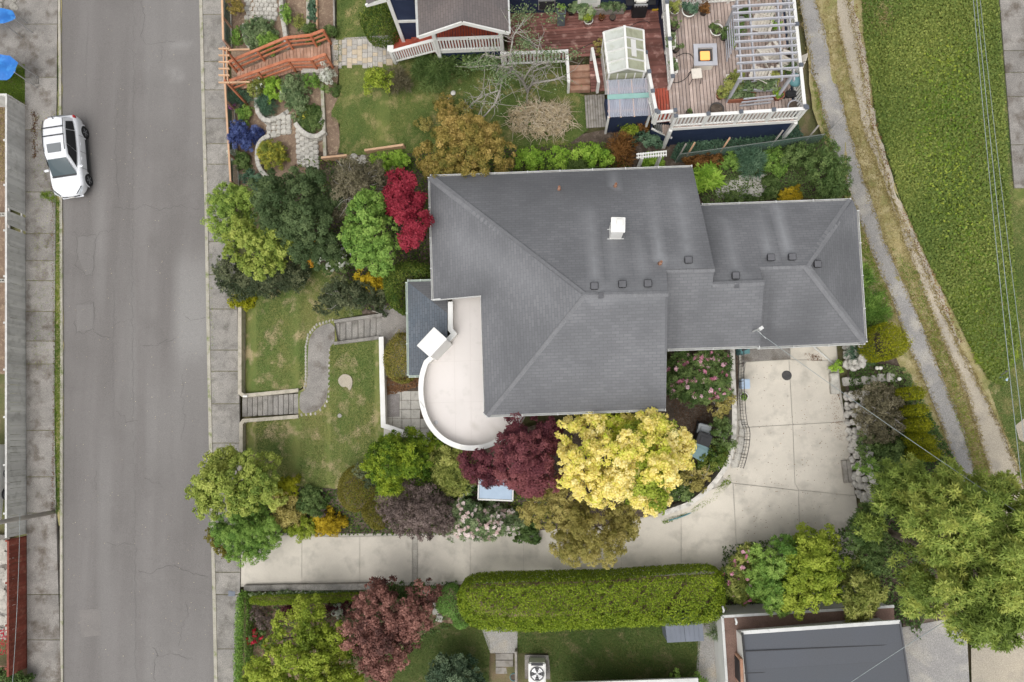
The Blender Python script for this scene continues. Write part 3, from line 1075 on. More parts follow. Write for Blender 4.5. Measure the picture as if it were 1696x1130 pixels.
scatter('leaf_litter', 'dead leaves piled in the driveway corner', [(1372, 655), (1390, 650), (1400, 720), (1398, 735), (1380, 725)], FOL['litter'], 1800, .08, .055, 1, .25, .05, seed=11, tone=(.5, .2), soft=7)
scatter('leaf_litter', 'dead leaves below the garage downspout', [(1330, 582), (1362, 585), (1365, 605), (1335, 600)], FOL['litter'], 500, .08, .055, 1, .25, .05, seed=12, tone=(.4, .2), soft=7)

# ------------------------------------------------------------------ lawns and beds
LAWN_A = [(402, 509), (428, 448), (520, 430), (590, 470), (600, 521), (556, 529), (530, 536), (511, 550), (505, 572), (505, 636), (498, 644), (402, 652)]
LAWN_B = [(402, 698), (497, 690), (522, 687), (541, 672), (546, 658), (547, 574), (560, 571), (629, 560), (632, 706), (664, 718), (640, 770), (600, 780), (556, 810), (500, 806), (440, 795), (402, 775)]
LAWN_N = [(558, -60), (690, -60), (690, 90), (850, 105), (935, 100), (945, 150), (975, 160), (975, 215), (940, 240), (850, 246), (720, 252), (560, 258), (563, 205), (549, 200), (549, 184), (561, 160), (562, 108), (553, 100), (553, 66), (558, 55)]
LAWN_S1 = [(560, 1160), (640, 1090), (730, 1032), (800, 1036), (812, 1064), (808, 1160)]
LAWN_S2 = [(856, 1045), (1000, 1030), (1158, 1030), (1160, 1060), (1156, 1128), (915, 1140), (908, 1082), (858, 1082)]
def blades(nm, label, poly, n, mat='grass', tone=(.45, .5), seed=1, L=.055):
    return scatter(nm, label, poly, FOL[mat], n, L, .022, 1, .75, .035, seed=seed, tone=tone)


drape('front_lawn', LAWN_A, MATS['lawn'], .02, 14)
blades('lawn_grass', 'mown patchy grass of the front lawn above the stairs', LAWN_A, 26000, seed=21)
drape('front_lawn', LAWN_B, MATS['lawn'], .02, 14)
blades('lawn_grass', 'mown patchy grass of the lower front lawn below the path', LAWN_B, 36000, seed=22)
drape('side_lawn', LAWN_N, MATS['lawnlush'], .02, 16)
blades('lawn_grass', 'green grass of the northern neighbour garden', LAWN_N, 52000, seed=23, tone=(.40, .42))
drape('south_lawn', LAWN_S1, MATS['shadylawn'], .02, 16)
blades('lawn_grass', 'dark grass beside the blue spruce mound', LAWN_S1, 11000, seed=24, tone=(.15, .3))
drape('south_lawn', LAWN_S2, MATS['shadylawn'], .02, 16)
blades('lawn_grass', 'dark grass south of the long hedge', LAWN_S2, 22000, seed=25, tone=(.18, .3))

# bare spots on the lower lawn
spot = drape('bare_patch', [(559, 632), (562, 624), (570, 619), (580, 622), (584, 630), (583, 640), (579, 648), (574, 640), (566, 642)], MATS['lanedirt'], .075, 5, sm=1)
drape('bare_patch', [(558, 688), (563, 684), (567, 690), (561, 693)], MATS['gravel'], .07, 4, sm=1)

# garden beds
drape('planting_bed', [(410, 440), (500, 250), (720, 260), (720, 520), (600, 521), (590, 470), (520, 430), (440, 452)], MATS['darksoil'], .012, 24)
drape('planting_bed', [(402, 775), (440, 795), (500, 806), (556, 810), (600, 780), (640, 770), (664, 718), (740, 745), (900, 700), (1100, 680), (1110, 580), (1225, 580), (1222, 740), (1195, 795), (1155, 832), (1090, 856), (990, 876), (740, 892), (480, 892), (402, 900)], MATS['darksoil'], .012, 24)
drape('planting_bed', [(412, 985), (612, 972), (1195, 940), (1195, 1030), (800, 1036), (730, 1034), (640, 1092), (560, 1160), (412, 1160)], MATS['soil'], .012, 24)
drape('planting_bed', [(1415, 560), (1440, 520), (1470, 480), (1515, 600), (1590, 780), (1450, 790), (1420, 760), (1400, 640)], MATS['darksoil'], .012, 24)
drape('planting_bed', [(1195, 905), (1420, 870), (1500, 790), (1700, 790), (1760, 1000), (1500, 1080), (1495, 1030), (1200, 1020)], MATS['darksoil'], .014, 24)
drape('garden_soil', [(381, -60), (552, -60), (552, 66), (553, 100), (561, 160), (549, 184), (549, 200), (563, 260), (520, 300), (386, 310)], MATS['bark_mulch'], .012, 20)
drape('planting_bed', [(560, 258), (850, 246), (1000, 215), (1150, 240), (1360, 225), (1410, 320), (1160, 345), (1150, 290), (720, 300)], MATS['darksoil'], .016, 20)
scatter('ground_cover', 'low green ground cover of the garden behind the garage', [(1140, 262), (1310, 232), (1370, 225), (1410, 325), (1300, 330), (1165, 338)], FOL['shrub'], 9000, .09, .06, 1, .4, .05, seed=31, tone=(.55, .2), jz=.05)
scatter('ground_cover', 'dense green ground cover below the navy deck wall', [(1110, 262), (1120, 240), (1320, 205), (1330, 232), (1120, 268)], FOL['bluegreen'], 6000, .09, .06, 1, .4, .08, seed=32, tone=(.45, .2), jz=.12)
scatter('ground_cover', 'weedy ground cover under the golden tree by the fence', [(600, 262), (700, 250), (1000, 235), (1050, 280), (720, 292)], FOL['rough'], 6000, .08, .04, 1, .6, .05, seed=33, tone=(.35, .2), jz=.05)

# ------------------------------------------------------------------ concrete path, driveway
drape('path', smooth_poly([(496, 651), (504, 648), (509, 638), (510, 575), (514, 556), (527, 541), (554, 533), (555, 568), (548, 572), (544, 585), (543, 655), (537, 670), (522, 683), (496, 685)], 1), MATS['oldconcrete'], .045, 9)
drape('path', [(632, 522), (637, 505), (650, 510), (678, 525), (678, 640), (634, 640)], MATS['oldconcrete'], .03, 10)
rootp = thing('path_edging', 'row of small mossy stones edging the curved concrete path', 'edging', G(505, 600))
drape('path_bed', [(494, 648), (502, 644), (503, 575), (507, 552), (522, 534), (552, 525), (560, 572), (550, 580), (549, 658), (542, 675), (524, 690), (494, 690)], MATS['lawn'], .026, 10)
tp = resample([(505, 642), (507, 630), (507, 575), (511, 555), (525, 538), (552, 530)], 5.2, closed=False)
tp2 = resample([(546, 580), (545, 657), (539, 672), (523, 685), (500, 687)], 9, closed=False)
for i, p in enumerate(tp + tp2):
    q = G(p[0], p[1], 0)
    mb = MB(rootp.location)
    mb.box((q.x, q.y, q.z + .0), (.11, .16, .12), random.uniform(-.5, .5))
    mb.build('stone', MATS['stone'], rootp, bevel=.03)

DRV = thing('driveway', None, None, G(900, 920))
tag(DRV, kind='structure')
drape('driveway_bed', [(398, 884), (740, 884), (1000, 870), (1095, 850), (1160, 826), (1197, 790), (1218, 740), (1225, 600), (1222, 568), (1385, 568), (1392, 640), (1400, 700), (1412, 790), (1422, 850), (1422, 985), (1195, 985), (1190, 950), (720, 970), (398, 972)], MATS['drivepatch'], .028, 12)
# slabs
bt = lambda x: np.interp(x, [404, 720, 1100, 1195], [967, 964, 950, 948])
tp_ = lambda x: np.interp(x, [404, 560, 740, 867, 1000, 1090, 1155, 1196], [884, 890, 886, 880, 872, 853, 828, 792])
for a, b in ((399, 500), (500, 596), (596, 683), (692, 779), (779, 867), (867, 962), (962, 1029), (1029, 1128)):
    xs = np.linspace(a + .3, b - .3, 5)
    drape('drive_slab', [(x, tp_(x)) for x in xs] + [(x, bt(x)) for x in reversed(xs)], MATS['driveconcrete'], .06, 14, parent=DRV)
for k in range(6):
    y0 = 886 + k * 13.2
    drape('patch_slab', [(683.8, y0 + .5), (691.2, y0 + .5), (691.2, y0 + 12.6), (683.8, y0 + 12.6)], MATS['drivepatch'], .061, 8, parent=DRV)
for q in (
    [(1128.6, 839), (1155, 828), (1175, 812), (1213, 800), (1218, 880), (1222, 955), (1195, 948), (1129, 949)],
    [(1214, 799.5), (1197, 790), (1219, 738), (1226, 709), (1312.4, 704), (1316, 800), (1322, 812)],
    [(1215, 801), (1322, 813), (1326, 985), (1224, 985), (1219, 880)],
    [(1323.2, 812), (1418, 822), (1420, 860), (1420, 985), (1327, 985)],
    [(1313.6, 704), (1402, 699), (1411, 775), (1416, 821), (1323, 811), (1317, 800)],
    [(1226, 708), (1229, 640), (1236, 600), (1306, 596), (1312, 703)],
    [(1307.2, 596), (1372, 598), (1374, 640), (1388, 655), (1401, 698), (1313.2, 703)],
):
    drape('drive_slab', q, MATS['driveconcrete'], .06, 14, parent=DRV)
drape('apron_slab', [(1228, 572), (1308, 568), (1309, 595), (1236, 599), (1229, 610)], MATS['oldconcrete'], .055, 14, parent=DRV)
drape('apron_slab', [(1309, 568), (1384, 566), (1386, 597), (1310, 595)], MATS['driveconcrete'], .052, 14, parent=DRV)
mb = MB(G(1303, 622))
q = G(1303, 622, .062)
mb.lathe(q, [(.21, 0), (.21, .012), (.19, .016), (.185, .010)], 20)
for k in range(-3, 4): mb.box((q.x + k * .05, q.y, q.z + .014), (.018, .30 - abs(k) * .03, .008))
cov = mb.build('drain_cover', MATS['iron'], None)
cov.location = G(1303, 622)
tag(cov, 'round rusty metal drain cover in the driveway by the garage', 'drain cover')
# low concrete wall between driveway and southern garden
pts = [G(x, np.interp(x, [404, 640], [973, 968])) for x in (407, 460, 520, 580, 640)]
mb = MB(pts[0])
mb.wall(pts, .28, [p.z + .22 + .05 * i for i, p in enumerate(pts)], [p.z - .4 for p in pts])
o = mb.build('garden_wall', MATS['concrete'], None, bevel=.02)
o.location = pts[0]
tag(o, 'low grey concrete wall between driveway and lime hedge', 'wall')

# ------------------------------------------------------------------ alley, field
drape('alley_verge', [(1318, -120), (1440, -120), (1445, 190), (1490, 330), (1545, 440), (1605, 570), (1660, 640), (1760, 800), (1760, 900), (1590, 860), (1560, 760), (1470, 560), (1415, 480), (1420, 430), (1400, 330), (1345, 180), (1338, 100)], MATS['verge'], .025, 20, jit=.5)
LL = [(1316, -120), (1324, 0), (1347, 120), (1372, 220), (1402, 310), (1441, 410), (1471, 480), (1516, 600), (1558, 700), (1588, 790), (1606, 830)]
LR = [(1636, 830), (1617, 790), (1600, 720), (1560, 620), (1520, 520), (1470, 410), (1432, 300), (1402, 200), (1377, 100), (1352, 0), (1340, -120)]
RL = [(1362, -120), (1374, 0), (1400, 90), (1430, 210), (1470, 320), (1510, 430), (1560, 560), (1600, 650), (1642, 790), (1660, 860)]
RR = [(1730, 860), (1690, 790), (1660, 715), (1626, 645), (1585, 570), (1528, 440), (1478, 330), (1440, 200), (1421, 80), (1404, 0), (1395, -120)]
drape('alley_lane', LL + LR, MATS['lanegravel'], .045, 15, jit=1.2, seed=2)
drape('alley_lane', RL + RR, MATS['lanedirt'], .048, 15, jit=1.4, seed=3)
MED = [(1352, -60), (1374, -60), (1400, 90), (1430, 210), (1470, 320), (1510, 430), (1560, 560), (1600, 650), (1640, 780), (1617, 790), (1600, 720), (1560, 620), (1520, 520), (1470, 410), (1432, 300), (1402, 200), (1377, 100)]
scatter('dry_grass', 'dry straw-coloured grass between the alley wheel tracks', MED, FOL['straw'], 17000, .085, .02, 2, .6, .05, seed=41, tone=(.5, .25))
scatter('verge_grass', 'green weeds among the dry grass of the alley median', [(1470, 400), (1520, 450), (1640, 780), (1617, 790), (1560, 620)], FOL['rough'], 3500, .08, .022, 2, .6, .05, seed=42, tone=(.5, .25))
scatter('verge_grass', 'weedy green verge between garage and alley', [(1345, 120), (1352, 180), (1400, 330), (1430, 440), (1436, 560), (1475, 500), (1440, 412), (1402, 312), (1372, 222)], FOL['rough'], 5500, .09, .022, 2, .7, .05, seed=43, tone=(.45, .25))
FIELD = [(1424, -80), (1660, -80), (1650, 0), (1662, 200), (1685, 560), (1660, 640), (1636, 628), (1600, 560), (1540, 440), (1492, 330), (1450, 190), (1430, 60)]
drape('field', [(1410, -80), (1760, -80), (1760, 830), (1700, 800), (1664, 715), (1630, 648), (1590, 572), (1532, 440), (1482, 330), (1443, 200), (1424, 80)], MATS['ivyground'], .02, 24)
for a, (pl, nn, tn, s) in enumerate(((FIELD, 95000, (.48, .22), 51),)):
    scatter('ivy', 'knee-high tangle of green ivy and brambles covering the field', pl, FOL['ivy'], nn, .105, .075, 1, .35, .06, seed=s, tone=tn, jz=.08)
scatter('ivy', 'brighter bramble leaves standing out of the ivy field', [(1500, 60), (1640, 20), (1655, 330), (1670, 560), (1600, 520), (1530, 380), (1480, 250)], FOL['rough'], 5200, .13, .08, 1, .35, .12, seed=52, tone=(.55, .3), jz=.08, soft=70)
scatter('tall_grass', 'tall bent grass at the lower end of the ivy field', [(1575, 480), (1680, 450), (1686, 590), (1650, 632), (1620, 600)], FOL['rough'], 5000, .42, .03, 1, .35, .12, seed=53, tone=(.55, .2))
drape('field_grass', [(1650, -80), (1668, -80), (1662, 60), (1675, 300), (1760, 330), (1760, 830), (1700, 800), (1664, 715), (1638, 640), (1686, 590), (1680, 420), (1662, 200)], MATS['lawnlush'], .03, 20)
scatter('verge_grass', 'mown grass beside the eastern power lines', [(1640, -20), (1662, -20), (1680, 330), (1700, 340), (1700, 800), (1664, 715), (1636, 640), (1680, 590), (1672, 330), (1655, 150)], FOL['grass'], 15000, .08, .024, 1, .7, .04, seed=54, tone=(.5, .25))
drape('bare_patch', [(1682, 705), (1700, 690), (1700, 735), (1688, 728)], MATS['lanedirt'], .05, 8)
drape('dry_edge', [(1404, 0), (1421, 80), (1440, 200), (1478, 330), (1528, 440), (1585, 570), (1592, 566), (1536, 436), (1487, 326), (1449, 196), (1430, 78), (1414, 0)], MATS['lanedirt'], .04, 12, jit=2.4)
slab_run('concrete_pad', lambda y: 1656 + (y * .078), lambda y: 1790, [-120, -30, 84, 120, 160, 240, 312], 'oldconcrete', .08, .12, 5)
drape('parking_pad', [(1490, 1040), (1600, 1020), (1608, 1180), (1500, 1180)], MATS['lanegravel'], .03, 20)
drape('alley_lane', [(1608, 1040), (1800, 1000), (1800, 1180), (1610, 1180)], MATS['lanedirt'], .034, 20)
drape('gravel_yard', [(1158, 1028), (1212, 1018), (1214, 1180), (1150, 1180)], MATS['gravel'], .025, 14)
drape('gravel_path', [(796, 1036), (858, 1036), (856, 1082), (812, 1082)], MATS['gravel'], .028, 10)
# western lots
drape('yard', [(-160, 160), (14, 160), (14, 620), (-160, 620)], MATS['bark_mulch'], .03, 24)
drape('yard', [(-160, -120), (44, -120), (44, 106), (-160, 120)], MATS['oldconcrete'], .03, 24)
drape('yard_lawn', [(-160, 120), (45, 106), (45, 178), (14, 158), (-160, 158)], MATS['lawnlush'], .03, 16)
scatter('yard_grass', 'bright grass beside the blue tarpaulins', [(-20, 128), (45, 108), (45, 172), (14, 157), (-20, 157)], FOL['rough'], 3500, .08, .02, 2, .8, .04, seed=61)
scatter('yard_grass', 'patchy dry weeds in the yard behind the grey fence', [(-20, 180), (14, 180), (14, 300), (-20, 300)], FOL['straw'], 2200, .08, .02, 2, .8, .04, seed=62)

# low growth over the bare beds
for lab, pl, n_, lf, sd2 in (('low green growth on the bank between court and alley', [(1416, 560), (1440, 600), (1500, 610), (1590, 780), (1450, 790), (1420, 760), (1404, 640)], 6500, 'shrub', 91),
                             ('low leafy growth under the southeastern trees', [(1195, 905), (1420, 870), (1500, 790), (1560, 900), (1520, 1060), (1495, 1030), (1200, 1010)], 8000, 'shrub', 92),
                             ('low plants between the shrubs of the southwestern bed', [(410, 790), (500, 806), (556, 812), (640, 772), (664, 720), (740, 748), (900, 800), (990, 868), (740, 886), (480, 886), (410, 890)], 9000, 'box', 93),
                             ('low plants between the shrubs of the northwestern bed', [(420, 440), (500, 260), (715, 262), (715, 510), (600, 515), (590, 470), (520, 430)], 6500, 'box', 94),
                             ('low plants among the trees of the southern garden', [(416, 1000), (612, 985), (760, 960), (760, 1030), (640, 1090), (560, 1150), (416, 1150)], 3500, 'shrub', 95)):
    scatter('bed_plants', lab, pl, FOL[lf], n_, .11, .07, 1, .4, .05, seed=sd2, tone=(.4, .3), jz=.08)

for lab, pl, n_, lf, sd2 in (('straw and weeds fraying the edges of the grey wheel track', LL + LR, 5000, 'straw', 96), ('straw and weeds fraying the edges of the tan wheel track', RL + RR, 6000, 'straw', 97)):
    c_ = []
    rs9 = np.random.default_rng(sd2)
    e1, e2 = (LL, LR) if sd2 == 96 else (RL, RR)
    for ed in (e1, e2):
        q9 = resample(ed, 3, closed=False)
        for k9 in range(n_ // 2):
            p9 = q9[rs9.integers(0, len(q9))]
            c_.append(tuple(G(p9[0] + rs9.normal(0, 3.2), p9[1] + rs9.normal(0, 2.0), .055)))
    o9 = leaves('track_edge_grass', np.array(c_), unit(rs9.normal(0, .3, (len(c_), 3)) + np.array([0, 0, 1.0])), rs9.normal(.42, .25, len(c_)), .08, .022, 2, .6, FOL['straw'], None, (0, 0, 0), rs9)
    tag(o9, lab, None, None, 'stuff')
scatter('leaf_litter', 'orange-brown dead leaves along the edge of the ivy field', [(1402, 0), (1418, 80), (1438, 200), (1475, 330), (1526, 440), (1584, 575), (1600, 566), (1542, 434), (1492, 322), (1454, 194), (1436, 78), (1420, 0)], FOL['litter'], 5200, .07, .045, 1, .3, .055, seed=98, tone=(.62, .3), soft=6)
scatter('leaf_litter', 'scattered debris and specks on the driveway court', [(1230, 600), (1395, 600), (1415, 850), (1230, 900), (1215, 820), (1228, 700)], FOL['litter'], 260, .045, .03, 1, .2, .068, seed=99, tone=(.4, .3))
scatter('leaf_litter', 'scattered specks and debris on the street', [(110, 0), (330, 0), (350, 1130), (110, 1130)], FOL['dry'], 260, .04, .03, 1, .2, .04, seed=100, tone=(.6, .3))
scatter('weeds', 'dry weeds fringing the west sidewalk joints', [(46, 180), (96, 180), (92, 620), (46, 620)], FOL['rough'], 700, .06, .014, 2, .8, .105, seed=101, tone=(.7, .3), soft=12)

for lab, pl, n_, sd2 in (('dry straw patch in the northwest corner of the ivy field', [(1418, -10), (1500, -10), (1490, 60), (1440, 70)], 1500, 102), ('dead stems in the middle of the ivy field', [(1560, 180), (1650, 160), (1660, 300), (1600, 330)], 500, 103), ('dead stems and dry grass at the south end of the ivy field', [(1590, 480), (1680, 440), (1686, 600), (1630, 620)], 1100, 104)):
    scatter('dry_grass', lab, pl, FOL['straw'], n_, .16, .02, 1, .4, .16, seed=sd2, tone=(.4, .3), soft=40)
# ------------------------------------------------------------------ the house
def mat_shingle(name, c1, c2, c3, rowh=.12, wid=.30, streak=(.34, .345, .355)):
    m, nt, b, _ = nmat(name)
    uv = nt.nodes.new('ShaderNodeUVMap')
    br = N(nt, 'TexBrick', **{'Scale': 1.0, 'Mortar Size': .012, 'Mortar Smooth': .3, 'Bias': 0.0, 'Brick Width': wid, 'Row Height': rowh})
    br.inputs['Color1'].default_value = c4(c1); br.inputs['Color2'].default_value = c4(c2); br.inputs['Mortar'].default_value = c4(c3)
    nt.links.new(uv.outputs[0], br.inputs['Vector'])
    col = mixc(nt, noise_fac(nt, .55, .35, .68, detail=6), br.outputs['Color'], mixc(nt, .5, br.outputs['Color'], (.095, .097, .102)))
    wf = nt.nodes.new('ShaderNodeMath'); wf.operation = 'MULTIPLY'
    nt.links.new(attr_fac(nt, 'wear'), wf.inputs[0])
    nt.links.new(noise_fac(nt, 2.2, .05, .55, detail=6), wf.inputs[1])
    col = mixc(nt, wf.outputs[0], col, streak)
    col = mixc(nt, attr_fac(nt, 'grime'), col, (.075, .076, .08))
    col = mixc(nt, .4, col, mixc(nt, noise_fac(nt, 35, .3, .7, detail=4, rough=.8), (.7, .7, .7), (1.25, 1.25, 1.25)), 'MULTIPLY')
    nt.links.new(col, b.inputs['Base Color'])
    b.inputs['Roughness'].default_value = .9
    b.inputs['Specular IOR Level'].default_value = .2
    bumpn(nt, b, br.outputs['Fac'], -.2, .015)


mat_shingle('shingle', (.184, .185, .192), (.156, .157, .164), (.132, .133, .139))
mat_shingle('shingle_blue', (.105, .125, .148), (.145, .162, .185), (.075, .088, .104), streak=(.24, .26, .28))
mat_shingle('shingle_brown', (.21, .175, .163), (.175, .147, .138), (.13, .108, .10), wid=.30)
mat_shingle('shingle_dark', (.098, .104, .118), (.092, .098, .11), (.085, .09, .10), rowh=1.35, wid=40, streak=(.2, .2, .2))


def mat_membrane():
    m, nt, b, _ = nmat('membrane')
    col = mixc(nt, noise_fac(nt, .8, .35, .65), (.67, .625, .59), (.63, .588, .553))
    col = mixc(nt, noise_fac(nt, 2.6, .58, .85, detail=5), col, (.55, .515, .475))
    col = mixc(nt, attr_fac(nt, 'wear'), col, (.46, .42, .37))
    nt.links.new(col, b.inputs['Base Color'])
    b.inputs['Roughness'].default_value = .75


mat_membrane()


def roof_slope(name, pts, material, parent, og, step=.35, wear=None, grime=None, subdiv=True, thick=.10):
    """pts: (u, v, z) roof corners in order, the first two along the eave. Tessellated; UV in metres along and up the slope."""
    W = [P(*p) for p in pts]
    a = (W[1] - W[0]).normalized()
    nrm = Vector((0, 0, 0))
    for i in range(len(W)):
        nrm += W[i].cross(W[(i + 1) % len(W)])
    nrm.normalize()
    if nrm.z < 0: nrm = -nrm
    b = nrm.cross(a).normalized()
    o = W[0]
    loc = [((p - o).dot(a), (p - o).dot(b)) for p in W]
    poly = resample(loc, step)
    vs, fs = cdt(poly, step)
    # interpolate height from the corner points: fit the plane by least squares
    A = np.array([[p.x, p.y, 1] for p in W]); z = np.array([p.z for p in W])
    co = np.linalg.lstsq(A, z, rcond=None)[0]
    V, px = [], []
    for q in vs:
        p = o + a * q[0] + b * q[1]
        V.append(p - Vector(og))
        px.append(to_px(p))
    me = raw_mesh(name, V, [list(f) for f in fs], False)
    bm = bmesh.new(); bm.from_mesh(me)
    for f_ in bm.faces:
        if f_.normal.z < 0: f_.normal_flip()
    bm.to_mesh(me); bm.free()
    uvl = me.uv_layers.new(name='UVMap')
    vsl = [tuple(v_) for v_ in vs]
    for l in me.loops:
        uvl.data[l.index].uv = vsl[l.vertex_index]
    at = me.attributes.new('wear', 'FLOAT', 'POINT')
    at.data.foreach_set('value', [wear(*p) if wear else 0.0 for p in px])
    at = me.attributes.new('grime', 'FLOAT', 'POINT')
    at.data.foreach_set('value', [grime(*p) if grime else 0.0 for p in px])
    return link(name, me, material, parent)


def seg_dist(u, v, pts):
    best = 1e9; tt = 0
    L = 0; acc = []
    for (a, b), (c, d) in zip(pts[:-1], pts[1:]):
        l = math.hypot(c - a, d - b)
        acc.append((L, l)); L += l
    for k, ((a, b), (c, d)) in enumerate(zip(pts[:-1], pts[1:])):
        l2 = (c - a) ** 2 + (d - b) ** 2
        t = max(0, min(1, ((u - a) * (c - a) + (v - b) * (d - b)) / l2))
        x = math.hypot(u - a - t * (c - a), v - b - t * (d - b))
        if x < best: best = x; tt = (acc[k][0] + t * acc[k][1]) / L
    return best, tt


STREAKS = [
    ([(925, 312), (923, 287)], 3.0, .9), ([(1018, 308), (1013, 280)], 3.0, .9),
    ([(1092, 436), (1080, 370), (1066, 283)], 4.5, 1.0),
    ([(986, 470), (978, 400), (972, 350)], 9, .45), ([(1025, 462), (1020, 420), (1014, 390)], 9, .45),
    ([(1140, 428), (1132, 360), (1125, 320)], 12, .45), ([(1072, 465), (1055, 400)], 10, .3),
    ([(1275, 425), (1262, 390), (1254, 358)], 6, .75), ([(1310, 425), (1298, 385), (1288, 345)], 7, .65),
    ([(1217, 455), (1208, 400), (1204, 370)], 9, .35), ([(1150, 440), (1110, 436)], 12, .3), ([(1240, 465), (1190, 468)], 12, .25),
    ([(980, 484), (1100, 482)], 14, .35), ([(760, 400), (900, 480)], 22, .2), ([(1100, 580), (1100, 500)], 8, .2),
]


def wear_roof(u, v):
    s = 0
    for pts, wd, k in STREAKS:
        d, t = seg_dist(u, v, pts)
        s += k * math.exp(-(d / wd) ** 2) * (1 - .35 * t)
    return min(1, s)


def grime_roof(u, v):
    s = .55 * math.exp(-((seg_dist(u, v, [(1113, 490), (1113, 575)])[0]) / 7) ** 2) + .42 * math.exp(-(seg_dist(u, v, [(715, 296), (1145, 280)])[0] / 30) ** 2) + .3 * math.exp(-(seg_dist(u, v, [(808, 680), (1100, 672)])[0] / 26) ** 2) + .3 * math.exp(-(seg_dist(u, v, [(1262, 566), (1430, 560)])[0] / 20) ** 2)
    s += .5 * math.exp(-(seg_dist(u, v, [(1274, 475), (1270, 570)])[0] / 8) ** 2)
    s += .30 * math.exp(-(seg_dist(u, v, [(1345, 500), (1330, 550), (1290, 560)])[0] / 22) ** 2)
    s += .25 * math.exp(-(seg_dist(u, v, [(830, 330), (1000, 300)])[0] / 40) ** 2)
    s += .35 * math.exp(-(seg_dist(u, v, [(1370, 430), (1395, 400), (1410, 500)])[0] / 24) ** 2)
    s += .22 * math.exp(-(seg_dist(u, v, [(1180, 420), (1165, 345), (1240, 342)])[0] / 16) ** 2)
    s += .4 * math.exp(-(seg_dist(u, v, [(718, 495), (800, 490)])[0] / 8) ** 2)
    return min(.7, s)


HB = Vector((3.0, 5.5, 2.7))
house = thing('house', 'large house with grey shingled hip roof and curved white roof terrace', 'house', HB)
SH = MATS['shingle']
NW, NE = (712, 293, 6.0), (1147, 277, 6.0)
APX, RA = (965, 489, 8.6), (1106, 486.5, 8.6)
SWc, SEc = (805, 688, 6.85), (1103, 677, 6.85)
B0, B1 = (1103, 447.5, 8.08), (1183, 446, 8.08)
slopeN = roof_slope('roof_slope', [NE, NW, APX, RA, B0, B1], SH, house, HB, wear=wear_roof, grime=grime_roof)
slopeW = roof_slope('roof_slope', [NW, (718, 497, 6.0), (799, 490, 6.82), SWc, APX], SH, house, HB, wear=wear_roof, grime=grime_roof)
slopeS = roof_slope('roof_slope', [SWc, SEc, RA, APX], SH, house, HB, wear=wear_roof, grime=grime_roof)
E1, E2 = (1100, 578, 6.45), (1259, 573, 6.45)
C0, C1 = (1180, 471.5, 7.72), (1265, 468, 7.72)
slopeB = roof_slope('roof_slope', [E1, E2, C1, C0, (1183, 447, 8.05), (1100, 448.5, 8.05)], SH, house, HB, wear=wear_roof, grime=grime_roof)
NG0, NG1 = (1155, 341, 6.05), (1410, 332, 6.05)
D0, D1 = (1257, 442.5, 7.32), (1335, 440, 7.32)
slopeC = roof_slope('roof_slope', [NG1, NG0, C0, C1, D0, D1], SH, house, HB, wear=wear_roof, grime=grime_roof)
SG0, SG1 = (1255, 575, 5.85), (1433, 567, 5.85)
slopeD = roof_slope('roof_slope', [SG0, SG1, D1, D0], SH, house, HB, wear=wear_roof, grime=grime_roof)
slopeE = roof_slope('roof_slope', [SG1, (1419, 348, 6.0), NG1, D1], SH, house, HB, wear=wear_roof, grime=grime_roof)

# gable walls where the telescoping roofs step down
mb = MB(HB)
for a, b, zb in ((RA, SEc, 5.6), ((1183, 446, 8.06), NE, 5.5), (C1, E2, 5.4)):
    A_, B_ = P(*a), P(*b)
    off = Vector((-.04, 0, -.02))
    mb.bar(A_ + off + Vector((0, 0, -.10)), B_ + off + Vector((0, 0, -.10)), .07, .20)
A_, B_, C_ = P(1106, 486.5, 8.55) + Vector((-.1, 0, 0)), P(*B0) + Vector((0, 0, -.05)), P(*SEc) + Vector((-.1, 0, 0))
mb.poly([A_, C_, Vector((C_.x, C_.y, 5.6)), Vector((A_.x, B_.y, 5.6)), B_])
for r_, (t0, t1, zl) in enumerate((((1183, 446, 8.0), NE, 5.9), (C1, E2, 5.4))):
    a, b = P(*t0) + Vector((-.12, 0, -.03)), P(*t1) + Vector((-.12, 0, -.03))
    mb.poly([a, b, Vector((b.x, b.y, zl - 1)), Vector((a.x, a.y, zl - 1))])
mb.build('gable_trim', MATS['shingle'], house)

# ridge and hip caps: overlapping cap shingles
def caps(a, b, parent, wd=.30, step=.24):
    A_, B_ = P(*a), P(*b)
    d = B_ - A_
    n = max(2, int(d.length / step))
    mb = MB(HB)
    dn = d.normalized()
    s = dn.cross(Vector((0, 0, 1))).normalized()
    for k in range(n):
        p0 = A_ + d * (k / n); p1 = A_ + d * ((k + 1.1) / n)
        up0, up1 = Vector((0, 0, .030)), Vector((0, 0, .014))
        dr = Vector((0, 0, -.045))
        L0, R0 = p0 - s * wd / 2 + up0 + dr, p0 + s * wd / 2 + up0 + dr
        L1, R1 = p1 - s * wd / 2 + up1 + dr, p1 + s * wd / 2 + up1 + dr
        mb.poly([L0, p0 + up0, p1 + up1, L1]); mb.poly([p0 + up0, R0, R1, p1 + up1])
        mb.poly([L0, R0, p0 + up0])
    o = mb.build('ridge_cap', MATS['cap'], parent)
    return o


surf('cap', (.185, .186, .192), (.158, .159, .165), 3, rough=.9, speck=.4)
surf('ventgrey', (.115, .115, .123), (.095, .095, .10), 4, rough=.7)
surf('rustpipe', (.25, .12, .07), (.34, .20, .14), 8, rough=.8)
caps(NW, APX, house); caps(SWc, APX, house); caps(APX, RA, house, .22); caps(NG1, D1, house); caps(SG1, D1, house)
caps(B0, B1, house, .22); caps(C0, C1, house, .22); caps(D0, D1, house, .22)

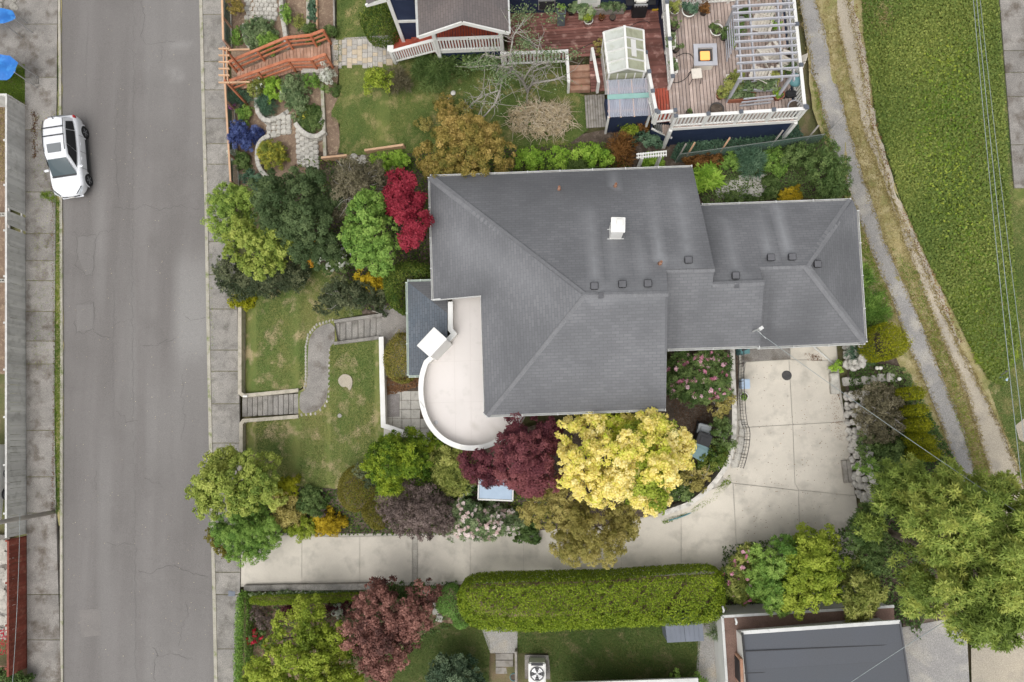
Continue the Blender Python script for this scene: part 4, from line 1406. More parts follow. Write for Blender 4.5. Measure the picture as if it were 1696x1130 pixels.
# box vents and pipes standing on the slopes
def on_slope(u, v, slope_pts):
    W = [P(*p) for p in slope_pts]
    n_ = (W[1] - W[0]).cross(W[2] - W[0]).normalized()
    d = ray(u, v)
    c = Vector((0, 0, CAMZ))
    t = n_.dot(W[0] - c) / n_.dot(d)
    return c + d * t


S_N, S_B, S_C, S_E = [NE, NW, APX], [E1, E2, C1], [NG1, NG0, C0], [SG1, (1419, 348, 6.0), D1]
vent0 = None
for u, v, sl, par in ((984, 475, S_N, slopeN), (1030, 472, S_N, slopeN), (1072, 471, S_N, slopeN), (1139, 432, S_N, slopeN), (1217, 458, S_C, slopeC), (1275, 428, S_C, slopeC), (1310, 427, S_C, slopeC), (1352, 439, S_E, slopeE)):
    p = on_slope(u, v, sl)
    if vent0 is None:
        mb = MB()
        mb.box((0, 0, .06), (.24, .24, .18)); mb.box((0, 0, .16), (.29, .28, .04))
        vent0 = mb.build('roof_vent', MATS['ventgrey'], par, bevel=.03)
        vent0.location = p - HB
    else:
        copy_obj(vent0, par, p - HB)
for u, v in ((995, 490), (1220, 473)):
    p = on_slope(u, v, [SWc, SEc, RA] if u < 1000 else S_B)
    mb = MB(); mb.box((0, 0, .02), (.16, .2, .07))
    o = mb.build('roof_vent', MATS['ventgrey'], slopeS if u < 1000 else slopeB); o.location = p - HB
for u, v, sl, par in ((926, 314, S_N, slopeN), (1019, 309, S_N, slopeN), (1093, 437, S_N, slopeN)):
    p = on_slope(u, v, sl)
    mb = MB()
    mb.lathe((0, 0, -.05), [(.10, 0), (.055, .10), (.05, .38), (.035, .38), (.035, .3)], 10)
    o = mb.build('vent_pipe', MATS['rustpipe'], par, True); o.location = p - HB

# walls below the eaves
def walls(name, pts, top, bottom, mat):
    mb = MB(HB)
    pp = [(p[0], p[1]) for p in pts]
    mb.prism(pp, top, bottom)
    return mb.build(name, MATS[mat], house)


w0 = [P(*NW), P(*NE), P(*SEc), P(*SWc), P(799, 490, 6.82), P(718, 497, 6.0)]
def inset(pts, d):
    c = Vector((sum(p.x for p in pts) / len(pts), sum(p.y for p in pts) / len(pts), 0))
    return [(p.x + (c.x - p.x) / max(.1, abs(c.x - p.x)) * d, p.y + (c.y - p.y) / max(.1, abs(c.y - p.y)) * d) for p in pts]


wm = inset(w0, .5)
wm[5] = (wm[0][0] , wm[4][1] + .02)
walls('wall', wm, 5.85, 2.2, 'stucco')
wg = inset([P(*NG0), P(*NG1), P(*SG1), P(*SG0)], .5)
wg = [(4.9, wg[0][1]), wg[1], wg[2], (4.9, wg[3][1])]
walls('wall', wg, 5.7, 2.3, 'stucco')
# garage door facing the court
q0, q1 = wg[2], wg[3]
yd = min(q0[1], q1[1]) - .03
gx0, gx1 = P(1245, 580, 3.2).x, P(1365, 580, 3.2).x
gd = MB(HB)
gd.box(((gx0 + gx1) / 2, yd, 4.15), (gx1 - gx0, .06, 2.1))
door = gd.build('garage_door', MATS['whitepaint'], house)
for k in range(4):
    m2 = MB(HB)
    m2.box(((gx0 + gx1) / 2, yd - .04, 3.37 + .52 * k), (gx1 - gx0 - .1, .03, .48))
    m2.build('panel', MATS['whitepaint'], door)
# windows on the south wall
for cx in (-1.2, 1.2, 3.4):
    m2 = MB(HB); m2.box((cx, wm[2][1] - .02, 4.7), (1.3, .06, 1.3))
    wdw = m2.build('window', MATS['whitepaint'], house)
    m3 = MB(HB); m3.box((cx, wm[2][1] - .055, 4.7), (1.15, .03, 1.15)); m3.build('pane', MATS['black'], wdw)

# gutters with brackets
def gutter(a, b, out, mat='whitepaint'):
    A_, B_ = P(*a), P(*b)
    d = (B_ - A_).normalized()
    s = Vector((-d.y, d.x, 0)) * out
    mb = MB(HB)
    o_ = s * .035 + Vector((0, 0, -.07))
    mb.bar(A_ + o_ + Vector((0, 0, -.05)), B_ + o_ + Vector((0, 0, -.05)), .07, .03)
    mb.bar(A_ + s * .075 + Vector((0, 0, -.06)), B_ + s * .075 + Vector((0, 0, -.06)), .018, .11)
    mb.bar(A_ + s * .0 + Vector((0, 0, -.075)), B_ + s * .0 + Vector((0, 0, -.075)), .02, .11)
    g = mb.build('gutter', MATS[mat], house)
    L = (B_ - A_).length
    n = max(2, int(L / 1.25))
    for k in range(n + 1):
        p = A_ + (B_ - A_) * ((k + .02) / (n + .04))
        m2 = MB(HB)
        m2.bar(p + Vector((0, 0, .0)), p + s * .10 + Vector((0, 0, -.0)), .035, .02)
        m2.build('bracket', MATS[mat], g)


surf('gutterwhite', (.58, .58, .56), (.50, .50, .48), 2, (.40, .40, .37), 6, .5, f3=(.55, .75))
gutter(NW, NE, 1, 'gutterwhite'); gutter(NW, (718, 497, 6.0), -1, 'gutterwhite')
gutter((799, 490, 6.82), SWc, -1, 'gutterwhite'); gutter(SWc, SEc, -1, 'gutterwhite')
gutter((1105, 578, 6.45), E2, -1, 'gutterwhite'); gutter(SG0, SG1, -1, 'gutterwhite')
gutter((1162, 340.7, 6.05), NG1, 1, 'gutterwhite'); gutter((1419, 348, 6.0), SG1, 1, 'gutterwhite')
# fascia along the notch
mb = MB(HB)
mb.bar(P(718, 497, 5.95), P(799, 490, 6.77), .06, .12)
mb.build('fascia', MATS['gutterwhite'], house)

# chimney on the north slope
pc = on_slope(1019, 388, S_N)
mb = MB(HB)
mb.box((pc.x, pc.y + .05, pc.z + .42), (.45, .50, 1.2), math.radians(-2))
ch = mb.build('chimney', MATS['whitepaint'], house, bevel=.015)
m2 = MB(HB)
m2.box((pc.x, pc.y + .05, pc.z + 1.05), (.52, .57, .09), math.radians(-2)); m2.box((pc.x + .05, pc.y + .12, pc.z + 1.13), (.24, .22, .10), 0)
m2.build('chimney_cap', MATS['whitepaint'], ch, bevel=.015)
m2 = MB(HB)
m2.bar((pc.x - .36, pc.y, pc.z + .65), (pc.x - .22, pc.y, pc.z + .65), .025, .025); m2.bar((pc.x - .31, pc.y - .21, pc.z + .08), (pc.x + .31, pc.y - .21, pc.z + .08), .03, .03)
m2.build('flashing', MATS['gutterwhite'], ch)

# ---- entrance wing with the blue-grey hip roof, terrace, curved parapet
ZE, ZR = 4.95, 5.75
BL = MATS['shingle_blue']
roof_slope('entry_roof', [(675, 467, ZE), (677.5, 622, ZE), (741, 562, ZR), (741, 519, ZR)], BL, house, HB, wear=lambda u, v: .0)
roof_slope('entry_roof', [(742, 465, ZE), (675, 467, ZE), (741, 519, ZR)], MATS['shingle'], house, HB)
roof_slope('entry_roof', [(677.5, 622, ZE), (703, 621, ZE), (741, 562, ZR)], BL, house, HB)
surf('mintgutter', (.55, .62, .55), (.50, .56, .50), 3, rough=.5)
for a, b, s_ in (((675, 467, ZE), (718, 465.5, ZE), 1), ((675, 467, ZE), (677.5, 622, ZE), -1), ((677.5, 622, ZE), (698, 621.4, ZE), -1)):
    gutter(a, b, s_, 'mintgutter')
eb = [P(675, 467, ZE), P(755, 464, ZE), P(755, 620, ZE), P(677.5, 622, ZE)]
wi = inset(eb, .35)
walls('wall', wi, ZE - .05, 2.2, 'stucco')
m2 = MB(HB)
xl = wi[0][0] - .03
m2.box((xl, P(680, 545, 3.6).y, 3.75), (.06, 1.0, 2.1)); dr = m2.build('front_door', MATS['timber_red'], house)
m3 = MB(HB); m3.lathe((xl - .06, P(680, 545, 3.6).y + .38, 3.7), [(.03, 0), (.03, .05)], 8); m3.build('handle', MATS['steel'], dr)

# terrace floor
ZT = 5.32
arc = [(746, 500), (746, 546), (752, 553), (716, 591), (706, 600), (700, 616), (697, 635), (697, 655), (701, 680), (711, 704), (728, 724), (750, 737), (772, 742.5), (793, 742), (812, 737), (830, 727), (846, 714), (858, 698), (866, 682)]
inner = [P(u, v, ZT + .45) for u, v in arc]
loc = [(p.x, p.y) for p in inner] + [(P(866, 660, ZT).x, P(866, 660, ZT).y), (P(806, 660, ZT).x, P(806, 660, ZT).y), (P(806, 485, ZT).x, P(806, 485, ZT).y), (inner[0].x, P(746, 485, ZT).y)]
pl = resample(loc, .25)
vs, fs = cdt(pl, .25)
me = raw_mesh('terrace_floor', [Vector((v_[0], v_[1], ZT)) - HB for v_ in vs], [list(f_) for f_ in fs])
at = me.attributes.new('wear', 'FLOAT', 'POINT')


def ter_wear(u, v):
    d = math.hypot((u - 803) / 1.15, v - 722)
    return .55 * math.exp(-((d - 22) / 2.2) ** 2) * (1 if v < 726 else .5) + .22 * math.exp(-(d / 18) ** 2) + .3 * math.exp(-((v - 494) / 5) ** 2)


at.data.foreach_set('value', [ter_wear(*to_px((v_[0], v_[1], ZT))) for v_ in vs])
bm = bmesh.new(); bm.from_mesh(me)
for f_ in bm.faces:
    if f_.normal.z < 0: f_.normal_flip()
bm.to_mesh(me); bm.free()
tf = link('terrace_floor', me, MATS['membrane'], house)
surf('seamgrey', (.625, .583, .548), (.60, .56, .525), 3, rough=.8)
for u_ in (752, 778):
    a_, b_ = P(u_, 500 if u_ > 760 else 560, ZT), P(u_ + 3, 738 if u_ > 760 else 730, ZT)
    sm_ = MB(HB); sm_.bar(a_ + Vector((0, 0, .003)), b_ + Vector((0, 0, .003)), .022, .008); sm_.build('membrane_seam', MATS['seamgrey'], tf)
for v_ in (600, 668):
    a_, b_ = P(712 if v_ < 650 else 704, v_, ZT), P(800, v_ - 3, ZT)
    sm_ = MB(HB); sm_.bar(a_ + Vector((0, 0, .004)), b_ + Vector((0, 0, .004)), .022, .008); sm_.build('membrane_seam', MATS['seamgrey'], tf)
dr9 = MB(HB); q9 = P(722, 700, ZT); dr9.lathe(q9, [(.09, .0), (.09, .012), (.03, .016)], 14); dr9.build('drain', MATS['steel'], tf)
# parapet wall: outer wall to the ground and white coping
arcs = [arc[0], arc[1], arc[2], arc[3]] + smooth_poly(arc[4:], 2, closed=False)
pp = [P(u, v, ZT + .45) for u, v in arcs]
mb = MB(HB)
mb.wall(pp, .15, ZT + .42, 2.1)
par = mb.build('parapet', MATS['stucco'], house)
m2 = MB(HB)
m2.wall(pp, .20, ZT + .47, ZT + .40)
m2.build('coping', MATS['whitepaint'], par)
for k in (3, 20):
    m3 = MB(HB); q = pp[k]; m3.box((q.x, q.y, ZT + .475), (.05, .30, .02), .6); m3.build('coping_joint', MATS['gutterwhite'], par)
# square chimney on the parapet
tc = [P(719, 543, 7.05), P(740, 562, 7.05), P(712.5, 591, 7.05), P(691.5, 572.5, 7.05)]
mb = MB(HB)
mb.prism([(p.x, p.y) for p in tc], 7.05, 4.9)
ch2 = mb.build('chimney', MATS['whitepaint'], house, bevel=.02)
cc = sum((p for p in tc), Vector()) / 4
m2 = MB(HB)
m2.prism([(cc.x + (p.x - cc.x) * 1.04, cc.y + (p.y - cc.y) * 1.04) for p in tc], 7.11, 7.04)
m2.build('chimney_cap', MATS['whitepaint'], ch2, bevel=.015)
# electric service mast on the south eave
pm = on_slope(1247, 549, S_B)
mb = MB(HB)
mb.tube([pm + Vector((0, 0, -.2)), pm + Vector((.02, 0, .75))], .03, 8); mb.box((pm.x + .05, pm.y, pm.z + .82), (.16, .12, .12), .6); mb.bar(pm + Vector((0, .0, .5)), pm + Vector((.30, -.35, .55)), .015, .015)
mb.build('service_mast', MATS['gutterwhite'], house)
# downspout from the garage eave
mb = MB(HB)
d0 = P(1373, 573, 5.75)
ds = [d0, d0 + Vector((.0, .25, -.35)), Vector((d0.x + .0, wg[2][1] - .06, 4.9)), Vector((d0.x, wg[2][1] - .06, 3.35)), P(1380, 602, 3.2)]
mb.tube(ds, .045, 8)
mb.build('downspout', MATS['whitepaint'], house, True)
# ------------------------------------------------------------------ front yard: retaining walls, stairs, patio
def px_wall(name, label, cat, pxs, thick, tops, bottoms, mat, bevel=.02, coping=None):
    """free-standing wall traced along its top edge"""
    pts = [P(u, v, z) for (u, v), z in zip(pxs, tops)]
    root = thing(name, label, cat, (pts[0].x, pts[0].y, bottoms[0]))
    mb = MB(root.location)
    mb.wall(pts, thick, tops, bottoms)
    mb.build('wall_body', MATS[mat], root, bevel=0)
    if coping:
        m2 = MB(root.location)
        m2.wall(pts, thick + .06, [t + .035 for t in tops], [t - .03 for t in tops])
        m2.build('coping', MATS[coping], root)
    return root


surf('tanconcrete', (.46, .415, .335), (.40, .36, .29), 2, (.31, .29, .22), 4, .9, .3, 30, speck=.4)
px_wall('retaining_wall', 'low tan concrete wall along the sidewalk north of the front stairs', 'wall',
        [(397, 508), (397, 600), (397, 651), (403, 655.5), (430, 653), (494, 646.5)], .17, [.98, .88, .84, .84, .98, 1.62], [-.3, -.3, -.3, -.3, -.1, .6], 'tanconcrete')
px_wall('retaining_wall', 'low tan concrete wall along the sidewalk south of the front stairs', 'wall',
        [(494, 690), (430, 695), (403, 697), (399, 702), (399, 748), (399, 800)], .17, [1.58, .95, .80, .78, .72, .60], [.6, -.1, -.3, -.3, -.3, -.3], 'tanconcrete')
px_wall('retaining_wall', 'white painted parapet wall beside the patio and lawn', 'wall',
        [(631.5, 558), (633, 630), (635, 705), (668, 716)], .15, [3.35, 3.3, 3.25, 3.2], [1.8, 1.8, 1.8, 1.8], 'stucco', coping='whitepaint')


def stair(label, px0, px1, pxa, pxb, z0, z1, n, mat, cat='stairs', cheeks=None):
    """flight between the pixel edges: px0->px1 along the lower... each tread its own slab"""
    root = thing('stairs', label, cat, P(px0[0], px0[1], z0))
    og = root.location
    for k in range(n):
        t0, t1 = (k + .035) / n, (k + .965) / n
        z = z0 + (z1 - z0) * (k + 1) / n
        a = (px0[0] + (px1[0] - px0[0]) * t0, px0[1] + (px1[1] - px0[1]) * t0)
        b = (px0[0] + (px1[0] - px0[0]) * t1, px0[1] + (px1[1] - px0[1]) * t1)
        c = (pxa[0] + (pxb[0] - pxa[0]) * t1, pxa[1] + (pxb[1] - pxa[1]) * t1)
        d = (pxa[0] + (pxb[0] - pxa[0]) * t0, pxa[1] + (pxb[1] - pxa[1]) * t0)
        mb = MB(og)
        mb.slab([P(*a, z), P(*b, z), P(*c, z), P(*d, z)], .30)
        mb.build('tread', MATS[mat], root, bevel=.012)
    for ch in cheeks or ():
        pts = [P(u, v, z) for u, v, z in ch]
        mb = MB(og); mb.wall(pts, .14, [p.z for p in pts], [p.z - .5 for p in pts]); mb.build('cheek_wall', MATS['concrete'], root)
    return root


stair('grey concrete stairs climbing from the sidewalk to the curved path', (401, 658.5), (495, 652), (401, 690.5), (495, 685), .18, 1.50, 11, 'concrete')
stair('grey concrete stairs climbing from the path to the front door', (553, 535), (633, 524), (553, 566), (633, 556), 1.62, 2.85, 8, 'concrete',
      cheeks=[[(553, 532.5, 1.95), (633, 521.5, 3.05)], [(553, 569, 1.95), (628, 559, 3.0)]])

# patio of square slabs in front of the curved wall
pat = thing('patio', None, None, G(680, 690))
tag(pat, kind='structure')
drape('patio_bed', [(636, 636), (700, 630), (700, 680), (722, 726), (742, 742), (705, 752), (668, 720), (637, 706)], MATS['darksoil'], .03, 10)
pz = G(690, 690).z + .07
p00 = P(665.5, 648, pz)
t0m = MB(); t0m.box((0, 0, -.04), (.395, .395, .08))
tile0 = None
for i in range(-2, 6):
    for j in range(0, 8):
        x, y = p00.x + i * .41 + j * .012, p00.y - j * .41
        u, v = to_px((x + .2, y - .2, pz))
        if u < 640 or v > 748 or (u > 700 and v < 690) or (u > 722 and v < 735) or u > 742: continue
        if (v > 719 and u < 668) or (v > 730 and u < 690): continue
        if tile0 is None:
            tile0 = t0m.build('paving_tile', MATS['patio'], pat, bevel=.006)
            o = tile0
        else:
            o = copy_obj(tile0, pat)
        o.location = Vector((x + .2, y - .2, pz + random.uniform(-.006, .006))) - pat.location
        o.rotation_euler = (0, 0, random.uniform(-.01, .01))
mt = MB(); q = P(650, 672, pz + .02)
mt.box((0, 0, 0), (.62, 1.0, .02), .02)
o = mt.build('door_mat', MATS['brownmat'] if 'brownmat' in MATS else surf('brownmat', (.27, .25, .24), (.22, .20, .19), 6, rough=.95, speck=.6), None)
o.location = q
tag(o, 'worn grey mat lying on the patio by the white parapet', 'mat')
scatter('leaf_litter', 'reddish fallen leaves on the patio under the round shrub', [(640, 624), (696, 626), (692, 640), (664, 650), (640, 655)], FOL['litter'], 900, .07, .05, 1, .2, .10, seed=71, tone=(.7, .2))

# water meter covers in the sidewalks
for (u, v, lab) in ((57, 133, 'square concrete meter cover set in the west sidewalk'), (384, 983, 'small grey metal meter lid set in the east sidewalk')):
    q = G(u, v, .112)
    mb = MB(q)
    mb.box((q.x, q.y, q.z), (.45, .42, .02) if u < 100 else (.34, .26, .02)); mb.box((q.x + .03, q.y, q.z + .012), (.2, .16, .02) if u < 100 else (.28, .20, .02))
    o = mb.build('meter_cover', MATS['concrete'] if u < 100 else MATS['shedgrey'], None, bevel=.005)
    o.location = q
    tag(o, lab, 'cover')
# house number light at the stair foot
q = P(406.5, 656.5, .9)
mb = MB(q); mb.box((q.x, q.y, q.z), (.22, .09, .10))
o = mb.build('step_light', MATS['whitepaint'], None, bevel=.01); o.location = q
tag(o, 'small white lamp on the wall at the stair foot', 'lamp')


# ------------------------------------------------------------------ west side of the street: fences, pole, tarps
def board_fence(name, label, y0, y1, base_u, hi, mat, wd=.142, post_every=16, breaks=()):
    A_, B_ = G(base_u(y0), y0), G(base_u(y1), y1)
    L = (B_ - A_).length
    n = int(L / wd)
    root = thing(name, label, 'fence', A_)
    b0 = None
    ang = math.atan2(B_.y - A_.y, B_.x - A_.x)
    for k in range(n):
        t = (k + .5) / n
        p = A_.lerp(B_, t)
        u, v = to_px(p)
        if any(a < v < b for a, b in breaks): continue
        if b0 is None:
            mb = MB(); mb.box((0, 0, hi / 2 - .05), (wd * .96, .022, hi + .1)); b0 = mb.build('board', MATS[mat], root); o = b0
        else:
            o = copy_obj(b0, root)
        o.location = p - A_ + Vector((random.uniform(-.006, .006), 0, random.uniform(-.015, .015)))
        o.rotation_euler = (0, random.gauss(0, .006), ang)
    perp = Vector((math.sin(ang), -math.cos(ang), 0))
    if perp.x > 0: perp = -perp
    for hh in (.25, hi - .2):
        mb = MB(A_)
        mb.bar(A_ + perp * .04 + Vector((0, 0, hh)), B_ + perp * .04 + Vector((0, 0, hh)), .05, .09)
        mb.build('rail', MATS[mat], root)
    mb = MB(A_)
    mb.bar(A_ + Vector((0, 0, hi + .03)), B_ + Vector((0, 0, hi + .03)), .10, .03)
    mb.build('cap_rail', MATS[mat], root)
    for k in range(0, n + 1, post_every):
        p = A_.lerp(B_, k / n) + perp * .1
        mb = MB(A_); mb.box((p.x, p.y, p.z + hi / 2), (.09, .09, hi + .08), ang); mb.build('post', MATS[mat], root)
    return root


fb = lambda y: 44 + (y - 565) * .002
board_fence('board_fence', 'long weathered grey board fence along the west sidewalk', 178, 884, fb, 1.28, 'fence_grey', breaks=((356, 361), (383, 388)))
board_fence('board_fence', 'rust-red board fence south of the grey fence on the west sidewalk', 889, 1106, lambda y: 45.5, 1.18, 'fence_red', wd=.12)
# return of the grey fence into the yard
A_ = G(44, 177); B_ = A_ + Vector((-3.2, .05, 0))
root = thing('fence_return', 'short grey fence panel turning away from the street into the yard', 'fence', A_)
b0 = None
for k in range(22):
    p = A_.lerp(B_, k / 22)
    if b0 is None:
        mb = MB(); mb.box((0, 0, .6), (.136, .022, 1.36)); b0 = mb.build('board', MATS['fence_grey'], root); o = b0
    else: o = copy_obj(b0, root)
    o.location = p - A_
mb = MB(A_); mb.bar(A_ + Vector((0, 0, 1.31)), B_ + Vector((0, 0, 1.31)), .10, .03); mb.build('cap_rail', MATS['fence_grey'], root)
mb = MB(A_); mb.bar(A_ + Vector((0, .05, 1.0)), B_ + Vector((0, .05, 1.0)), .05, .09); mb.build('rail', MATS['fence_grey'], root)

q = G(91, 848)
mb = MB(q)
mb.tube([q + Vector((0, 0, -.3)), q + Vector((-.10, -.05, 4)), q + Vector((-.3, .25, 10.5))], [.11, .10, .075], 14)
pole = mb.build('utility_pole', MATS['pole'], None, True)
pole.location = q
tag(pole, 'tall wooden utility pole rising at the west kerb', 'pole')
pt = q + Vector((-.3, .25, 10.3))
mb = MB(q); mb.bar(pt + Vector((-1.1, 0, 0)), pt + Vector((1.1, 0, 0)), .09, .11); mb.build('crossarm', MATS['pole'], pole)
for k in (-1, -.5, .5, 1):
    mb = MB(q); mb.lathe(pt + Vector((k, 0, .05)), [(.03, 0), (.045, .05), (.03, .10), (.045, .13), (.02, .18)], 8); mb.build('insulator', MATS['steel'], pole, True)

# blue tarpaulins
for pts, zt, lab in (([(-45, 4), (8, 8), (26, 31), (6, 38), (-45, 40)], 1.1, 'blue tarpaulin roof near the rock pile, northernmost of two'), ([(-45, 84), (4, 84), (30, 104), (28, 121), (5, 129), (-45, 132)], 1.2, 'blue tarpaulin beside the bright grass, southernmost of two')):
    W = [P(u, v, zt + 1.1 + (.35 if i in (1,) else 0)) for i, (u, v) in enumerate(pts)]
    c = sum(W, Vector()) / len(W); c.z = G(10, 60).z
    root = thing('tarpaulin', lab, 'tarpaulin', c)
    vs, fs = cdt(resample([(w_.x, w_.y) for w_ in W], .2), .2)
    mb = MB(c)
    zz = lambda x, y: zt + .95 + .07 * math.sin(x * 5) + .06 * math.sin(y * 7 + x) + .14 * (x - c.x)
    base = len(mb.V)
    for v_ in vs: mb.v((v_[0], v_[1], zz(v_[0], v_[1])))
    for f_ in fs: mb.F.append([base + i for i in f_])
    mb.build('sheet', MATS['tarp'], root, True)
    for w_ in W[1:4]:
        m2 = MB(c); m2.tube([(w_.x - .08, w_.y, c.z - .1), (w_.x - .08, w_.y, zz(w_.x, w_.y) - .02)], .025, 6); m2.build('pole', MATS['steel'], root)

# rock pile, trailer and clutter behind the fence
def rock(name, mat, s, seed, parent, loc, flat=.65):
    r = random.Random(seed)
    bm = bmesh.new()
    bmesh.ops.create_icosphere(bm, subdivisions=2, radius=.5)
    for v_ in bm.verts:
        v_.co *= 1 + r.uniform(-.16, .16)
        v_.co.x *= s * r.uniform(.98, 1.02); v_.co.y *= s * .85; v_.co.z *= s * flat
    me = bpy.data.meshes.new(name); bm.to_mesh(me); bm.free()
    o = link(name, me, MATS[mat], parent)
    o.location = loc
    o.rotation_euler = (0, 0, r.uniform(0, 6))
    return o


q = G(10, 8)
rp = thing('rock_pile', 'heap of brown rocks in the northwest corner yard', 'rocks', q)
for k in range(16):
    g = G(random.uniform(-10, 26), random.uniform(-12, 14), .05)
    rock('rock', 'stone', random.uniform(.25, .5), k, rp, g - q)
q = P(3, 800, .5)
tr_ = thing('utility_trailer', 'pale grey box trailer behind the west fence', 'trailer', (q.x - .6, q.y, G(3, 800).z))
mb = MB(tr_.location); mb.box((q.x - .62, q.y, q.z + .55), (1.7, 3.7, 1.0)); mb.build('box', MATS['plasticblue'] if False else MATS['whitepaint'], tr_, bevel=.05)
for sy in (-.5, .5):
    mb = MB(tr_.location); mb.tube([(q.x + .22, q.y + sy, q.z - .05), (q.x + .40, q.y + sy, q.z - .05)], .3, 16); mb.build('wheel', MATS['black'], tr_, True)
mb = MB(tr_.location); mb.lathe((q.x + .05, q.y + 1.35, q.z + 1.06), [(.33, 0), (.34, .08), (.2, .10), (.16, .04)], 18); mb.build('spare_tyre', MATS['black'], tr_, True)
for (u, v, w_, d_, lab) in ((6, 357, 1.0, .16, 'row of grey hollow blocks nearest the fence jog'), (6, 466, 1.0, .16, 'row of grey hollow blocks further south in the yard')):
    q = G(u, v)
    root = thing('block_row', lab, 'blocks', q)
    for k in range(4):
        mb = MB(q)
        x = q.x - .75 + k * .40
        mb.box((x, q.y - .06, q.z + .12), (.38, .04, .2)); mb.box((x, q.y + .06, q.z + .12), (.38, .04, .2))
        for dx in (-.17, 0, .17): mb.box((x + dx, q.y, q.z + .12), (.04, .08, .19))
        mb.build('block', MATS['block'], root)
# paved yard behind the red fence
pv = thing('stone_terrace', None, None, G(5, 960)); tag(pv, kind='structure')
drape('yard', [(-160, 886), (16, 886), (18, 1060), (-160, 1060)], MATS['oldconcrete'], .02, 20)
k = 0
for yy in range(905, 1050, 20):
    for xx in (-14, 4, 15):
        k += 1
        g = G(xx + random.uniform(-3, 1), yy + random.uniform(-5, 5), .05)
        rock('flagstone', 'stone', random.uniform(.5, .75), 200 + k, pv, g - pv.location, .16)
scatter('leaf_litter', 'red fallen petals on the stone terrace behind the red fence', [(-10, 1045), (16, 1040), (18, 1080), (-10, 1090)], FOL['redfl'], 160, .09, .06, 1, .3, .12, seed=72, tone=(.4, .2))
q = G(4, 1108)
root = thing('timber_steps', 'short run of red-brown timber slats at the south end of the red fence', 'steps', q)
for k in range(4):
    mb = MB(q); mb.box((q.x - .3, q.y + .22 - k * .14, q.z + .35), (1.6, .09, .04)); mb.build('slat', MATS['timber_plank'], root)
plant('lawn_shrub', 'rounded green shrub south of the red fence', 'shrub', ('e', 18, 1135, 42, 26), 1.0, 'shrub', 'shrub')


# ------------------------------------------------------------------ overhead wires
def wire(label, a, b, sag, r=.012, n=24, group=None):
    A_, B_ = P(*a), P(*b)
    mb = MB(A_)
    pts = []
    for k in range(n + 1):
        t = k / n
        p = A_.lerp(B_, t); p.z -= 4 * sag * t * (1 - t)
        pts.append(p)
    mb.tube(pts, r, 5)
    o = mb.build('overhead_wire', MATS['wire'], None, True)
    o.location = A_
    return tag(o, label, 'wire', group)


wire('westernmost twisted power line crossing the ivy field', (1607, -60, 9.0), (1692, 800, 9.0), .1, .011)
wire('power line just east of the westernmost one over the field', (1612, -60, 9.1), (1700, 760, 9.1), .1, .011)
wire('thin easternmost cable over the field', (1617, -60, 8.4), (1716, 760, 8.4), .1, .009)
wire('service cable running from the roof mast to the southeast', (1250, 546, 7.75), (1720, 872, 9.6), .25, .010)
wire('cable crossing the large tree and dark roof in the southeast corner', (1380, 1150, 8.6), (1740, 925, 9.2), .15, .010)
wire('pinkish cable running south over the red fence', (33, 850, 5.5), (16, 1190, 5.2), .1, .010)
# ------------------------------------------------------------------ northern neighbour
surf('greenglass', (.60, .62, .57), (.55, .57, .52), 2, (.48, .50, .42), 4, .25, spec=.5)
surf('greenglass2', (.40, .41, .29), (.36, .37, .26), 2, (.30, .30, .2), 4, .25, spec=.5)
surf('capgrey', (.12, .13, .15), (.10, .11, .13), 4, rough=.5)


def mat_clear(name, c, alpha):
    m, nt, b, out = nmat(name)
    b.inputs['Base Color'].default_value = c4(c)
    b.inputs['Roughness'].default_value = .25
    tr = nt.nodes.new('ShaderNodeBsdfTransparent')
    mx = nt.nodes.new('ShaderNodeMixShader')
    mx.inputs[0].default_value = alpha
    nt.links.new(tr.outputs[0], mx.inputs[1]); nt.links.new(b.outputs[0], mx.inputs[2])
    nt.links.new(mx.outputs[0], out.inputs[0])
    return m


mat_clear('corrugated', (.50, .52, .60), .62)
mat_clear('netting', (.16, .24, .21), .42)


def railing(label, A_, B_, hi=.95, spans=2, pitch=.15, mat='whitepaint', group=None, bal=True, post=.11, cap=True, rails=(.12,), toprail=(.13, .05), name='railing', mids=()):
    """post-and-baluster railing; A_, B_ on the floor (may slope)"""
    A_, B_ = Vector(A_), Vector(B_)
    root = thing(name, label, 'railing', A_, group)
    d = B_ - A_
    L = d.length
    ang = math.atan2(d.y, d.x)
    post0 = cap0 = bal0 = None
    for k in range(spans + 1):
        p = d * (k / spans)
        if post0 is None:
            mb = MB(); mb.box((0, 0, hi / 2 + .0), (post, post, hi + .12)); post0 = mb.build('post', MATS[mat], root); o = post0
            if cap:
                mb = MB(); mb.box((0, 0, hi + .09), (post + .05, post + .05, .06)); cap0 = mb.build('post_cap', MATS['capgrey'], post0, bevel=.01)
        else:
            o = copy_obj(post0, root)
        o.location = p; o.rotation_euler = (0, 0, ang)
    for nm, hh, ww, tt in [('top_rail', hi, toprail[0], toprail[1])] + [('bottom_rail', q, .06, .07) for q in rails] + [('middle_rail', q, .04, .09) for q in mids]:
        mb = MB(); mb.bar((0, 0, hh), d + Vector((0, 0, hh)), ww, tt); mb.build(nm, MATS[mat], root)
    if bal:
        n = int(L / pitch)
        for k in range(1, n):
            p = d * (k / n)
            if bal0 is None:
                mb = MB(); mb.box((0, 0, hi / 2 + .04), (.065, .035, hi - .14)); bal0 = mb.build('baluster', MATS[mat], root); o = bal0
            else: o = copy_obj(bal0, root)
            o.location = p; o.rotation_euler = (0, 0, ang)
    return root


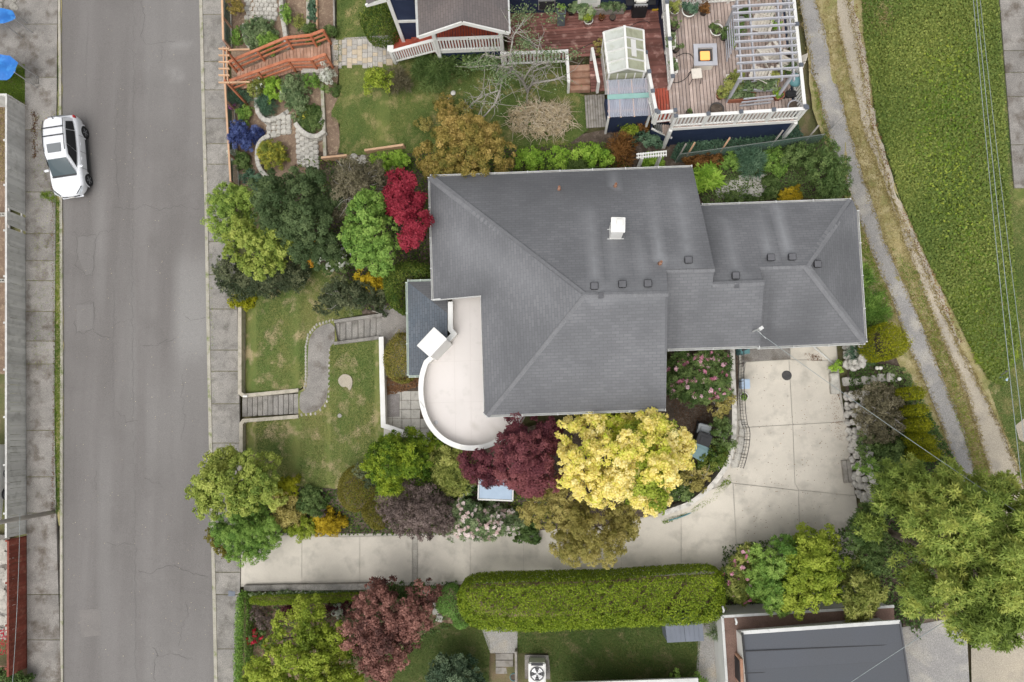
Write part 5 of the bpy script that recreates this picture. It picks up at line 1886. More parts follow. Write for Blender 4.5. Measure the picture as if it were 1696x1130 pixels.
def boards(name, label, corner, ex, ey, nx, wd, ln, z, mat, along='y', gap=.022, thick=.04, zslope=0.0, cat='deck', skip=None, root=None):
    """deck of single boards: nx boards of width wd laid side by side along ex, each ln long along ey"""
    c = Vector((corner[0], corner[1], z))
    if root is None: root = thing(name, label, cat, c)
    b0 = None
    ang = math.atan2(ey.y, ey.x)
    for k in range(nx):
        m = ex * ((k + .5) * wd) + ey * (ln / 2)
        if b0 is None:
            mb = MB(); mb.box((0, 0, -thick / 2), (ln, wd - gap, thick)); b0 = mb.build('board', MATS[mat], root); o = b0
        else: o = copy_obj(b0, root)
        o.location = c - root.location + m + Vector((0, 0, random.uniform(-.003, .003) + zslope * (k + .5) * wd))
        o.rotation_euler = (0, 0, ang)
    return root


# ---- upper deck
ZD = 5.30
sw, se = P(1112, 212, ZD), P(1321, 199, ZD)
ex = (se - sw).normalized(); ey = Vector((-ex.y, ex.x, 0))
Wd = (se - sw).length
Ld = 7.4
deck = boards('upper_deck', 'large raised deck of pale weathered boards beside the alley', sw, ex, ey, int(Wd / .145), .145, Ld, ZD, 'deck_pale')
mb = MB(sw); cpt = [sw + ex * .06 + ey * .08, se - ex * .06 + ey * .08, se - ex * .06 + ey * (Ld - .1), sw + ex * .06 + ey * (Ld - .1)]
mb.prism([(p.x, p.y) for p in cpt], ZD - .06, 3.0); mb.build('skirt_wall', MATS['navy'], deck)
mb = MB(sw)
for a, b in ((sw, se), (se, se + ey * Ld)):
    mb.bar(a + Vector((0, 0, -.12)), b + Vector((0, 0, -.12)), .04, .22)
mb.build('rim_board', MATS['whitepaint'], deck)
for t in (0, 1):
    p = (sw if t == 0 else se)
    mb = MB(sw); mb.box((p.x + (.0 if t == 0 else -.0), p.y, 4.0), (.14, .14, 2.2)); mb.build('corner_post', MATS['whitepaint'], deck)
railing('white railing with grey post caps along the south edge of the upper deck', sw + Vector((0, .05, 0)), se + Vector((0, .05, 0)), spans=4)
railing('white railing with grey post caps along the alley side of the upper deck', se + Vector((-.05, .1, 0)), se + ey * (Ld - .2) + Vector((-.05, 0, 0)), spans=4)
wA = sw + ey * 1.75
railing('white railing along the west side of the upper deck above the red ramp', wA, wA + ey * 4.9, spans=3)
nA = P(1108, 10, ZD)
railing('white railing along the north edge of the upper deck', P(1105, 11, ZD), P(1306, -3, ZD), spans=4)
# ---- landing and ramp rails
lz = ZD - .02
l0 = P(1082, 203, lz)
boards('landing', 'small board landing at the southwest corner of the upper deck', l0, ex, ey, 7, .12, 1.5, lz, 'deck_stain', cat='deck')
railing('short white railing across the landing southwest of the deck', P(1084, 204, lz), P(1111, 201, lz), spans=1)
railing('white railing running down beside the red ramp past the lean-to', P(1081, 202, lz), P(1064, 108, 4.75), spans=3)
ramp = thing('ramp', 'red board ramp between greenhouse and upper deck', 'ramp', P(1095, 120, 4.9))
r0, r1 = P(1100, 158, ZD - .05), P(1084, 40, 4.2)
dd = r1 - r0
nb = int(dd.length / .13)
b0 = None
for k in range(nb):
    p = r0 + dd * ((k + .5) / nb)
    if b0 is None:
        mb = MB(); mb.box((0, 0, 0), (1.02, .114, .035)); b0 = mb.build('board', MATS['deck_red'], ramp); o = b0
    else: o = copy_obj(b0, ramp)
    o.location = p - ramp.location; o.rotation_euler = (0, 0, math.atan2(ex.y, ex.x))
# dark blue wall under the deck edge beside the ramp is the skirt; trellis steps south of the landing
q = P(1100, 215, 4.2)
ts = thing('ribbed_ramp', 'small ribbed metal and timber steps below the landing', 'steps', (q.x, q.y, 3.3))
for k in range(8):
    mb = MB(ts.location); p = P(1084 + k * 3.6, 205 + k * .4, 4.75)
    mb.bar(p, P(1086 + k * 3.3, 214 + k * 2.0, 4.2), .085, .03); mb.build('slat', MATS['steel'] if k < 4 else MATS['deck_pale'], ts)
mb = MB(ts.location); mb.bar(P(1079, 213, 4.15), P(1113, 229, 4.15), .06, .10); mb.build('edge_board', MATS['whitepaint'], ts)
mb = MB(ts.location)
a, b = P(1080, 214, 4.1), P(1112, 230, 4.1)
mb.wall([a, b, Vector((b.x, b.y + .9, 0)), Vector((a.x, a.y + 1.0, 0)), a], .05, 4.1, 3.0); mb.build('skirt_wall', MATS['navy'], ts)

# ---- pergola
ZP = 7.35
per = thing('pergola', 'grey slatted pergola over the seats on the upper deck', 'pergola', P(1262, 70, ZD))
og = per.location
for k, v in enumerate((10, 21, 33, 45, 57, 68.5, 80, 92, 104, 117, 130)):
    mb = MB(og); mb.bar(P(1212 + k * 1.0, v + 1.2, ZP + .1), P(1314 + k * .9, v - 4.5, ZP + .1), .05, .12); mb.build('rafter', MATS['pergola'], per)
for (u0, u1) in ((1220, 1228), (1240, 1250), (1287, 1295), (1305, 1315)):
    mb = MB(og); mb.bar(P(u0, -4, ZP), P(u1, 134, ZP), .05, .13); mb.build('beam', MATS['pergola'], per)
for u, v in ((1221, 4), (1227, 128), (1306, 0), (1314, 123)):
    t = P(u, v, ZP)
    mb = MB(og); mb.box((t.x, t.y, (ZP + ZD) / 2), (.10, .10, ZP - ZD)); mb.build('post', MATS['pergola'], per)
for k in range(6):
    a, b = P(1221, 10, ZP), P(1224, 62, ZP)
    mb = MB(og); h_ = ZD + .25 + k * .3
    mb.bar(Vector((a.x, a.y, h_)), Vector((b.x, b.y, h_)), .03, .10); mb.build('lattice_slat', MATS['pergola'], per)
    a, b = P(1250, 132, ZP), P(1310, 126, ZP)
    if k < 3:
        mb = MB(og); mb.bar(Vector((a.x - .1, a.y - .2, h_)), Vector((b.x - .2, b.y - .2, h_)), .03, .10); mb.build('lattice_slat', MATS['pergola'], per)

# ---- adirondack chairs
def adirondack(label, u, v, rz):
    q = P(u, v, ZD + .02)
    root = thing('garden_chair', label, 'chair', q, 'cream slatted garden chairs under the pergola', rz)
    M_ = MATS['cream_fabric']
    for k in range(5):
        mb = MB(); y = -.24 + k * .12; mb.bar((y, .28, .38), (y, -.25, .26), .105, .022); mb.build('seat_slat', M_, root)
    for k in range(5):
        mb = MB(); x = -.24 + k * .12; f_ = 1 + .15 * (k - 2); mb.bar((x, -.22, .26), (x * 1.15, -.62, .98 - .02 * (k - 2) ** 2), .11, .022); mb.build('back_slat', M_, root)
    for s in (-1, 1):
        mb = MB(); mb.box((s * .36, .0, .56), (.12, .72, .025)); mb.build('arm', M_, root)
        mb = MB(); mb.box((s * .33, .30, .28), (.04, .09, .56)); mb.build('leg', M_, root)
        mb = MB(); mb.bar((s * .29, .30, .34), (s * .29, -.55, .06), .035, .12); mb.build('leg', M_, root)
    mb = MB(); mb.bar((-.36, -.40, .56), (.36, -.40, .56), .05, .05); mb.build('back_brace', M_, root)
    return root


adirondack('cream slatted chair nearest the lattice at the north of the pergola', 1256, 52, math.radians(160))
adirondack('cream slatted chair in the middle of the pergola', 1268, 94, math.radians(35))
adirondack('cream slatted chair nearest the alley under the pergola', 1297, 112, math.radians(70))
adirondack('cream slatted chair nearest the planter at the south of the pergola', 1254, 130, math.radians(-20))

# ---- fire table
q = P(1163, 103, ZD)
ft = thing('fire_table', 'square pale fire table with glowing orange centre on the deck', 'fire table', q)
mb = MB()
for a, b, c, d in ((0, .39, .96, .17), (0, -.39, .96, .17), (.39, 0, .17, .61), (-.39, 0, .17, .61)): mb.box((a, b, .58), (c, d, .06))
mb.build('table_top', MATS['pergola'], ft)
mb = MB(); mb.box((0, 0, .24), (.74, .74, .46)); mb.build('base', MATS['cream_fabric'], ft)
mb = MB(); mb.box((0, 0, .49), (.60, .60, .02)); mb.build('burner_tray', MATS['iron'], ft)
mb = MB(); mb.box((.0, -.01, .52), (.40, .40, .05)); mb.build('fire_glass', MATS['fire'], ft, bevel=.02)
q = P(1150, 131, ZD)
st = thing('stool', 'small cream stool with thin dark legs south of the fire table', 'stool', q, rz=.08)
mb = MB(); mb.box((0, 0, .46), (.42, .44, .05)); mb.build('seat', MATS['cream_fabric'], st, bevel=.015)
for sx in (-1, 1):
    for sy in (-1, 1):
        mb = MB(); mb.bar((sx * .17, sy * .18, .44), (sx * .24, sy * .24, .0), .025, .025); mb.build('leg', MATS['iron'], st)


# ---- pots and planters
def pot(label, u, v, z, r, hgt_, mat, leaf=None, ph=.4, pr=None, sty='smallshrub', rect=None, name='flower_pot', flowers=None):
    q = P(u, v, z)
    root = thing(name, label, 'planter', q)
    mb = MB()
    if rect:
        w_, d_ = rect
        mb.box((0, 0, hgt_ / 2), (w_, d_, hgt_)); mb.box((0, 0, hgt_), (w_ + .05, d_ + .05, .05))
        mb.build('pot', MATS[mat], root, bevel=.01)
        m2 = MB(); m2.box((0, 0, hgt_ + .02), (w_ - .06, d_ - .06, .03)); m2.build('potting_soil', MATS['darksoil'], root)
    else:
        mb.lathe((0, 0, 0), [(r * .68, 0), (r * .95, hgt_ * .9), (r * 1.05, hgt_ * .92), (r * 1.05, hgt_), (r * .9, hgt_), (r * .88, hgt_ * .86)], 20)
        mb.build('pot', MATS[mat], root, True)
        m2 = MB(); m2.lathe((0, 0, hgt_ * .86), [(r * .88, 0), (r * .88, .01)], 16); m2.build('potting_soil', MATS['darksoil'], root)
    if leaf:
        SEED[0] += 1
        rs = np.random.default_rng(SEED[0])
        pr = pr or r * 1.05
        if rect: poly = [(-rect[0] / 2, -rect[1] / 2), (rect[0] / 2, -rect[1] / 2), (rect[0] / 2, rect[1] / 2), (-rect[0] / 2, rect[1] / 2)]
        else: poly = [(pr * math.cos(a * math.pi / 6), pr * math.sin(a * math.pi / 6)) for a in range(12)]
        s_ = STY[sty]
        pos, nr, tn, C, rr = crown_points(poly, hgt_ * .9, hgt_ + ph, s_, rs, 1.0, .3)
        leaves('foliage', pos, nr, tn, s_[2], s_[3], s_[4], s_[5], FOL[leaf], root, (0, 0, 0), rs)
    return root


pot('white pot with yellow-green plant in the northwest deck corner', 1115, 24, ZD, .2, .34, 'ceramic_white', 'pieris', .35, .25)
pot('wide white pot with dark blue-green plant at the north deck edge', 1139, 24, ZD, .30, .32, 'ceramic_white', 'bluegreen', .3, .26)
pot('dark pot with red-brown plant at the north deck edge', 1165, 22, ZD, .2, .28, 'potblack', 'rust', .3, .22)
pot('small dark pot with green plant on the west deck edge', 1115, 49, ZD, .18, .26, 'potblack', 'shrub', .28, .22)
pot('white window-box planter on the west deck edge, northern one', 1111, 72, ZD + .5, .2, .22, 'ceramic_white', 'sage', .1, rect=(.28, .56))
pot('dark pot with green plant between two white window boxes', 1118, 85, ZD, .16, .26, 'potblack', 'shrub', .26, .19)
pot('white window-box planter on the west deck edge, southern one', 1114, 114, ZD + .5, .2, .22, 'ceramic_white', 'sage', .1, rect=(.28, .56))
pot('white round pot with dense green plant in the middle of the deck', 1184, 57, ZD, .27, .36, 'ceramic_white', 'shrub', .2, .24)
pot('black nursery pot with green plant beside the pergola lattice', 1199, 64, ZD, .21, .3, 'potblack', 'shrub', .3, .24, 'shrub')
pot('smaller pot with bright green leaves south of the lattice', 1207, 76, ZD, .15, .25, 'potblack', 'mid', .3, .2)
pot('pot with leafy plant behind the pergola lattice', 1217, 58, ZD, .2, .3, 'potblack', 'mid', .35, .28)
pot('white square planter with yellow and green plants at the pergola corner', 1212, 146, ZD, .3, .42, 'ceramic_white', 'pieris', .32, rect=(.62, .72))
pot('small pot with yellow-green plant west of the white square planter', 1192, 161, ZD, .2, .26, 'terracotta', 'pieris', .28, .26)
pot('long terracotta trough with trailing green plants', 1226, 165, ZD, .2, .28, 'terracotta', 'sage', .22, rect=(1.1, .3))
pot('brown half barrel by the south deck railing', 1184, 187, ZD, .29, .34, 'potblack', None)
pot('small round green plant by the south deck railing', 1140, 191, ZD, .15, .2, 'potblack', 'shrub', .22, .2)
pot('terracotta pot with bright green contents at the southeast of the deck', 1286, 162, ZD, .23, .34, 'terracotta', 'fern', .12, .17)
pot('pale lavender tub in the southeast deck corner', 1313, 182, ZD, .30, .28, 'pergola', None)
pot('grey trough with seedlings on the south side of the pergola', 1252, 146, ZD + .35, .2, .2, 'pergola', 'sage', .08, rect=(1.5, .34), name='planter_trough')
pot('white trough with seedlings on the north side of the pergola', 1231, 26, ZD + .45, .2, .2, 'pergola', 'shrub', .1, rect=(.5, .4), name='planter_trough')
for i, (u, v, lf, lab) in enumerate(((1272, 28, 'mid', 'green plant in a wooden box at the north end under the pergola'), (1278, 50, 'fern', 'bright green plant on a stand under the pergola'), (1307, 90, 'shrub', 'dark leafy plant at the alley side of the pergola'), (1302, 122, 'shrub', 'small green plant beside the chair nearest the alley'), (1282, 136, 'pieris', 'yellow-green plant at the south end under the pergola'))):
    pot(lab, u, v, ZD, .2, .32, 'timber_old', lf, .3, .24)
# kettle barbecue
q = P(1308, 150, ZD)
kb = thing('kettle_barbecue', 'teal covered kettle barbecue on wheels at the pergola corner', 'barbecue', q)
mb = MB(); mb.lathe((0, .1, .62), [(.05, -.16), (.22, -.08), (.29, .05), (.28, .12), (.18, .22), (.05, .26)], 18); mb.build('bowl', MATS['plasticteal'], kb, True)
for a in range(3):
    mb = MB(); mb.bar((.2 * math.cos(a * 2.1), .1 + .2 * math.sin(a * 2.1), .6), (.28 * math.cos(a * 2.1), .1 + .28 * math.sin(a * 2.1), 0), .03, .03); mb.build('leg', MATS['iron'], kb)
mb = MB(); mb.box((0, -.25, .16), (.5, .26, .26)); mb.build('lower_tray', MATS['black'], kb, bevel=.05)
for s in (-1, 1):
    mb = MB(); mb.tube([(s * .25, -.3, .1), (s * .31, -.3, .1)], .1, 12); mb.build('wheel', MATS['black'], kb, True)


def hose(label, pts, r=.014, mat='black'):
    W = [P(*p) for p in pts]
    mb = MB(W[0])
    s = smooth_poly([(w_.x, w_.y) for w_ in W], 2, closed=False)
    mb.tube([(x, y, W[0].z) for x, y in s], r, 6)
    o = mb.build('hose', MATS[mat], None, True); o.location = W[0]
    return tag(o, label, 'hose')


hose('dark hose looping from the fire table to the deck edge', [(1120, 94, ZD + .02), (1135, 87, ZD + .02), (1148, 92, ZD + .02), (1150, 110, ZD + .02), (1138, 130, ZD + .02), (1122, 138, ZD + .02), (1110, 136, ZD + .02)])

# ---- red lower deck
ZR2 = 4.10
sw2 = P(842, 102, ZR2)
red = boards('red_deck', 'lower deck of weathered red boards behind the neighbour house', sw2, ey, ex, 20, .142, 7.2, ZR2, 'deck_red')
boards('red_deck', None, P(979, 152, ZR2), ey, ex, 11, .142, .62, ZR2 + .0, 'deck_red', root=red)
railing('white balustrade along the south edge of the red deck behind the bare tree', P(833, 108, ZR2), P(938, 104, ZR2), spans=2, cap=False)
for lab, a, b in (('white handrail west of the timber steps', (938, 104, ZR2), (941, 152, 3.35)), ('white handrail east of the timber steps', (979, 99, ZR2), (989, 152, ZR2))):
    railing(lab, P(*a), P(*b), spans=1, bal=False, cap=False, hi=.85, rails=(), name='handrail')
stair('brown timber steps from the red deck down to the lawn', (943, 150), (942, 108), (978, 149), (977, 106), 3.35, 4.05, 4, 'timber_plank')
pal = boards('plank_walk', 'grey weathered plank walkway west of the lean-to', P(971, 212, 3.45), ex, ey, 8, .115, 1.55, 3.45, 'timber_old', cat='walkway')
# barbecue, beds and pots at the house wall
q = P(1057, 22, ZR2)
bq = thing('gas_barbecue', 'black gas barbecue with stainless lid at the house wall', 'barbecue', q)
mb = MB(); mb.box((0, 0, .42), (.62, .5, .84)); mb.build('cabinet', MATS['black'], bq, bevel=.03)
for s in (-1, 1):
    mb = MB(); mb.box((s * .48, .05, .86), (.34, .46, .05)); mb.build('side_shelf', MATS['black'], bq, bevel=.02)
mb = MB(); mb.box((0, .08, 1.0), (.6, .46, .26)); mb.build('lid', MATS['ceramic_white'], bq, bevel=.08)
mb = MB(); mb.box((0, -.22, .9), (.58, .08, .10)); mb.build('control_panel', MATS['steel'], bq)
for k in range(4):
    mb = MB(); mb.tube([(-.2 + k * .13, -.26, .9), (-.2 + k * .13, -.30, .9)], .03, 8); mb.build('knob', MATS['black'], bq)
pot('long weathered raised bed full of herbs beside the barbecue', 1008, 14, ZR2, .2, .42, 'timber_old', 'sage', .25, rect=(1.35, .62), name='raised_bed')
pot('white pot with broad-leaved plant, larger of two on the red deck', 965, 24, ZR2, .24, .34, 'ceramic_white', 'sage', .5, .42, 'big')
pot('white pot with yellow-green plant, smaller of two on the red deck', 974, 40, ZR2, .2, .32, 'ceramic_white', 'acid', .35, .2)
pot('tall grey-green stand with a leafy green plant on the red deck', 929, 38, ZR2, .2, .95, 'plasticgrey', 'mid', .4, .34, 'shrub', rect=(.34, .34))
pot('variegated plant in a low pot at the house wall', 946, 22, ZR2, .2, .3, 'potblack', 'sage', .4, .3, 'big')
pot('small terracotta pot beside the greenhouse on the red deck', 992, 84, ZR2, .14, .22, 'terracotta', 'olive', .25, .25)
pot('small dry pot on the red deck near the raised bed', 996, 33, ZR2, .12, .2, 'terracotta', 'rust', .12, .12)
pot('small black bucket on the red deck near the barbecue', 1014, 32, ZR2, .14, .18, 'potblack', None)
hose('thin dark cable curling over the red deck to the greenhouse', [(955, 84, ZR2 + .02), (975, 74, ZR2 + .02), (1000, 64, ZR2 + .02), (1040, 46, ZR2 + .02), (1062, 34, ZR2 + .02), (1076, 36, ZR2 + .02), (1078, 48, ZR2 + .02), (1070, 58, ZR2 + .02)])
q = P(1085, 17, ZR2 + .1)
mb = MB(q); mb.bar(P(1080, 17, ZR2 + .06), P(1090, 16, ZR2 + .06), .05, .08)
o = mb.build('yellow_level', MATS['yellowplastic'], None); o.location = q
tag(o, 'yellow spirit level lying near the barbecue', 'tool')

# ---- greenhouse and lean-to
ZG0, ZGe, ZGr = 4.10, 5.95, 6.65
gh = thing('greenhouse', 'small white gabled greenhouse on the red deck', 'greenhouse', P(1037, 105, ZG0))
og = gh.location
eL0, eL1, rg0, rg1, eR0, eR1 = P(999.5, 54, ZGe), P(1008, 122, ZGe), P(1034, 44.5, ZGr), P(1039, 114, ZGr), P(1065.5, 50.5, ZGe), P(1069, 119.5, ZGe)
for (a0, a1, b0_, b1_, mt, n) in ((eL0, eL1, rg0, rg1, 'greenglass', 4), (eR0, eR1, rg0, rg1, 'greenglass2', 4)):
    for k in range(n):
        t0, t1 = (k + .03) / n, (k + .97) / n
        mb = MB(og); mb.slab([a0.lerp(a1, t0), a0.lerp(a1, t1), b0_.lerp(b1_, t1), b0_.lerp(b1_, t0)], .02); mb.build('roof_pane', MATS[mt], gh)
    for k in range(n + 1):
        t = k / n
        mb = MB(og); mb.bar(a0.lerp(a1, t) + Vector((0, 0, .02)), b0_.lerp(b1_, t) + Vector((0, 0, .02)), .05, .05); mb.build('rafter', MATS['whitepaint'], gh)
    mb = MB(og); mb.bar(a0, a1, .08, .10); mb.build('eave', MATS['whitepaint'], gh)
mb = MB(og); mb.bar(rg0 + Vector((0, .03, .04)), rg1 + Vector((0, -.03, .04)), .09, .05); mb.build('ridge', MATS['whitepaint'], gh)
mb = MB(og)
a, b = eR0.lerp(rg0, .72), eR1.lerp(rg1, .72); c, d = eR0.lerp(rg0, .45), eR1.lerp(rg1, .45)
mb.slab([a.lerp(b, .28) + Vector((0, 0, .05)), a.lerp(b, .68) + Vector((0, 0, .05)), c.lerp(d, .68) + Vector((0, 0, .05)), c.lerp(d, .28) + Vector((0, 0, .05))], .04)
mb.build('roof_hatch', MATS['whitepaint'], gh)
base = [Vector((p.x, p.y, 0)) for p in (eL0, eR0, eR1, eL1)]
cen = sum(base, Vector()) / 4
base = [cen + (p - cen) * .95 for p in base]
for i in range(4):
    a, b = base[i], base[(i + 1) % 4]
    mb = MB(og); mb.box((a.x, a.y, (ZG0 + ZGe) / 2), (.08, .08, ZGe - ZG0)); mb.build('corner_post', MATS['whitepaint'], gh)
    mb = MB(og); mb.wall([a, b], .05, ZG0 + .7, ZG0); mb.build('low_wall', MATS['whitepaint'], gh)
    n = 4
    for k in range(n):
        a2, b2 = a.lerp(b, (k + .08) / n), a.lerp(b, (k + .92) / n)
        mb = MB(og); mb.wall([a2, b2], .015, ZGe - .06, ZG0 + .72); mb.build('wall_pane', MATS['greenglass2'], gh)
        mb = MB(og); p = a.lerp(b, k / n); mb.box((p.x, p.y, (ZG0 + ZGe) / 2), (.05, .05, ZGe - ZG0)); mb.build('mullion', MATS['whitepaint'], gh)
for (l, r, top) in ((eL1, eR1, rg1), (eL0, eR0, rg0)):
    mb = MB(og); mb.poly([l + Vector((.05, 0, -.03)), r + Vector((-.05, 0, -.03)), top + Vector((0, 0, -.05))]); mb.build('gable', MATS['greenglass2'], gh)

lt = thing('lean_to', 'lean-to store with clear corrugated roof in front of the greenhouse', 'shed', P(1042, 200, 3.3))
og = lt.location
c00, c10, c01, c11 = P(1004.5, 133, 5.55), P(1071.5, 129, 5.55), P(1007.5, 194.5, 4.95), P(1078, 191.5, 4.95)
mb = MB(og)
n = 96
ids = []
for k in range(n + 1):
    t = k / n
    zz = .022 * math.sin(k * math.pi / 2)
    ids.append((mb.v(c00.lerp(c10, t) + Vector((0, 0, zz))), mb.v(c01.lerp(c11, t) + Vector((0, 0, zz)))))
for a, b in zip(ids[:-1], ids[1:]): mb.F.append([a[0], a[1], b[1], b[0]])
mb.build('corrugated_roof', MATS['corrugated'], lt)
g0, g1 = c00.lerp(c01, .40), c10.lerp(c11, .40)
g2, g3 = c00.lerp(c01, .53), c10.lerp(c11, .53)
mb = MB(og); mb.slab([g0 + Vector((0, 0, .05)), g1 + Vector((0, 0, .05)), g3 + Vector((0, 0, .05)), g2 + Vector((0, 0, .05))], .02)
mb.build('roof_strip', surf('mintsheet', (.20, .36, .33), (.18, .33, .30), 3, rough=.4), lt)
for t in (.03, .3, .62, .97):
    mb = MB(og); mb.bar(c00.lerp(c10, t) + Vector((0, 0, -.06)), c01.lerp(c11, t) + Vector((0, 0, -.06)), .06, .08); mb.build('rafter', MATS['timber_new'], lt)
for t in (.22, .8):
    mb = MB(og); mb.bar(c00.lerp(c01, t) + Vector((0, 0, -.12)), c10.lerp(c11, t) + Vector((0, 0, -.12)), .08, .05); mb.build('purlin', MATS['timber_new'], lt)
fl = [c00, c10, c11, c01]
mb = MB(og); mb.prism([(p.x, p.y) for p in [c00.lerp(c11, .03), c10.lerp(c01, .03), c11.lerp(c00, .06), c01.lerp(c10, .06)]], 3.95, 3.2); mb.build('base', MATS['navy'], lt)
mb = MB(og); mb.wall([c01.lerp(c10, .06), c11.lerp(c00, .06)], .06, 4.85, 3.2); mb.build('front_wall', MATS['navy'], lt)
for i, (u, v, s) in enumerate(((1022, 146, .3), (1045, 147, .26), (1062, 170, .3), (1025, 172, .34))):
    mb = MB(og); p = P(u, v, 4.15); mb.box((p.x, p.y, 4.12), (s, s * 1.2, .35)); mb.build('stored_box', MATS['plasticblue'] if i % 2 else MATS['cream_fabric'], lt)
for u, v in ((1008, 194), (1076, 191)):
    p = P(u, v, 4.9); mb = MB(og); mb.box((p.x, p.y, 4.05), (.09, .09, 1.75)); mb.build('post', MATS['whitepaint'], lt)

# ---- neighbour house, porch, stairs
ZPf = 4.55
nh = thing('neighbour_house', 'navy blue house with white trim and brown shingled porch roof', 'house', P(760, 20, 3.2))
og = nh.location
wb = P(660, 50, ZPf); we = P(900, 14, ZR2)
yb = wb.y
xm, xe, y2 = P(700, 40, ZPf).x, P(1088, 20, ZR2).x, P(900, 21, ZR2).y
mb = MB(og); mb.box(((wb.x + xm) / 2, yb + 4.0, 6.2), (xm - wb.x, 8.0, 6.4)); mb.build('wall', MATS['navy'], nh)
mb = MB(og); mb.box(((xm + xe) / 2, y2 + 4.0, 6.2), (xe - xm - .02, 8.0, 6.4)); mb.build('wall', MATS['navy'], nh)
for (x, wd_) in ((wb.x + .05, .16),):
    mb = MB(og); mb.box((x, yb - .02, 6.2), (wd_, .07, 6.4)); mb.build('corner_board', MATS['whitepaint'], nh)
for zz in (4.9,):
    mb = MB(og); mb.box((wb.x + 1.2, yb - .035, zz + .35), (2.4, .05, .14)); mb.build('trim_board', MATS['whitepaint'], nh)
mb = MB(og); mb.box((wb.x + .95, yb - .04, 7.6), (1.15, .08, 1.5)); wn_ = mb.build('window', MATS['whitepaint'], nh)
mb = MB(og); mb.box((wb.x + .95, yb - .09, 7.6), (.9, .03, 1.25)); mb.build('pane', MATS['greenglass'], wn_)
mb = MB(og); mb.box((we.x + .15, y2 - .04, 4.75), (.75, .06, .7)); v_ = mb.build('vent_grille', MATS['steel'], nh)
for k in range(6):
    mb = MB(og); mb.box((we.x + .15, y2 - .09, 4.5 + k * .10), (.68, .03, .05)); mb.build('slat', MATS['black'], v_)
mb = MB(og); mb.box((we.x + 2.0, y2 - .05, 5.2), (1.0, .1, 2.1)); dr_ = mb.build('back_door', MATS['whitepaint'], nh)
mb = MB(og); mb.box((we.x + 2.0, y2 - .11, 5.5), (.7, .03, 1.2)); mb.build('pane', MATS['greenglass'], dr_)
BR = MATS['shingle_brown']
roof_slope('porch_roof', [(693.5, 61.5, 6.9), (689, -60, 6.9), (768, -85, 7.75), (766, 37, 7.75)], BR, nh, og)
roof_slope('porch_roof', [(838, -68, 6.9), (843, 55, 6.9), (766, 37, 7.75), (768, -85, 7.75)], BR, nh, og)
mb = MB(og)
mb.bar(P(693, 62.5, 6.86), P(766, 38, 7.71), .05, .18); mb.bar(P(766, 38, 7.71), P(843.5, 56, 6.86), .05, .18)
mb.build('barge_board', MATS['whitepaint'], nh)
for a, b in (((692, 62, 6.85), (687, -60, 6.85)), ((844, 55, 6.85), (839, -68, 6.85))):
    mb = MB(og); mb.bar(P(*a), P(*b), .10, .10); mb.build('gutter', MATS['gutterwhite'], nh)
roof_slope('main_roof', [(606, 9, 9.6), (606, -70, 9.6), (680, -110, 11), (640, 1, 9.8)], BR, nh, og)
mb = MB(og); mb.bar(P(606, 9.5, 9.55), P(640, 0, 9.75), .06, .14); mb.build('fascia', MATS['whitepaint'], nh)
# porch floor, posts
p0, p1 = P(724, 84, ZPf), P(832, 80, ZPf)
boards('porch_floor', None, p0, ex, ey, int((p1 - p0).length / .12), .12, 2.0, ZPf, 'deck_stain', root=nh)
mb = MB(og); mb.prism([(p.x, p.y) for p in (p0 + ey * .08 + ex * .05, p1 + ey * .08, p1 + ey * 2, p0 + ey * 2 + ex * .05)], ZPf - .05, 3.1); mb.build('porch_skirt', MATS['navy'], nh)
mb = MB(og); mb.bar(p0 + Vector((0, 0, -.1)), p1 + Vector((0, 0, -.1)), .05, .18); mb.build('rim_board', MATS['whitepaint'], nh)
for (u, v) in ((726, 86), (832, 82)):
    p = P(u, v, ZPf); mb = MB(og); mb.box((p.x, p.y + .05, 5.0), (.16, .16, 3.7)); mb.build('porch_post', MATS['whitepaint'], nh)
railing('white balustrade along the neighbour porch', P(728, 85, ZPf), P(831, 81, ZPf), spans=1, cap=False, pitch=.13)
railing('white stair railing descending from the porch to the paved path', P(655, 104, 3.45), P(724, 86, ZPf), spans=1, cap=False, pitch=.13)
nw_ = P(656, 103, 3.3)
mb = MB(nw_); mb.box((nw_.x, nw_.y, nw_.z + .55), (.2, .2, 1.2)); mb.box((nw_.x, nw_.y, nw_.z + 1.17), (.28, .28, .06))
o = mb.build('newel_post', MATS['whitepaint'], None, bevel=.01); o.location = nw_
tag(o, 'square white newel post at the foot of the porch stairs', 'post')
ss = thing('porch_stairs', 'red-stained timber stairs from the paved path to the porch', 'stairs', P(690, 75, 3.4))
for k in range(7):
    u0, u1 = 652 + k * 10.2, 652 + (k + 1) * 10.2
    z = 3.5 + k * .155
    mb = MB(ss.location); mb.slab([P(u0, 98 - k * 2.4, z), P(u1, 96.5 - k * 2.4, z), P(u1 - 2, 52 - k * 2.0, z), P(u0 - 2, 53 - k * 2.0, z)], .22); mb.build('tread', MATS['deck_stain'], ss, bevel=.01)
a, b = P(660, 53, 3.75), P(722, 40, 4.75)
mb = MB(ss.location); mb.wall([a, b], .06, [4.0, 5.0], [3.2, 3.2]); mb.build('stringer', MATS['whitepaint'], ss)

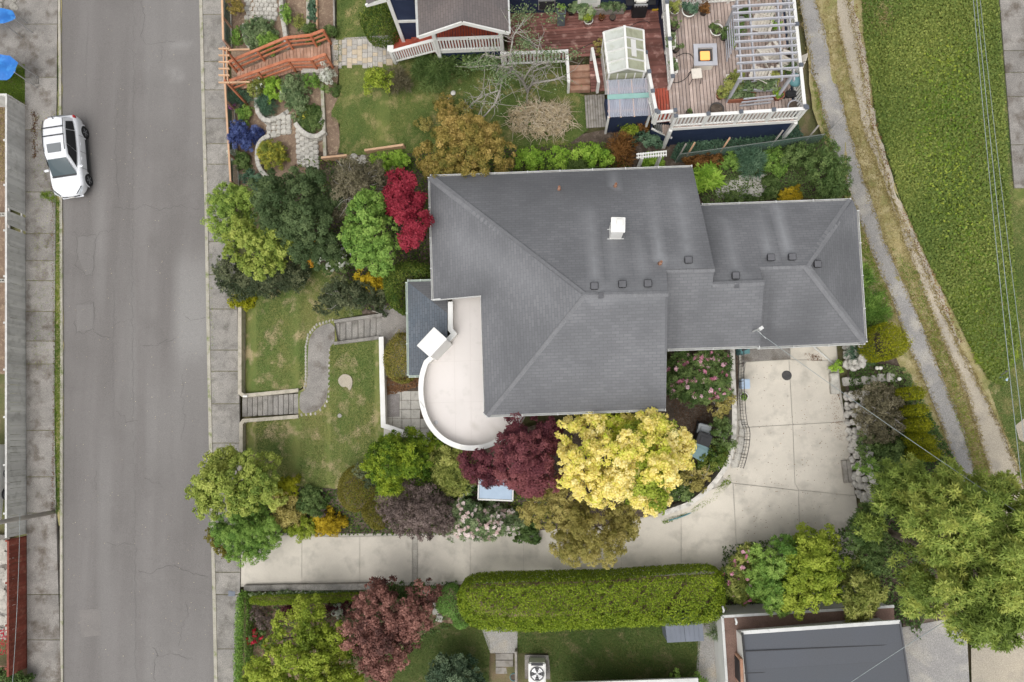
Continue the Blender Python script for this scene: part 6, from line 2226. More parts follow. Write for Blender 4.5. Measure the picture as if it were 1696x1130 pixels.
# paved path and timber boardwalk
pp_ = thing('paved_path', None, None, G(600, 85)); tag(pp_, kind='structure')
drape('path_bed', [(549, 64), (652, 58), (655, 104), (550, 110)], MATS['gravel'], .03, 12)
r = random.Random(4)
u = 552.0
while u < 650:
    w_ = r.choice((5.5, 8.5, 8.5, 11))
    v = 66.0 - (u - 552) * .03
    while v < 105:
        h_ = r.choice((6, 8.5, 8.5, 11))
        mb = MB(pp_.location)
        z = .06 + r.uniform(-.004, .004)
        mb.slab([G(u + .3, v + .3, z), G(u + w_ - .3, v + .3, z), G(u + w_ - .3, v + h_ - .3, z), G(u + .3, v + h_ - .3, z)], .06)
        mb.build('paver', MATS['paver_tan'] if r.random() < .3 else MATS['paver'], pp_)
        v += h_
    u += w_
bwk = thing('boardwalk', 'orange-red timber boardwalk climbing from the sidewalk to the garden', 'boardwalk', G(440, 110))
segs = [((393, 119), (391, 151), 1.10), ((485, 81), (489, 117), 2.25), ((525, 77), (526, 116), 2.40), ((546, 69), (549, 108), 2.62)]
for (a0, a1, za), (b0_, b1_, zb_), n in zip(segs[:-1], segs[1:], (16, 7, 4)):
    for k in range(n):
        t0, t1 = (k + .04) / n, (k + .96) / n
        z0_, z1_ = za + (zb_ - za) * t0, za + (zb_ - za) * t1
        L = lambda p, q, t: (p[0] + (q[0] - p[0]) * t, p[1] + (q[1] - p[1]) * t)
        mb = MB(bwk.location)
        mb.slab([P(*L(a0, b0_, t0), z0_), P(*L(a0, b0_, t1), z1_), P(*L(a1, b1_, t1), z1_), P(*L(a1, b1_, t0), z0_)], .05)
        mb.build('plank', MATS['timber_plank'], bwk)
for side, name_ in ((0, 'north'), (1, 'south')):
    root = thing('railing', 'orange-red timber railing on the %s side of the boardwalk' % name_, 'railing', P(*segs[0][side], segs[0][2]))
    pts = [P(*s[side], s[2]) for s in segs]
    for a, b in zip(pts[:-1], pts[1:]):
        for hh, w_, t_ in ((.95, .14, .05), (.62, .05, .09), (.30, .05, .09)):
            mb = MB(root.location); mb.bar(a + Vector((0, 0, hh)), b + Vector((0, 0, hh)), w_, t_); mb.build('rail', MATS['timber_red'], root)
        n = max(1, int((b - a).length / 1.4))
        for k in range(n):
            p = a.lerp(b, k / n); mb = MB(root.location); mb.box((p.x, p.y, p.z + .35), (.10, .10, 1.2)); mb.build('post', MATS['timber_red'], root)
    p = pts[-1]; mb = MB(root.location); mb.box((p.x, p.y, p.z + .35), (.10, .10, 1.2)); mb.build('post', MATS['timber_red'], root)
# entrance arbor
ab = thing('entrance_arbor', 'small slatted timber arbor over the boardwalk entrance at the sidewalk', 'arbor', G(388, 125))
og = ab.location; za = 3.15
for u in (370, 375.5):
    mb = MB(og); mb.bar(P(u, 78, za), P(u + 2, 138, za), .05, .09); mb.build('beam', MATS['timber_new'], ab)
for v in (81, 92, 103, 114, 125, 137):
    mb = MB(og); mb.bar(P(362.5, v, za + .09), P(380, v, za + .09), .05, .09); mb.build('slat', MATS['timber_new'], ab)
for u, v in ((373, 82), (374, 135)):
    p = P(u, v, za); mb = MB(og); mb.box((p.x, p.y, za / 2 + .4), (.09, .09, za - .6)); mb.build('post', MATS['timber_red'], ab)
for v in (83, 137):
    mb = MB(og); mb.bar(P(378, v, 2.1), P(414, v - 1, 2.3), .06, .08); mb.build('side_rail', MATS['timber_new'], ab)

# wire fence with timber rail along the sidewalk
for lab, a, b in (('timber-railed wire fence along the sidewalk north of the arbor', (381, -60), (385, 84)), ('timber-railed wire fence along the sidewalk south of the arbor', (387, 140), (397, 312))):
    A_, B_ = G(*a), G(*b)
    root = thing('wire_fence', lab, 'fence', A_)
    mb = MB(A_); mb.bar(A_ + Vector((0, 0, 1.0)), B_ + Vector((0, 0, 1.0)), .09, .06); mb.build('top_rail', MATS['timber_new'], root)
    mb = MB(A_); mb.bar(A_ + Vector((.02, 0, .08)), B_ + Vector((.02, 0, .08)), .05, .12); mb.build('bottom_rail', MATS['timber_old'], root)
    n = 4
    for k in range(n + 1):
        p = A_.lerp(B_, k / n); mb = MB(A_); mb.box((p.x, p.y, p.z + .5), (.09, .09, 1.0)); mb.build('post', MATS['timber_plank'], root)
    mb = MB(A_); mb.wall([A_, B_], .006, [A_.z + .97, B_.z + .97], [A_.z + .12, B_.z + .12]); mb.build('mesh', MATS['netting'], root)

# ---- terraced garden: stacked block walls, stone steps
def block_row(label, pts, z0, courses, size=(.30, .22, .15), cat='wall', name='block_wall', closed=False):
    W = [P(u, v, z0 + courses * size[2]) for u, v in pts]
    s = resample([(w_.x, w_.y) for w_ in W], size[0] * 1.03, closed=False)
    root = thing(name, label, cat, (s[0][0], s[0][1], z0))
    b0 = None
    for c in range(courses):
        for k in range(len(s) - 1):
            if c < courses - 1 and k % 1: continue
            a, b = s[k], s[k + 1]
            t = .5 * (c % 2)
            x, y = a[0] + (b[0] - a[0]) * (.5 + t * .9), a[1] + (b[1] - a[1]) * (.5 + t * .9)
            if b0 is None:
                mb = MB(); mb.box((0, 0, 0), (size[0], size[1], size[2] * .97)); b0 = mb.build('block', MATS['block'], root, bevel=.02); o = b0
            else: o = copy_obj(b0, root)
            o.location = (x - s[0][0], y - s[0][1], (c + .5) * size[2]); o.rotation_euler = (0, 0, math.atan2(b[1] - a[1], b[0] - a[0]) + random.uniform(-.05, .05))
    return root


gz = lambda u, v: G(u, v).z
block_row('curved block wall around the yellow flowering shrub', smooth_poly([(466, 222), (440, 225), (428, 236), (425, 252), (426, 272), (436, 288), (450, 300)], 1, False), gz(430, 255), 3)
block_row('curved block wall around the mixed bed south of the boardwalk', smooth_poly([(425, 150), (424, 170), (427, 188), (440, 200), (458, 196), (474, 186)], 1, False), gz(430, 185), 4)
block_row('curved block wall north of the boardwalk', smooth_poly([(404, 40), (404, 62), (412, 76), (424, 85), (436, 92)], 1, False), gz(412, 76), 3)
block_row('straight block wall running north above the boardwalk', [(464, -20), (466, 20), (470, 44), (474, 72)], gz(468, 30), 3)
block_row('block edging of the terrace below the white edging strip', smooth_poly([(490, 206), (498, 216), (510, 224), (524, 226), (534, 219)], 1, False), gz(510, 220), 3)
block_row('short block wall beside the ramp landing', [(462, 152), (474, 152)], gz(468, 160), 3)
block_row('block edging along the south side of the boardwalk', [(497, 117), (534, 117)], gz(510, 120), 2)
block_row('two round blocks beside the edging strip', [(529, 186), (531, 204)], gz(530, 195), 1, (.34, .30, .14))


def stepping(label, cells, name='stone_steps', cat='paving', size=(.26, .24), dz=.10):
    root = thing(name, label, cat, G(*cells[0]))
    b0 = None
    for i, (u, v) in enumerate(cells):
        if b0 is None:
            mb = MB(); mb.box((0, 0, 0), (size[0], size[1], .16)); b0 = mb.build('stone', MATS['block'], root, bevel=.035); o = b0
        else: o = copy_obj(b0, root)
        o.location = G(u, v, dz - .05) - root.location + Vector((0, 0, random.uniform(-.012, .012)))
        o.rotation_euler = (random.uniform(-.03, .03), random.uniform(-.03, .03), random.uniform(-.15, .15))
        s = random.uniform(.85, 1.08); o.scale = (s, s, 1)
    return root


stepping('grid of pale paving blocks at the top of the terraced garden', [(409 + i * 7.6 + (j % 2) * 3, 1 + j * 7.2 + i * .3) for j in range(-2, 5) for i in range(7)])
stepping('short path of pale blocks between the two curved walls', [(446 + i * 8.2, 197 + j * 8 - i * .6) for j in range(4) for i in range(5)])
stepping('diagonal flight of pale block steps beside the white edging strip', [(494 + i * 7.4 + j * .4, 226 + j * 8.6 + i * 5.5 * .8) for j in range(-1, 6) for i in range(5) if j + i * .5 < 6.3])
for lab, a, b, mt in (('pale concrete edging strip between terraces and lawn', (535, 140), (540, 263), 'kerbconcrete'), ('pale timber edging in the upper terrace, western strip', (511, -30), (512, 43), 'kerbconcrete'), ('timber edging in the upper terrace, eastern strip', (525, -30), (527, 62), 'timber_new'), ('dark timber edging between upper terrace and lawn', (554, -30), (555, 50), 'timber_old')):
    A_, B_ = G(*a), G(*b)
    mb = MB(A_); mb.bar(A_ + Vector((0, 0, .05)), B_ + Vector((0, 0, .05)), .16 if mt == 'kerbconcrete' else .08, .24)
    o = mb.build('edging', MATS[mt], None, bevel=.012); o.location = A_
    tag(o, lab, 'edging')
for lab, a, b in (('new timber retaining board beside the stone steps', (538, 266), (580, 262)), ('new timber retaining board above the green groundcover', (608, 254), (672, 245))):
    A_, B_ = G(*a), G(*b)
    mb = MB(A_); mb.bar(A_ + Vector((0, 0, .12)), B_ + Vector((0, 0, .12)), .10, .5)
    o = mb.build('retaining_board', MATS['timber_new'], None); o.location = A_
    tag(o, lab, 'board')
q = G(594, 262)
rp = thing('stone_stack', 'stack of flat grey stones between the two timber boards', 'stones', q)
for k in range(10):
    rock('stone', 'stone', random.uniform(.3, .42), 60 + k, rp, G(random.uniform(584, 606), random.uniform(256, 270), .1) - q, .4)
drape('garden_soil', [(562, 108), (551, 112), (537, 150), (545, 168), (556, 160)], MATS['bark_mulch'], .05, 8, sm=1)
drape('garden_soil', [(541, 200), (553, 192), (562, 205), (563, 255), (541, 258)], MATS['bark_mulch'], .05, 8, sm=1)

# ---- terrace planting
SM = 'smallshrub'
GN = 'shrubs of the terraced northern garden'
for name, lab, o, hh, lf, sty, kw in (
    ('bronze_shrub', 'small bronze shrub at the top corner beside the sidewalk fence', ('e', 392, 14, 12, 14), .9, 'bronze', SM, {}),
    ('rosemary', 'wide grey-green shrub behind the curved block wall north of the boardwalk', ('e', 428, 56, 26, 27), .9, 'sage', SM, {}),
    ('green_shrub', 'bright green half-round shrub at the boardwalk edge', ('e', 445, 70, 15, 14), .8, 'mid', SM, {}),
    ('green_shrub', 'oval bright green shrub beside the straight block wall', ('e', 476, 22, 9, 16), .7, 'mid', SM, {}),
    ('green_shrub', 'dense green shrub above the boardwalk landing', ('e', 514, 55, 16, 14), .7, 'shrub', 'shrub', {}),
    ('green_shrub', 'small dark shrub at the corner of the upper lawn', ('e', 549, 50, 10, 8), .5, 'shrub', SM, {}),
    ('yellow_sedum', 'sparse yellow plants in the upper terrace bed', ('e', 495, 34, 12, 12), .25, 'pieris', SM, dict(dens=.3)),
    ('leafy_plant', 'light green leafy plants along the sidewalk fence north of the arbor', ('e', 392, 62, 9, 16), .5, 'mid', SM, dict(dens=.6)),
    ('creeper', 'blue-green creeper in the narrow strip between edgings', ('e', 518, 15, 5, 24), .3, 'bluegreen', SM, {}),
    ('white_shrub', 'shrub with white-tipped leaves just south of the boardwalk', ('e', 433, 146, 20, 15), .8, 'pieris', 'shrub', dict(flowers=('white', 20, .05))),
    ('green_shrub', 'vivid green mound inside the curved bed south of the boardwalk', ('e', 455, 148, 15, 17), .8, 'fern', SM, {}),
    ('spiky_plant', 'blue-green spiky plant inside the curved bed', 'X', .6, 'bluegreen', 'spiky', {}),
    ('sage_shrub', 'tall pale sage shrub in the middle terrace', ('e', 488, 158, 20, 34), .9, 'sage', 'shrub', {}),
    ('sage_shrub', 'small yellow-green shrub beside the edging strip', ('e', 517, 138, 12, 12), .7, 'mid', SM, {}),
    ('silver_shrub', 'silvery white-flowering shrub at the boardwalk top', ('e', 541, 124, 10, 14), .7, 'white', SM, {}),
    ('green_shrub', 'dark green tuft in the soil wedge by the lawn', ('e', 551, 148, 9, 8), .4, 'shrub', SM, {}),
    ('ground_cover_plant', 'green ground cover in the lower middle terrace', ('e', 516, 196, 22, 24), .35, 'shrub', SM, dict(dens=.8)),
    ('yellow_flower', 'small yellow flowering tuft above the stone steps', ('e', 503, 190, 8, 7), .4, 'yellowfl', SM, {}),
    ('grey_plant', 'grey-blue cushion plant above the stone steps', ('e', 499, 204, 9, 8), .35, 'sage', SM, {}),
    ('euphorbia', 'pair of round green euphorbias by the sidewalk fence', ('e', 407, 190, 14, 14), .6, 'mid', SM, {}),
    ('blue_green_shrub', 'blue-green grassy shrub by the sidewalk fence just south of the arbor', ('e', 398, 162, 13, 16), .6, 'bluegreen', 'spiky', dict(size=.6)),
    ('magenta_flower', 'small magenta flower clump outside the sidewalk fence', ('e', 383, 176, 5, 8), .4, 'magenta', SM, {}),
    ('ceanothus', 'bright blue flowering bush by the sidewalk fence', [(381, 232), (384, 212), (396, 204), (410, 204), (418, 214), (434, 206), (432, 220), (424, 236), (416, 250), (400, 244), (388, 244)], 1.1, 'blue', SM, dict(dens=1.1)),
    ('green_shrub', 'dark green shrub south of the blue bush', ('e', 405, 268, 13, 16), .7, 'shrub', SM, {}),
    ('white_flower', 'white flower clump outside the sidewalk fence', ('e', 385, 258, 6, 9), .5, 'white', SM, {}),
    ('yellow_broom', 'yellow flowering shrub ringed by the curved block wall', ('e', 451, 256, 24, 24), .9, 'yellowfl', SM, {}),
    ('green_shrub', 'low green shrub at the south end of the terraced garden', ('e', 420, 300, 20, 12), .6, 'bluegreen', 'shrub', {}),
    ('dark_round_shrub', 'large round glossy dark green shrub beside the neighbour house', ('e', 629, 36, 33, 32), 1.8, 'box', 'clipped', dict(size=1.3)),
    ('yellow_maple', 'small spreading yellow-green maple on the neighbour lawn', ('e', 628, 137, 21, 19), 1.2, 'acid', 'shrub', dict(dens=.6)),
    ('brown_grass', 'brown-green tuft beside the yellow-green maple', ('e', 658, 132, 14, 15), .8, 'twig', 'spiky', {}),
    ('tall_grass_clump', 'wide mound of dark green grass below the porch', ('e', 722, 118, 40, 20), .9, 'shrub', 'spiky', {}),
    ('foundation_shrub', 'dark green shrub along the porch skirt', ('e', 790, 102, 46, 16), 1.0, 'shrub', 'shrub', dict(dens=.6)),
    ('bronze_tree', 'golden-bronze tree beside the north eave of the grey roof', [(690, 272), (696, 252), (714, 238), (716, 222), (736, 200), (760, 194), (784, 204), (812, 202), (822, 222), (842, 236), (846, 262), (838, 284), (800, 292), (760, 288), (720, 290)], 3.6, 'bronze', 'broad', dict(clear=.3, size=.8, under=.4)),
    ('bronze_shrub', 'bronze-green sprawling branch north of the golden-bronze tree', ('e', 738, 178, 18, 18), 1.0, 'bronze', SM, dict(dens=.8)),
    ('bronze_shrub', 'small olive tuft west of the bronze branch', ('e', 703, 203, 12, 9), .7, 'olive', SM, dict(dens=.8)),
    ('bronze_shrub', 'small olive-brown tuft east of the bronze branch', ('e', 770, 182, 18, 12), .8, 'olive', SM, dict(dens=.45, twigs=14)),
    ('lime_groundcover', 'bright green feathery bush between timber board and red maple', ('e', 650, 268, 34, 14), .7, 'fern', SM, {}),
    ('hydrangea', 'bright green hydrangea mound west of the garden path, westernmost of the row', ('e', 878, 265, 26, 13), 1.0, 'fern', 'shrub', {}),
    ('hydrangea', 'bright green hydrangea mound, second from the west along the north eave', ('e', 925, 262, 17, 15), 1.0, 'fern', 'shrub', {}),
    ('hydrangea', 'bright green hydrangea mound, third from the west along the north eave', ('e', 972, 258, 20, 16), 1.1, 'fern', 'shrub', {}),
    ('hydrangea', 'bright green hydrangea mound nearest the brown grass', ('e', 1003, 266, 14, 12), 1.0, 'fern', 'shrub', {}),
    ('hydrangea', 'bright green clump under the white arbor', ('e', 1082, 268, 26, 13), .9, 'fern', 'shrub', {}),
    ('brown_grass', 'dark brown grassy shrub west of the white arbor', ('e', 1028, 250, 22, 26), 1.0, 'rust', 'spiky', {}),
    ('dark_fern', 'dark fern clump between hydrangeas along the eave', ('e', 945, 276, 44, 10), .7, 'shrub', 'spiky', {}),
    ('young_tree', 'small yellow-green sapling in front of the lean-to', ('e', 1040, 215, 13, 12), 1.0, 'acid', SM, dict(dens=.6)),
    ('rust_shrub', 'dark rust shrub against the navy lean-to wall', ('e', 1062, 205, 12, 12), .9, 'rust', SM, {}),
    ('fern_clump', 'dark ferns below the steps of the deck', ('e', 1072, 228, 20, 14), .6, 'bluegreen', 'shrub', {}),
    ('rust_groundcover', 'rust-brown low shrubs at the northeast roof corner', ('e', 1162, 268, 38, 12), .6, 'rust', SM, {}),
    ('fern', 'bright green fern at the corner of the grey roof', ('e', 1170, 294, 20, 18), .8, 'fern', 'fern', {}),
    ('spiky_bush', 'dark spiky bush in the garden behind the garage', ('e', 1240, 270, 20, 20), .9, 'bluegreen', 'spiky', {}),
    ('euphorbia', 'light green bush just west of the dark spiky bush', ('e', 1210, 266, 14, 14), .7, 'mid', SM, {}),
    ('green_bed', 'feathery light green bed plants east of the dark spiky bush', ('e', 1284, 268, 24, 22), .6, 'mid', SM, dict(dens=.8)),
    ('leafy_bush', 'leafy green bush along the wire netting', ('e', 1325, 258, 26, 20), 1.0, 'shrub', 'shrub', {}),
    ('elder_bush', 'large dark brown-green bush beside the alley', ('e', 1366, 285, 34, 44), 1.7, 'shrub', 'twiggy', dict(size=1.2)),
    ('golden_bush', 'golden yellow low bush at the north garage eave', ('e', 1308, 322, 20, 10), .6, 'gold', SM, {}),
    ('green_bed', 'green seedlings beside the stone slabs at the garage eave', ('e', 1222, 330, 26, 8), .4, 'shrub', SM, {}),
    ('green_bed', 'green clump east of the stone slabs', ('e', 1278, 310, 13, 18), .5, 'shrub', SM, {}),
):
    if o == 'X': o = ('e', 441, 172, 13, 12)
    plant(name, lab, T if 'tree' in name or name == 'yellow_maple' else S, o, hh, lf, sty, **kw)
stepping('grey slabs and planks in the little garden behind the garage', [(1246, 300), (1254, 302), (1262, 298), (1262, 312), (1247, 314), (1254, 318), (1230, 300), (1215, 308), (1200, 312)], 'garden_slabs', 'paving', (.42, .50), .06)
drape('gravel_path', [(1185, 305), (1240, 290), (1262, 296), (1262, 326), (1185, 332)], MATS['gravel'], .055, 10, sm=1)

# brush pile of dry branches
q = G(897, 200)
bp = thing('brush_pile', 'tan heap of dry cut branches on the neighbour lawn', 'branches', q)
rs = np.random.default_rng(77)
mb = MB(q)
pc = P(898, 196, q.z + .3)
for k in range(420):
    a = rs.random() * 6.28; rr = math.sqrt(rs.random())
    x, y = pc.x + 1.5 * rr * math.cos(a), pc.y + .86 * rr * math.sin(a)
    z = q.z + .08 + (1 - rr * rr) * .62 * rs.random() ** .4
    L = rs.uniform(.25, .75); th = rs.random() * 6.28; bend = rs.normal(0, .7)
    pts = []
    for s in range(4):
        pts.append((x, y, z + .05 * math.sin(s)))
        x += L / 3 * math.cos(th); y += L / 3 * math.sin(th); th += bend * .5; z += rs.normal(0, .03)
    mb.tube(pts, [.017, .014, .010, .005], 4, cap=False)
surf('drytwig', (.56, .47, .33), (.42, .34, .23), 5, (.64, .57, .45), 9, .9)
o = mb.build('branches', MATS['drytwig'], bp, True); o['kind'] = 'stuff'
pos, nr, tn, C, rr = crown_points([tuple(P(u, v, q.z + .3)[:2]) for u, v in outline(('e', 896, 195, 54, 30))], q.z, q.z + .5, STY['smallshrub'], rs, .30, .2)
o = leaves('dry_leaves', pos, nr, tn, .09, .03, 1, .3, FOL['dry'], bp, tuple(q), rs); o['kind'] = 'stuff'

# bare-branched tree behind the balustrade
q = G(874, 152)
bt_ = thing('bare_tree', 'spindly pale-barked tree with sparse leaves in front of the balustrade', 'tree', q)
mb = MB(q)
rs = np.random.default_rng(99)
limbs = [[(874, 152, 3.4), (866, 134, 4.6), (850, 118, 5.6), (842, 112, 6.0)], [(866, 134, 4.6), (880, 112, 5.6), (891, 84, 6.4), (896, 60, 6.8)], [(874, 150, 3.6), (882, 138, 4.6), (919, 132, 5.4), (934, 126, 5.7)],
         [(846, 117, 5.7), (832, 128, 6.0), (828, 150, 6.0), (800, 158, 6.1), (780, 172, 6.1)], [(842, 112, 6.0), (815, 108, 6.2), (780, 112, 6.3)], [(880, 112, 5.6), (900, 104, 6.0), (925, 100, 6.2)], [(828, 150, 6.0), (820, 172, 5.8), (800, 195, 5.6), (775, 200, 5.5)],
         [(850, 118, 5.6), (845, 90, 6.6), (850, 60, 7.0), (870, 30, 7.2)], [(845, 90, 6.6), (825, 95, 6.6), (800, 90, 6.6)], [(882, 138, 4.6), (884, 118, 5.2), (912, 108, 5.8)]]
tips = []
for lb in limbs:
    W = [P(*p) for p in lb]
    n = len(W)
    r0 = .075 if lb[0][2] < 4 else .05
    mb.tube(W, [r0 * (1 - .75 * k / (n - 1)) for k in range(n)], 6, cap=False)
    for k in range(1, n):
        for s in range(10):
            b = W[k - 1].lerp(W[k], rs.random())
            e = b + Vector((rs.normal(0, .45), rs.normal(0, .45), rs.uniform(-.1, .35)))
            m_ = b.lerp(e, .5) + Vector((rs.normal(0, .07), rs.normal(0, .07), .04))
            mb.tube([b, m_, e], [.014, .010, .004], 4, cap=False)
            tips.append(e)
mb.build('trunk', MATS['greybark'], bt_, True)
tp_ = np.array([tuple(t) for t in tips])
pos = np.repeat(tp_, 2, 0) + rs.normal(0, .12, (len(tp_) * 2, 3))
ex_ = []
for (u, v, ru, rv, n) in ((865, 25, 26, 20, 420), (872, 70, 22, 20, 420), (910, 90, 22, 14, 240), (800, 105, 34, 14, 300), (830, 125, 24, 18, 200), (915, 25, 18, 18, 200), (950, 90, 14, 10, 90), (855, 95, 12, 20, 150)):
    for k in range(n):
        p = P(u + rs.normal(0, ru * .5), v + rs.normal(0, rv * .5), 6.6 + rs.normal(0, .3)); ex_.append(tuple(p))
pos = np.r_[pos, np.array(ex_)]
leaves('crown', pos, unit(rs.normal(0, .5, pos.shape) + np.array([0, 0, 1])), rs.normal(.5, .2, len(pos)), .10, .045, 1, .2, FOL['sage'], bt_, tuple(q), rs)
# shovel-like white marker on the lawn
q = G(745, 160)
rk = thing('shovel', 'white-bladed shovel lying on the neighbour lawn', 'shovel', q)
mb = MB(q); a, b = G(741, 166, .06), G(747, 158, .06); mb.tube([a, b], .018, 6); mb.build('handle', MATS['steel'], rk)
mb = MB(q); c = G(750.5, 154.5, .07); mb.lathe(c, [(.02, 0), (.12, .015), (.12, .03), (.02, .02)], 12); mb.build('blade', MATS['ceramic_white'], rk, True)

# netting fence and white arbor behind the house
A_, B_ = G(1118, 270), G(1352, 238)
nf = thing('netting_fence', 'green netting fence on leaning timber stakes behind the garage', 'fence', A_)
for k, t in enumerate((0, .06, .30, .66, .90)):
    p = A_.lerp(B_, t); mb = MB(A_); mb.bar(p + Vector((0, 0, -.1)), p + Vector((.25, .35, 1.25)), .07, .07); mb.build('stake', MATS['timber_new'] if k in (1, 2) else MATS['timber_old'], nf)
mb = MB(A_); mb.wall([A_, B_], .008, [A_.z + 1.0, B_.z + 1.0], [A_.z, B_.z]); mb.build('mesh', MATS['netting'], nf)
mb = MB(A_); mb.tube([A_ + Vector((0, 0, 1.0)), B_ + Vector((0, 0, 1.0))], .02, 5); mb.build('top_wire', MATS['meshwire'], nf)
A2, B2 = G(1352, 238), G(1375, 226)
mb = MB(A_); mb.wall([A2, B2 + Vector((.2, .5, 0))], .01, [A2.z + 1.1, A2.z + 1.1], [A2.z, A2.z]); mb.build('mesh_return', MATS['netting'], nf)
wa = thing('white_arbor', 'white slatted garden arbor at the north eave of the house', 'arbor', G(1083, 275))
og = wa.location; zt = og.z + 2.25
for v0 in (0, 9):
    mb = MB(og); mb.bar(P(1054, 256 + v0 * .6, zt), P(1104, 251 + v0 * .6, zt), .05, .09); mb.build('beam', MATS['whitepaint'], wa)
for k in range(12):
    u = 1057 + k * 4.2
    mb = MB(og); mb.bar(P(u, 254 - k * .4, zt + .08), P(u, 263.5 - k * .4, zt + .08), .03, .06); mb.build('slat', MATS['whitepaint'], wa)
for u, v in ((1064, 256), (1095, 253)):
    for dv in (0, 6):
        p = P(u, v + dv, zt); mb = MB(og); mb.box((p.x, p.y, og.z + 1.1), (.08, .08, 2.3)); mb.build('post', MATS['whitepaint'], wa)
# ------------------------------------------------------------------ the parked car
plain('carpaint', (.76, .77, .79), .22, spec=.6)
plain('carglass', (.012, .014, .017), .08, spec=.5)
plain('windscreen', (.05, .072, .08), .06, spec=.4)
plain('sunglass', (.16, .17, .175), .1, spec=.8)
plain('tyre', (.012, .012, .013), .8)
plain('alloy', (.30, .31, .33), .35, metal=.7)
plain('trim', (.02, .021, .023), .5)
plain('lampglass', (.55, .58, .6), .1, spec=.8)
plain('taillamp', (.35, .02, .02), .2)


def build_car(loc, rz, tilt=0.0):
    root = thing('parked_car', 'white compact SUV parked at the west kerb facing down the street', 'car', loc, rz=rz)
    # x forward, y left. stations: x, half width at sill, half width at belt, z bottom, z shoulder, z top(deck), half width of top
    st = [(-2.20, .62, .66, .46, .78, .90, .60), (-2.14, .78, .80, .34, .82, 1.00, .72), (-1.9, .86, .885, .28, .86, 1.04, .80), (-1.45, .885, .915, .26, .88, 1.03, .83), (-.8, .885, .905, .24, .88, 1.01, .83),
          (0, .885, .90, .24, .87, .99, .83), (.6, .885, .90, .24, .87, .985, .83), (.95, .885, .905, .24, .86, .985, .82), (1.35, .885, .91, .26, .84, .965, .78), (1.75, .865, .885, .28, .80, .92, .72), (2.02, .76, .775, .32, .73, .84, .58), (2.17, .58, .60, .36, .64, .74, .42), (2.25, .36, .38, .40, .58, .66, .28)]
    bm = bmesh.new()
    rings = []
    for x, ws, wb_, zb, zs, zt, wt in st:
        half = [(ws * .92, zb), (ws, zb + .10), (wb_, zs - .14), (wb_ * .985, zs), (wt, zt - .02), (wt * .75, zt + .012), (0, zt + .03)]
        ring = [bm.verts.new((x, y, z)) for y, z in half] + [bm.verts.new((x, -y, z)) for y, z in reversed(half[:-1])]
        rings.append(ring)
    for a, b in zip(rings[:-1], rings[1:]):
        n = len(a)
        for k in range(n):
            bm.faces.new((a[k], a[(k + 1) % n], b[(k + 1) % n], b[k]))
    bm.faces.new(rings[0]); bm.faces.new(list(reversed(rings[-1])))
    bmesh.ops.recalc_face_normals(bm, faces=bm.faces)
    me = bpy.data.meshes.new('body'); bm.to_mesh(me); bm.free()
    for p in me.polygons: p.use_smooth = True
    body = link('body', me, MATS['carpaint'], root)
    md = body.modifiers.new('s', 'SUBSURF'); md.levels = 2; md.render_levels = 2
    # cabin: lower ring at belt, upper ring at roof
    low = [(-2.02, .60), (-1.95, .74), (-1.2, .80), (0, .81), (.7, .79), (1.08, .70), (1.16, .35)]
    zlow = [1.0, 1.0, .99, .97, .96, .95, .96]
    up = [(-1.86, .42), (-1.72, .55), (-1.1, .60), (-.35, .61), (.1, .58), (.30, .52), (.36, .26)]
    zup = [1.55, 1.58, 1.635, 1.65, 1.625, 1.575, 1.565]
    def cab(t, i, s):
        return Vector((low[i][0] + (up[i][0] - low[i][0]) * t, s * (low[i][1] + (up[i][1] - low[i][1]) * t), zlow[i] + (zup[i] - zlow[i]) * t))
    bm = bmesh.new()
    grid = []
    for t in (-.06, .0, .5, .93, 1.0):
        row = [bm.verts.new(cab(t, i, 1)) for i in range(7)] + [bm.verts.new(cab(t, i, -1)) for i in reversed(range(7))]
        grid.append(row)
    for a, b in zip(grid[:-1], grid[1:]):
        n = len(a)
        for k in range(n): bm.faces.new((a[k], a[(k + 1) % n], b[(k + 1) % n], b[k]))
    top = grid[-1]
    ctr = [bm.verts.new((up[i][0], 0, zup[i] + .03)) for i in range(7)]
    for i in range(6):
        bm.faces.new((top[i], top[i + 1], ctr[i + 1], ctr[i])); bm.faces.new((ctr[i], ctr[i + 1], top[12 - i], top[13 - i]))
    bmesh.ops.recalc_face_normals(bm, faces=bm.faces)
    me = bpy.data.meshes.new('cabin'); bm.to_mesh(me); bm.free()
    for p in me.polygons: p.use_smooth = True
    cabin = link('cabin', me, MATS['carpaint'], root)
    md = cabin.modifiers.new('s', 'SUBSURF'); md.levels = 2; md.render_levels = 2

    def panel(name, quadpts, mat, off, n=6, parent=cabin):
        """curved glass panel: bilinear patch of four corner functions pushed outwards"""
        a, b, c, d = [Vector(q) for q in quadpts]
        nrm = (b - a).cross(d - a).normalized()
        if nrm.dot(((a + b + c + d) / 4) - Vector((-.6, 0, .9))) < 0: nrm = -nrm
        V, Fc = [], []
        for i in range(n + 1):
            for j in range(n + 1):
                s, t = i / n, j / n
                p = (a * (1 - s) + b * s) * (1 - t) + (d * (1 - s) + c * s) * t
                V.append(p + nrm * (off[0] + off[1] * (4 * s * (1 - s)) + off[2] * 4 * t * (1 - t)))
        for i in range(n):
            for j in range(n): Fc.append([i * (n + 1) + j, (i + 1) * (n + 1) + j, (i + 1) * (n + 1) + j + 1, i * (n + 1) + j + 1])
        return link(name, raw_mesh(name, V, Fc, True), MATS[mat], parent)
    panel('windscreen', [cab(.02, 5, 1) + Vector((.10, -.02, 0)), cab(.02, 5, -1) + Vector((.10, .02, 0)), cab(.93, 5, -1) + Vector((.06, .03, .0)), cab(.93, 5, 1) + Vector((.06, -.03, .0))], 'windscreen', (.012, .045, .02), 10)
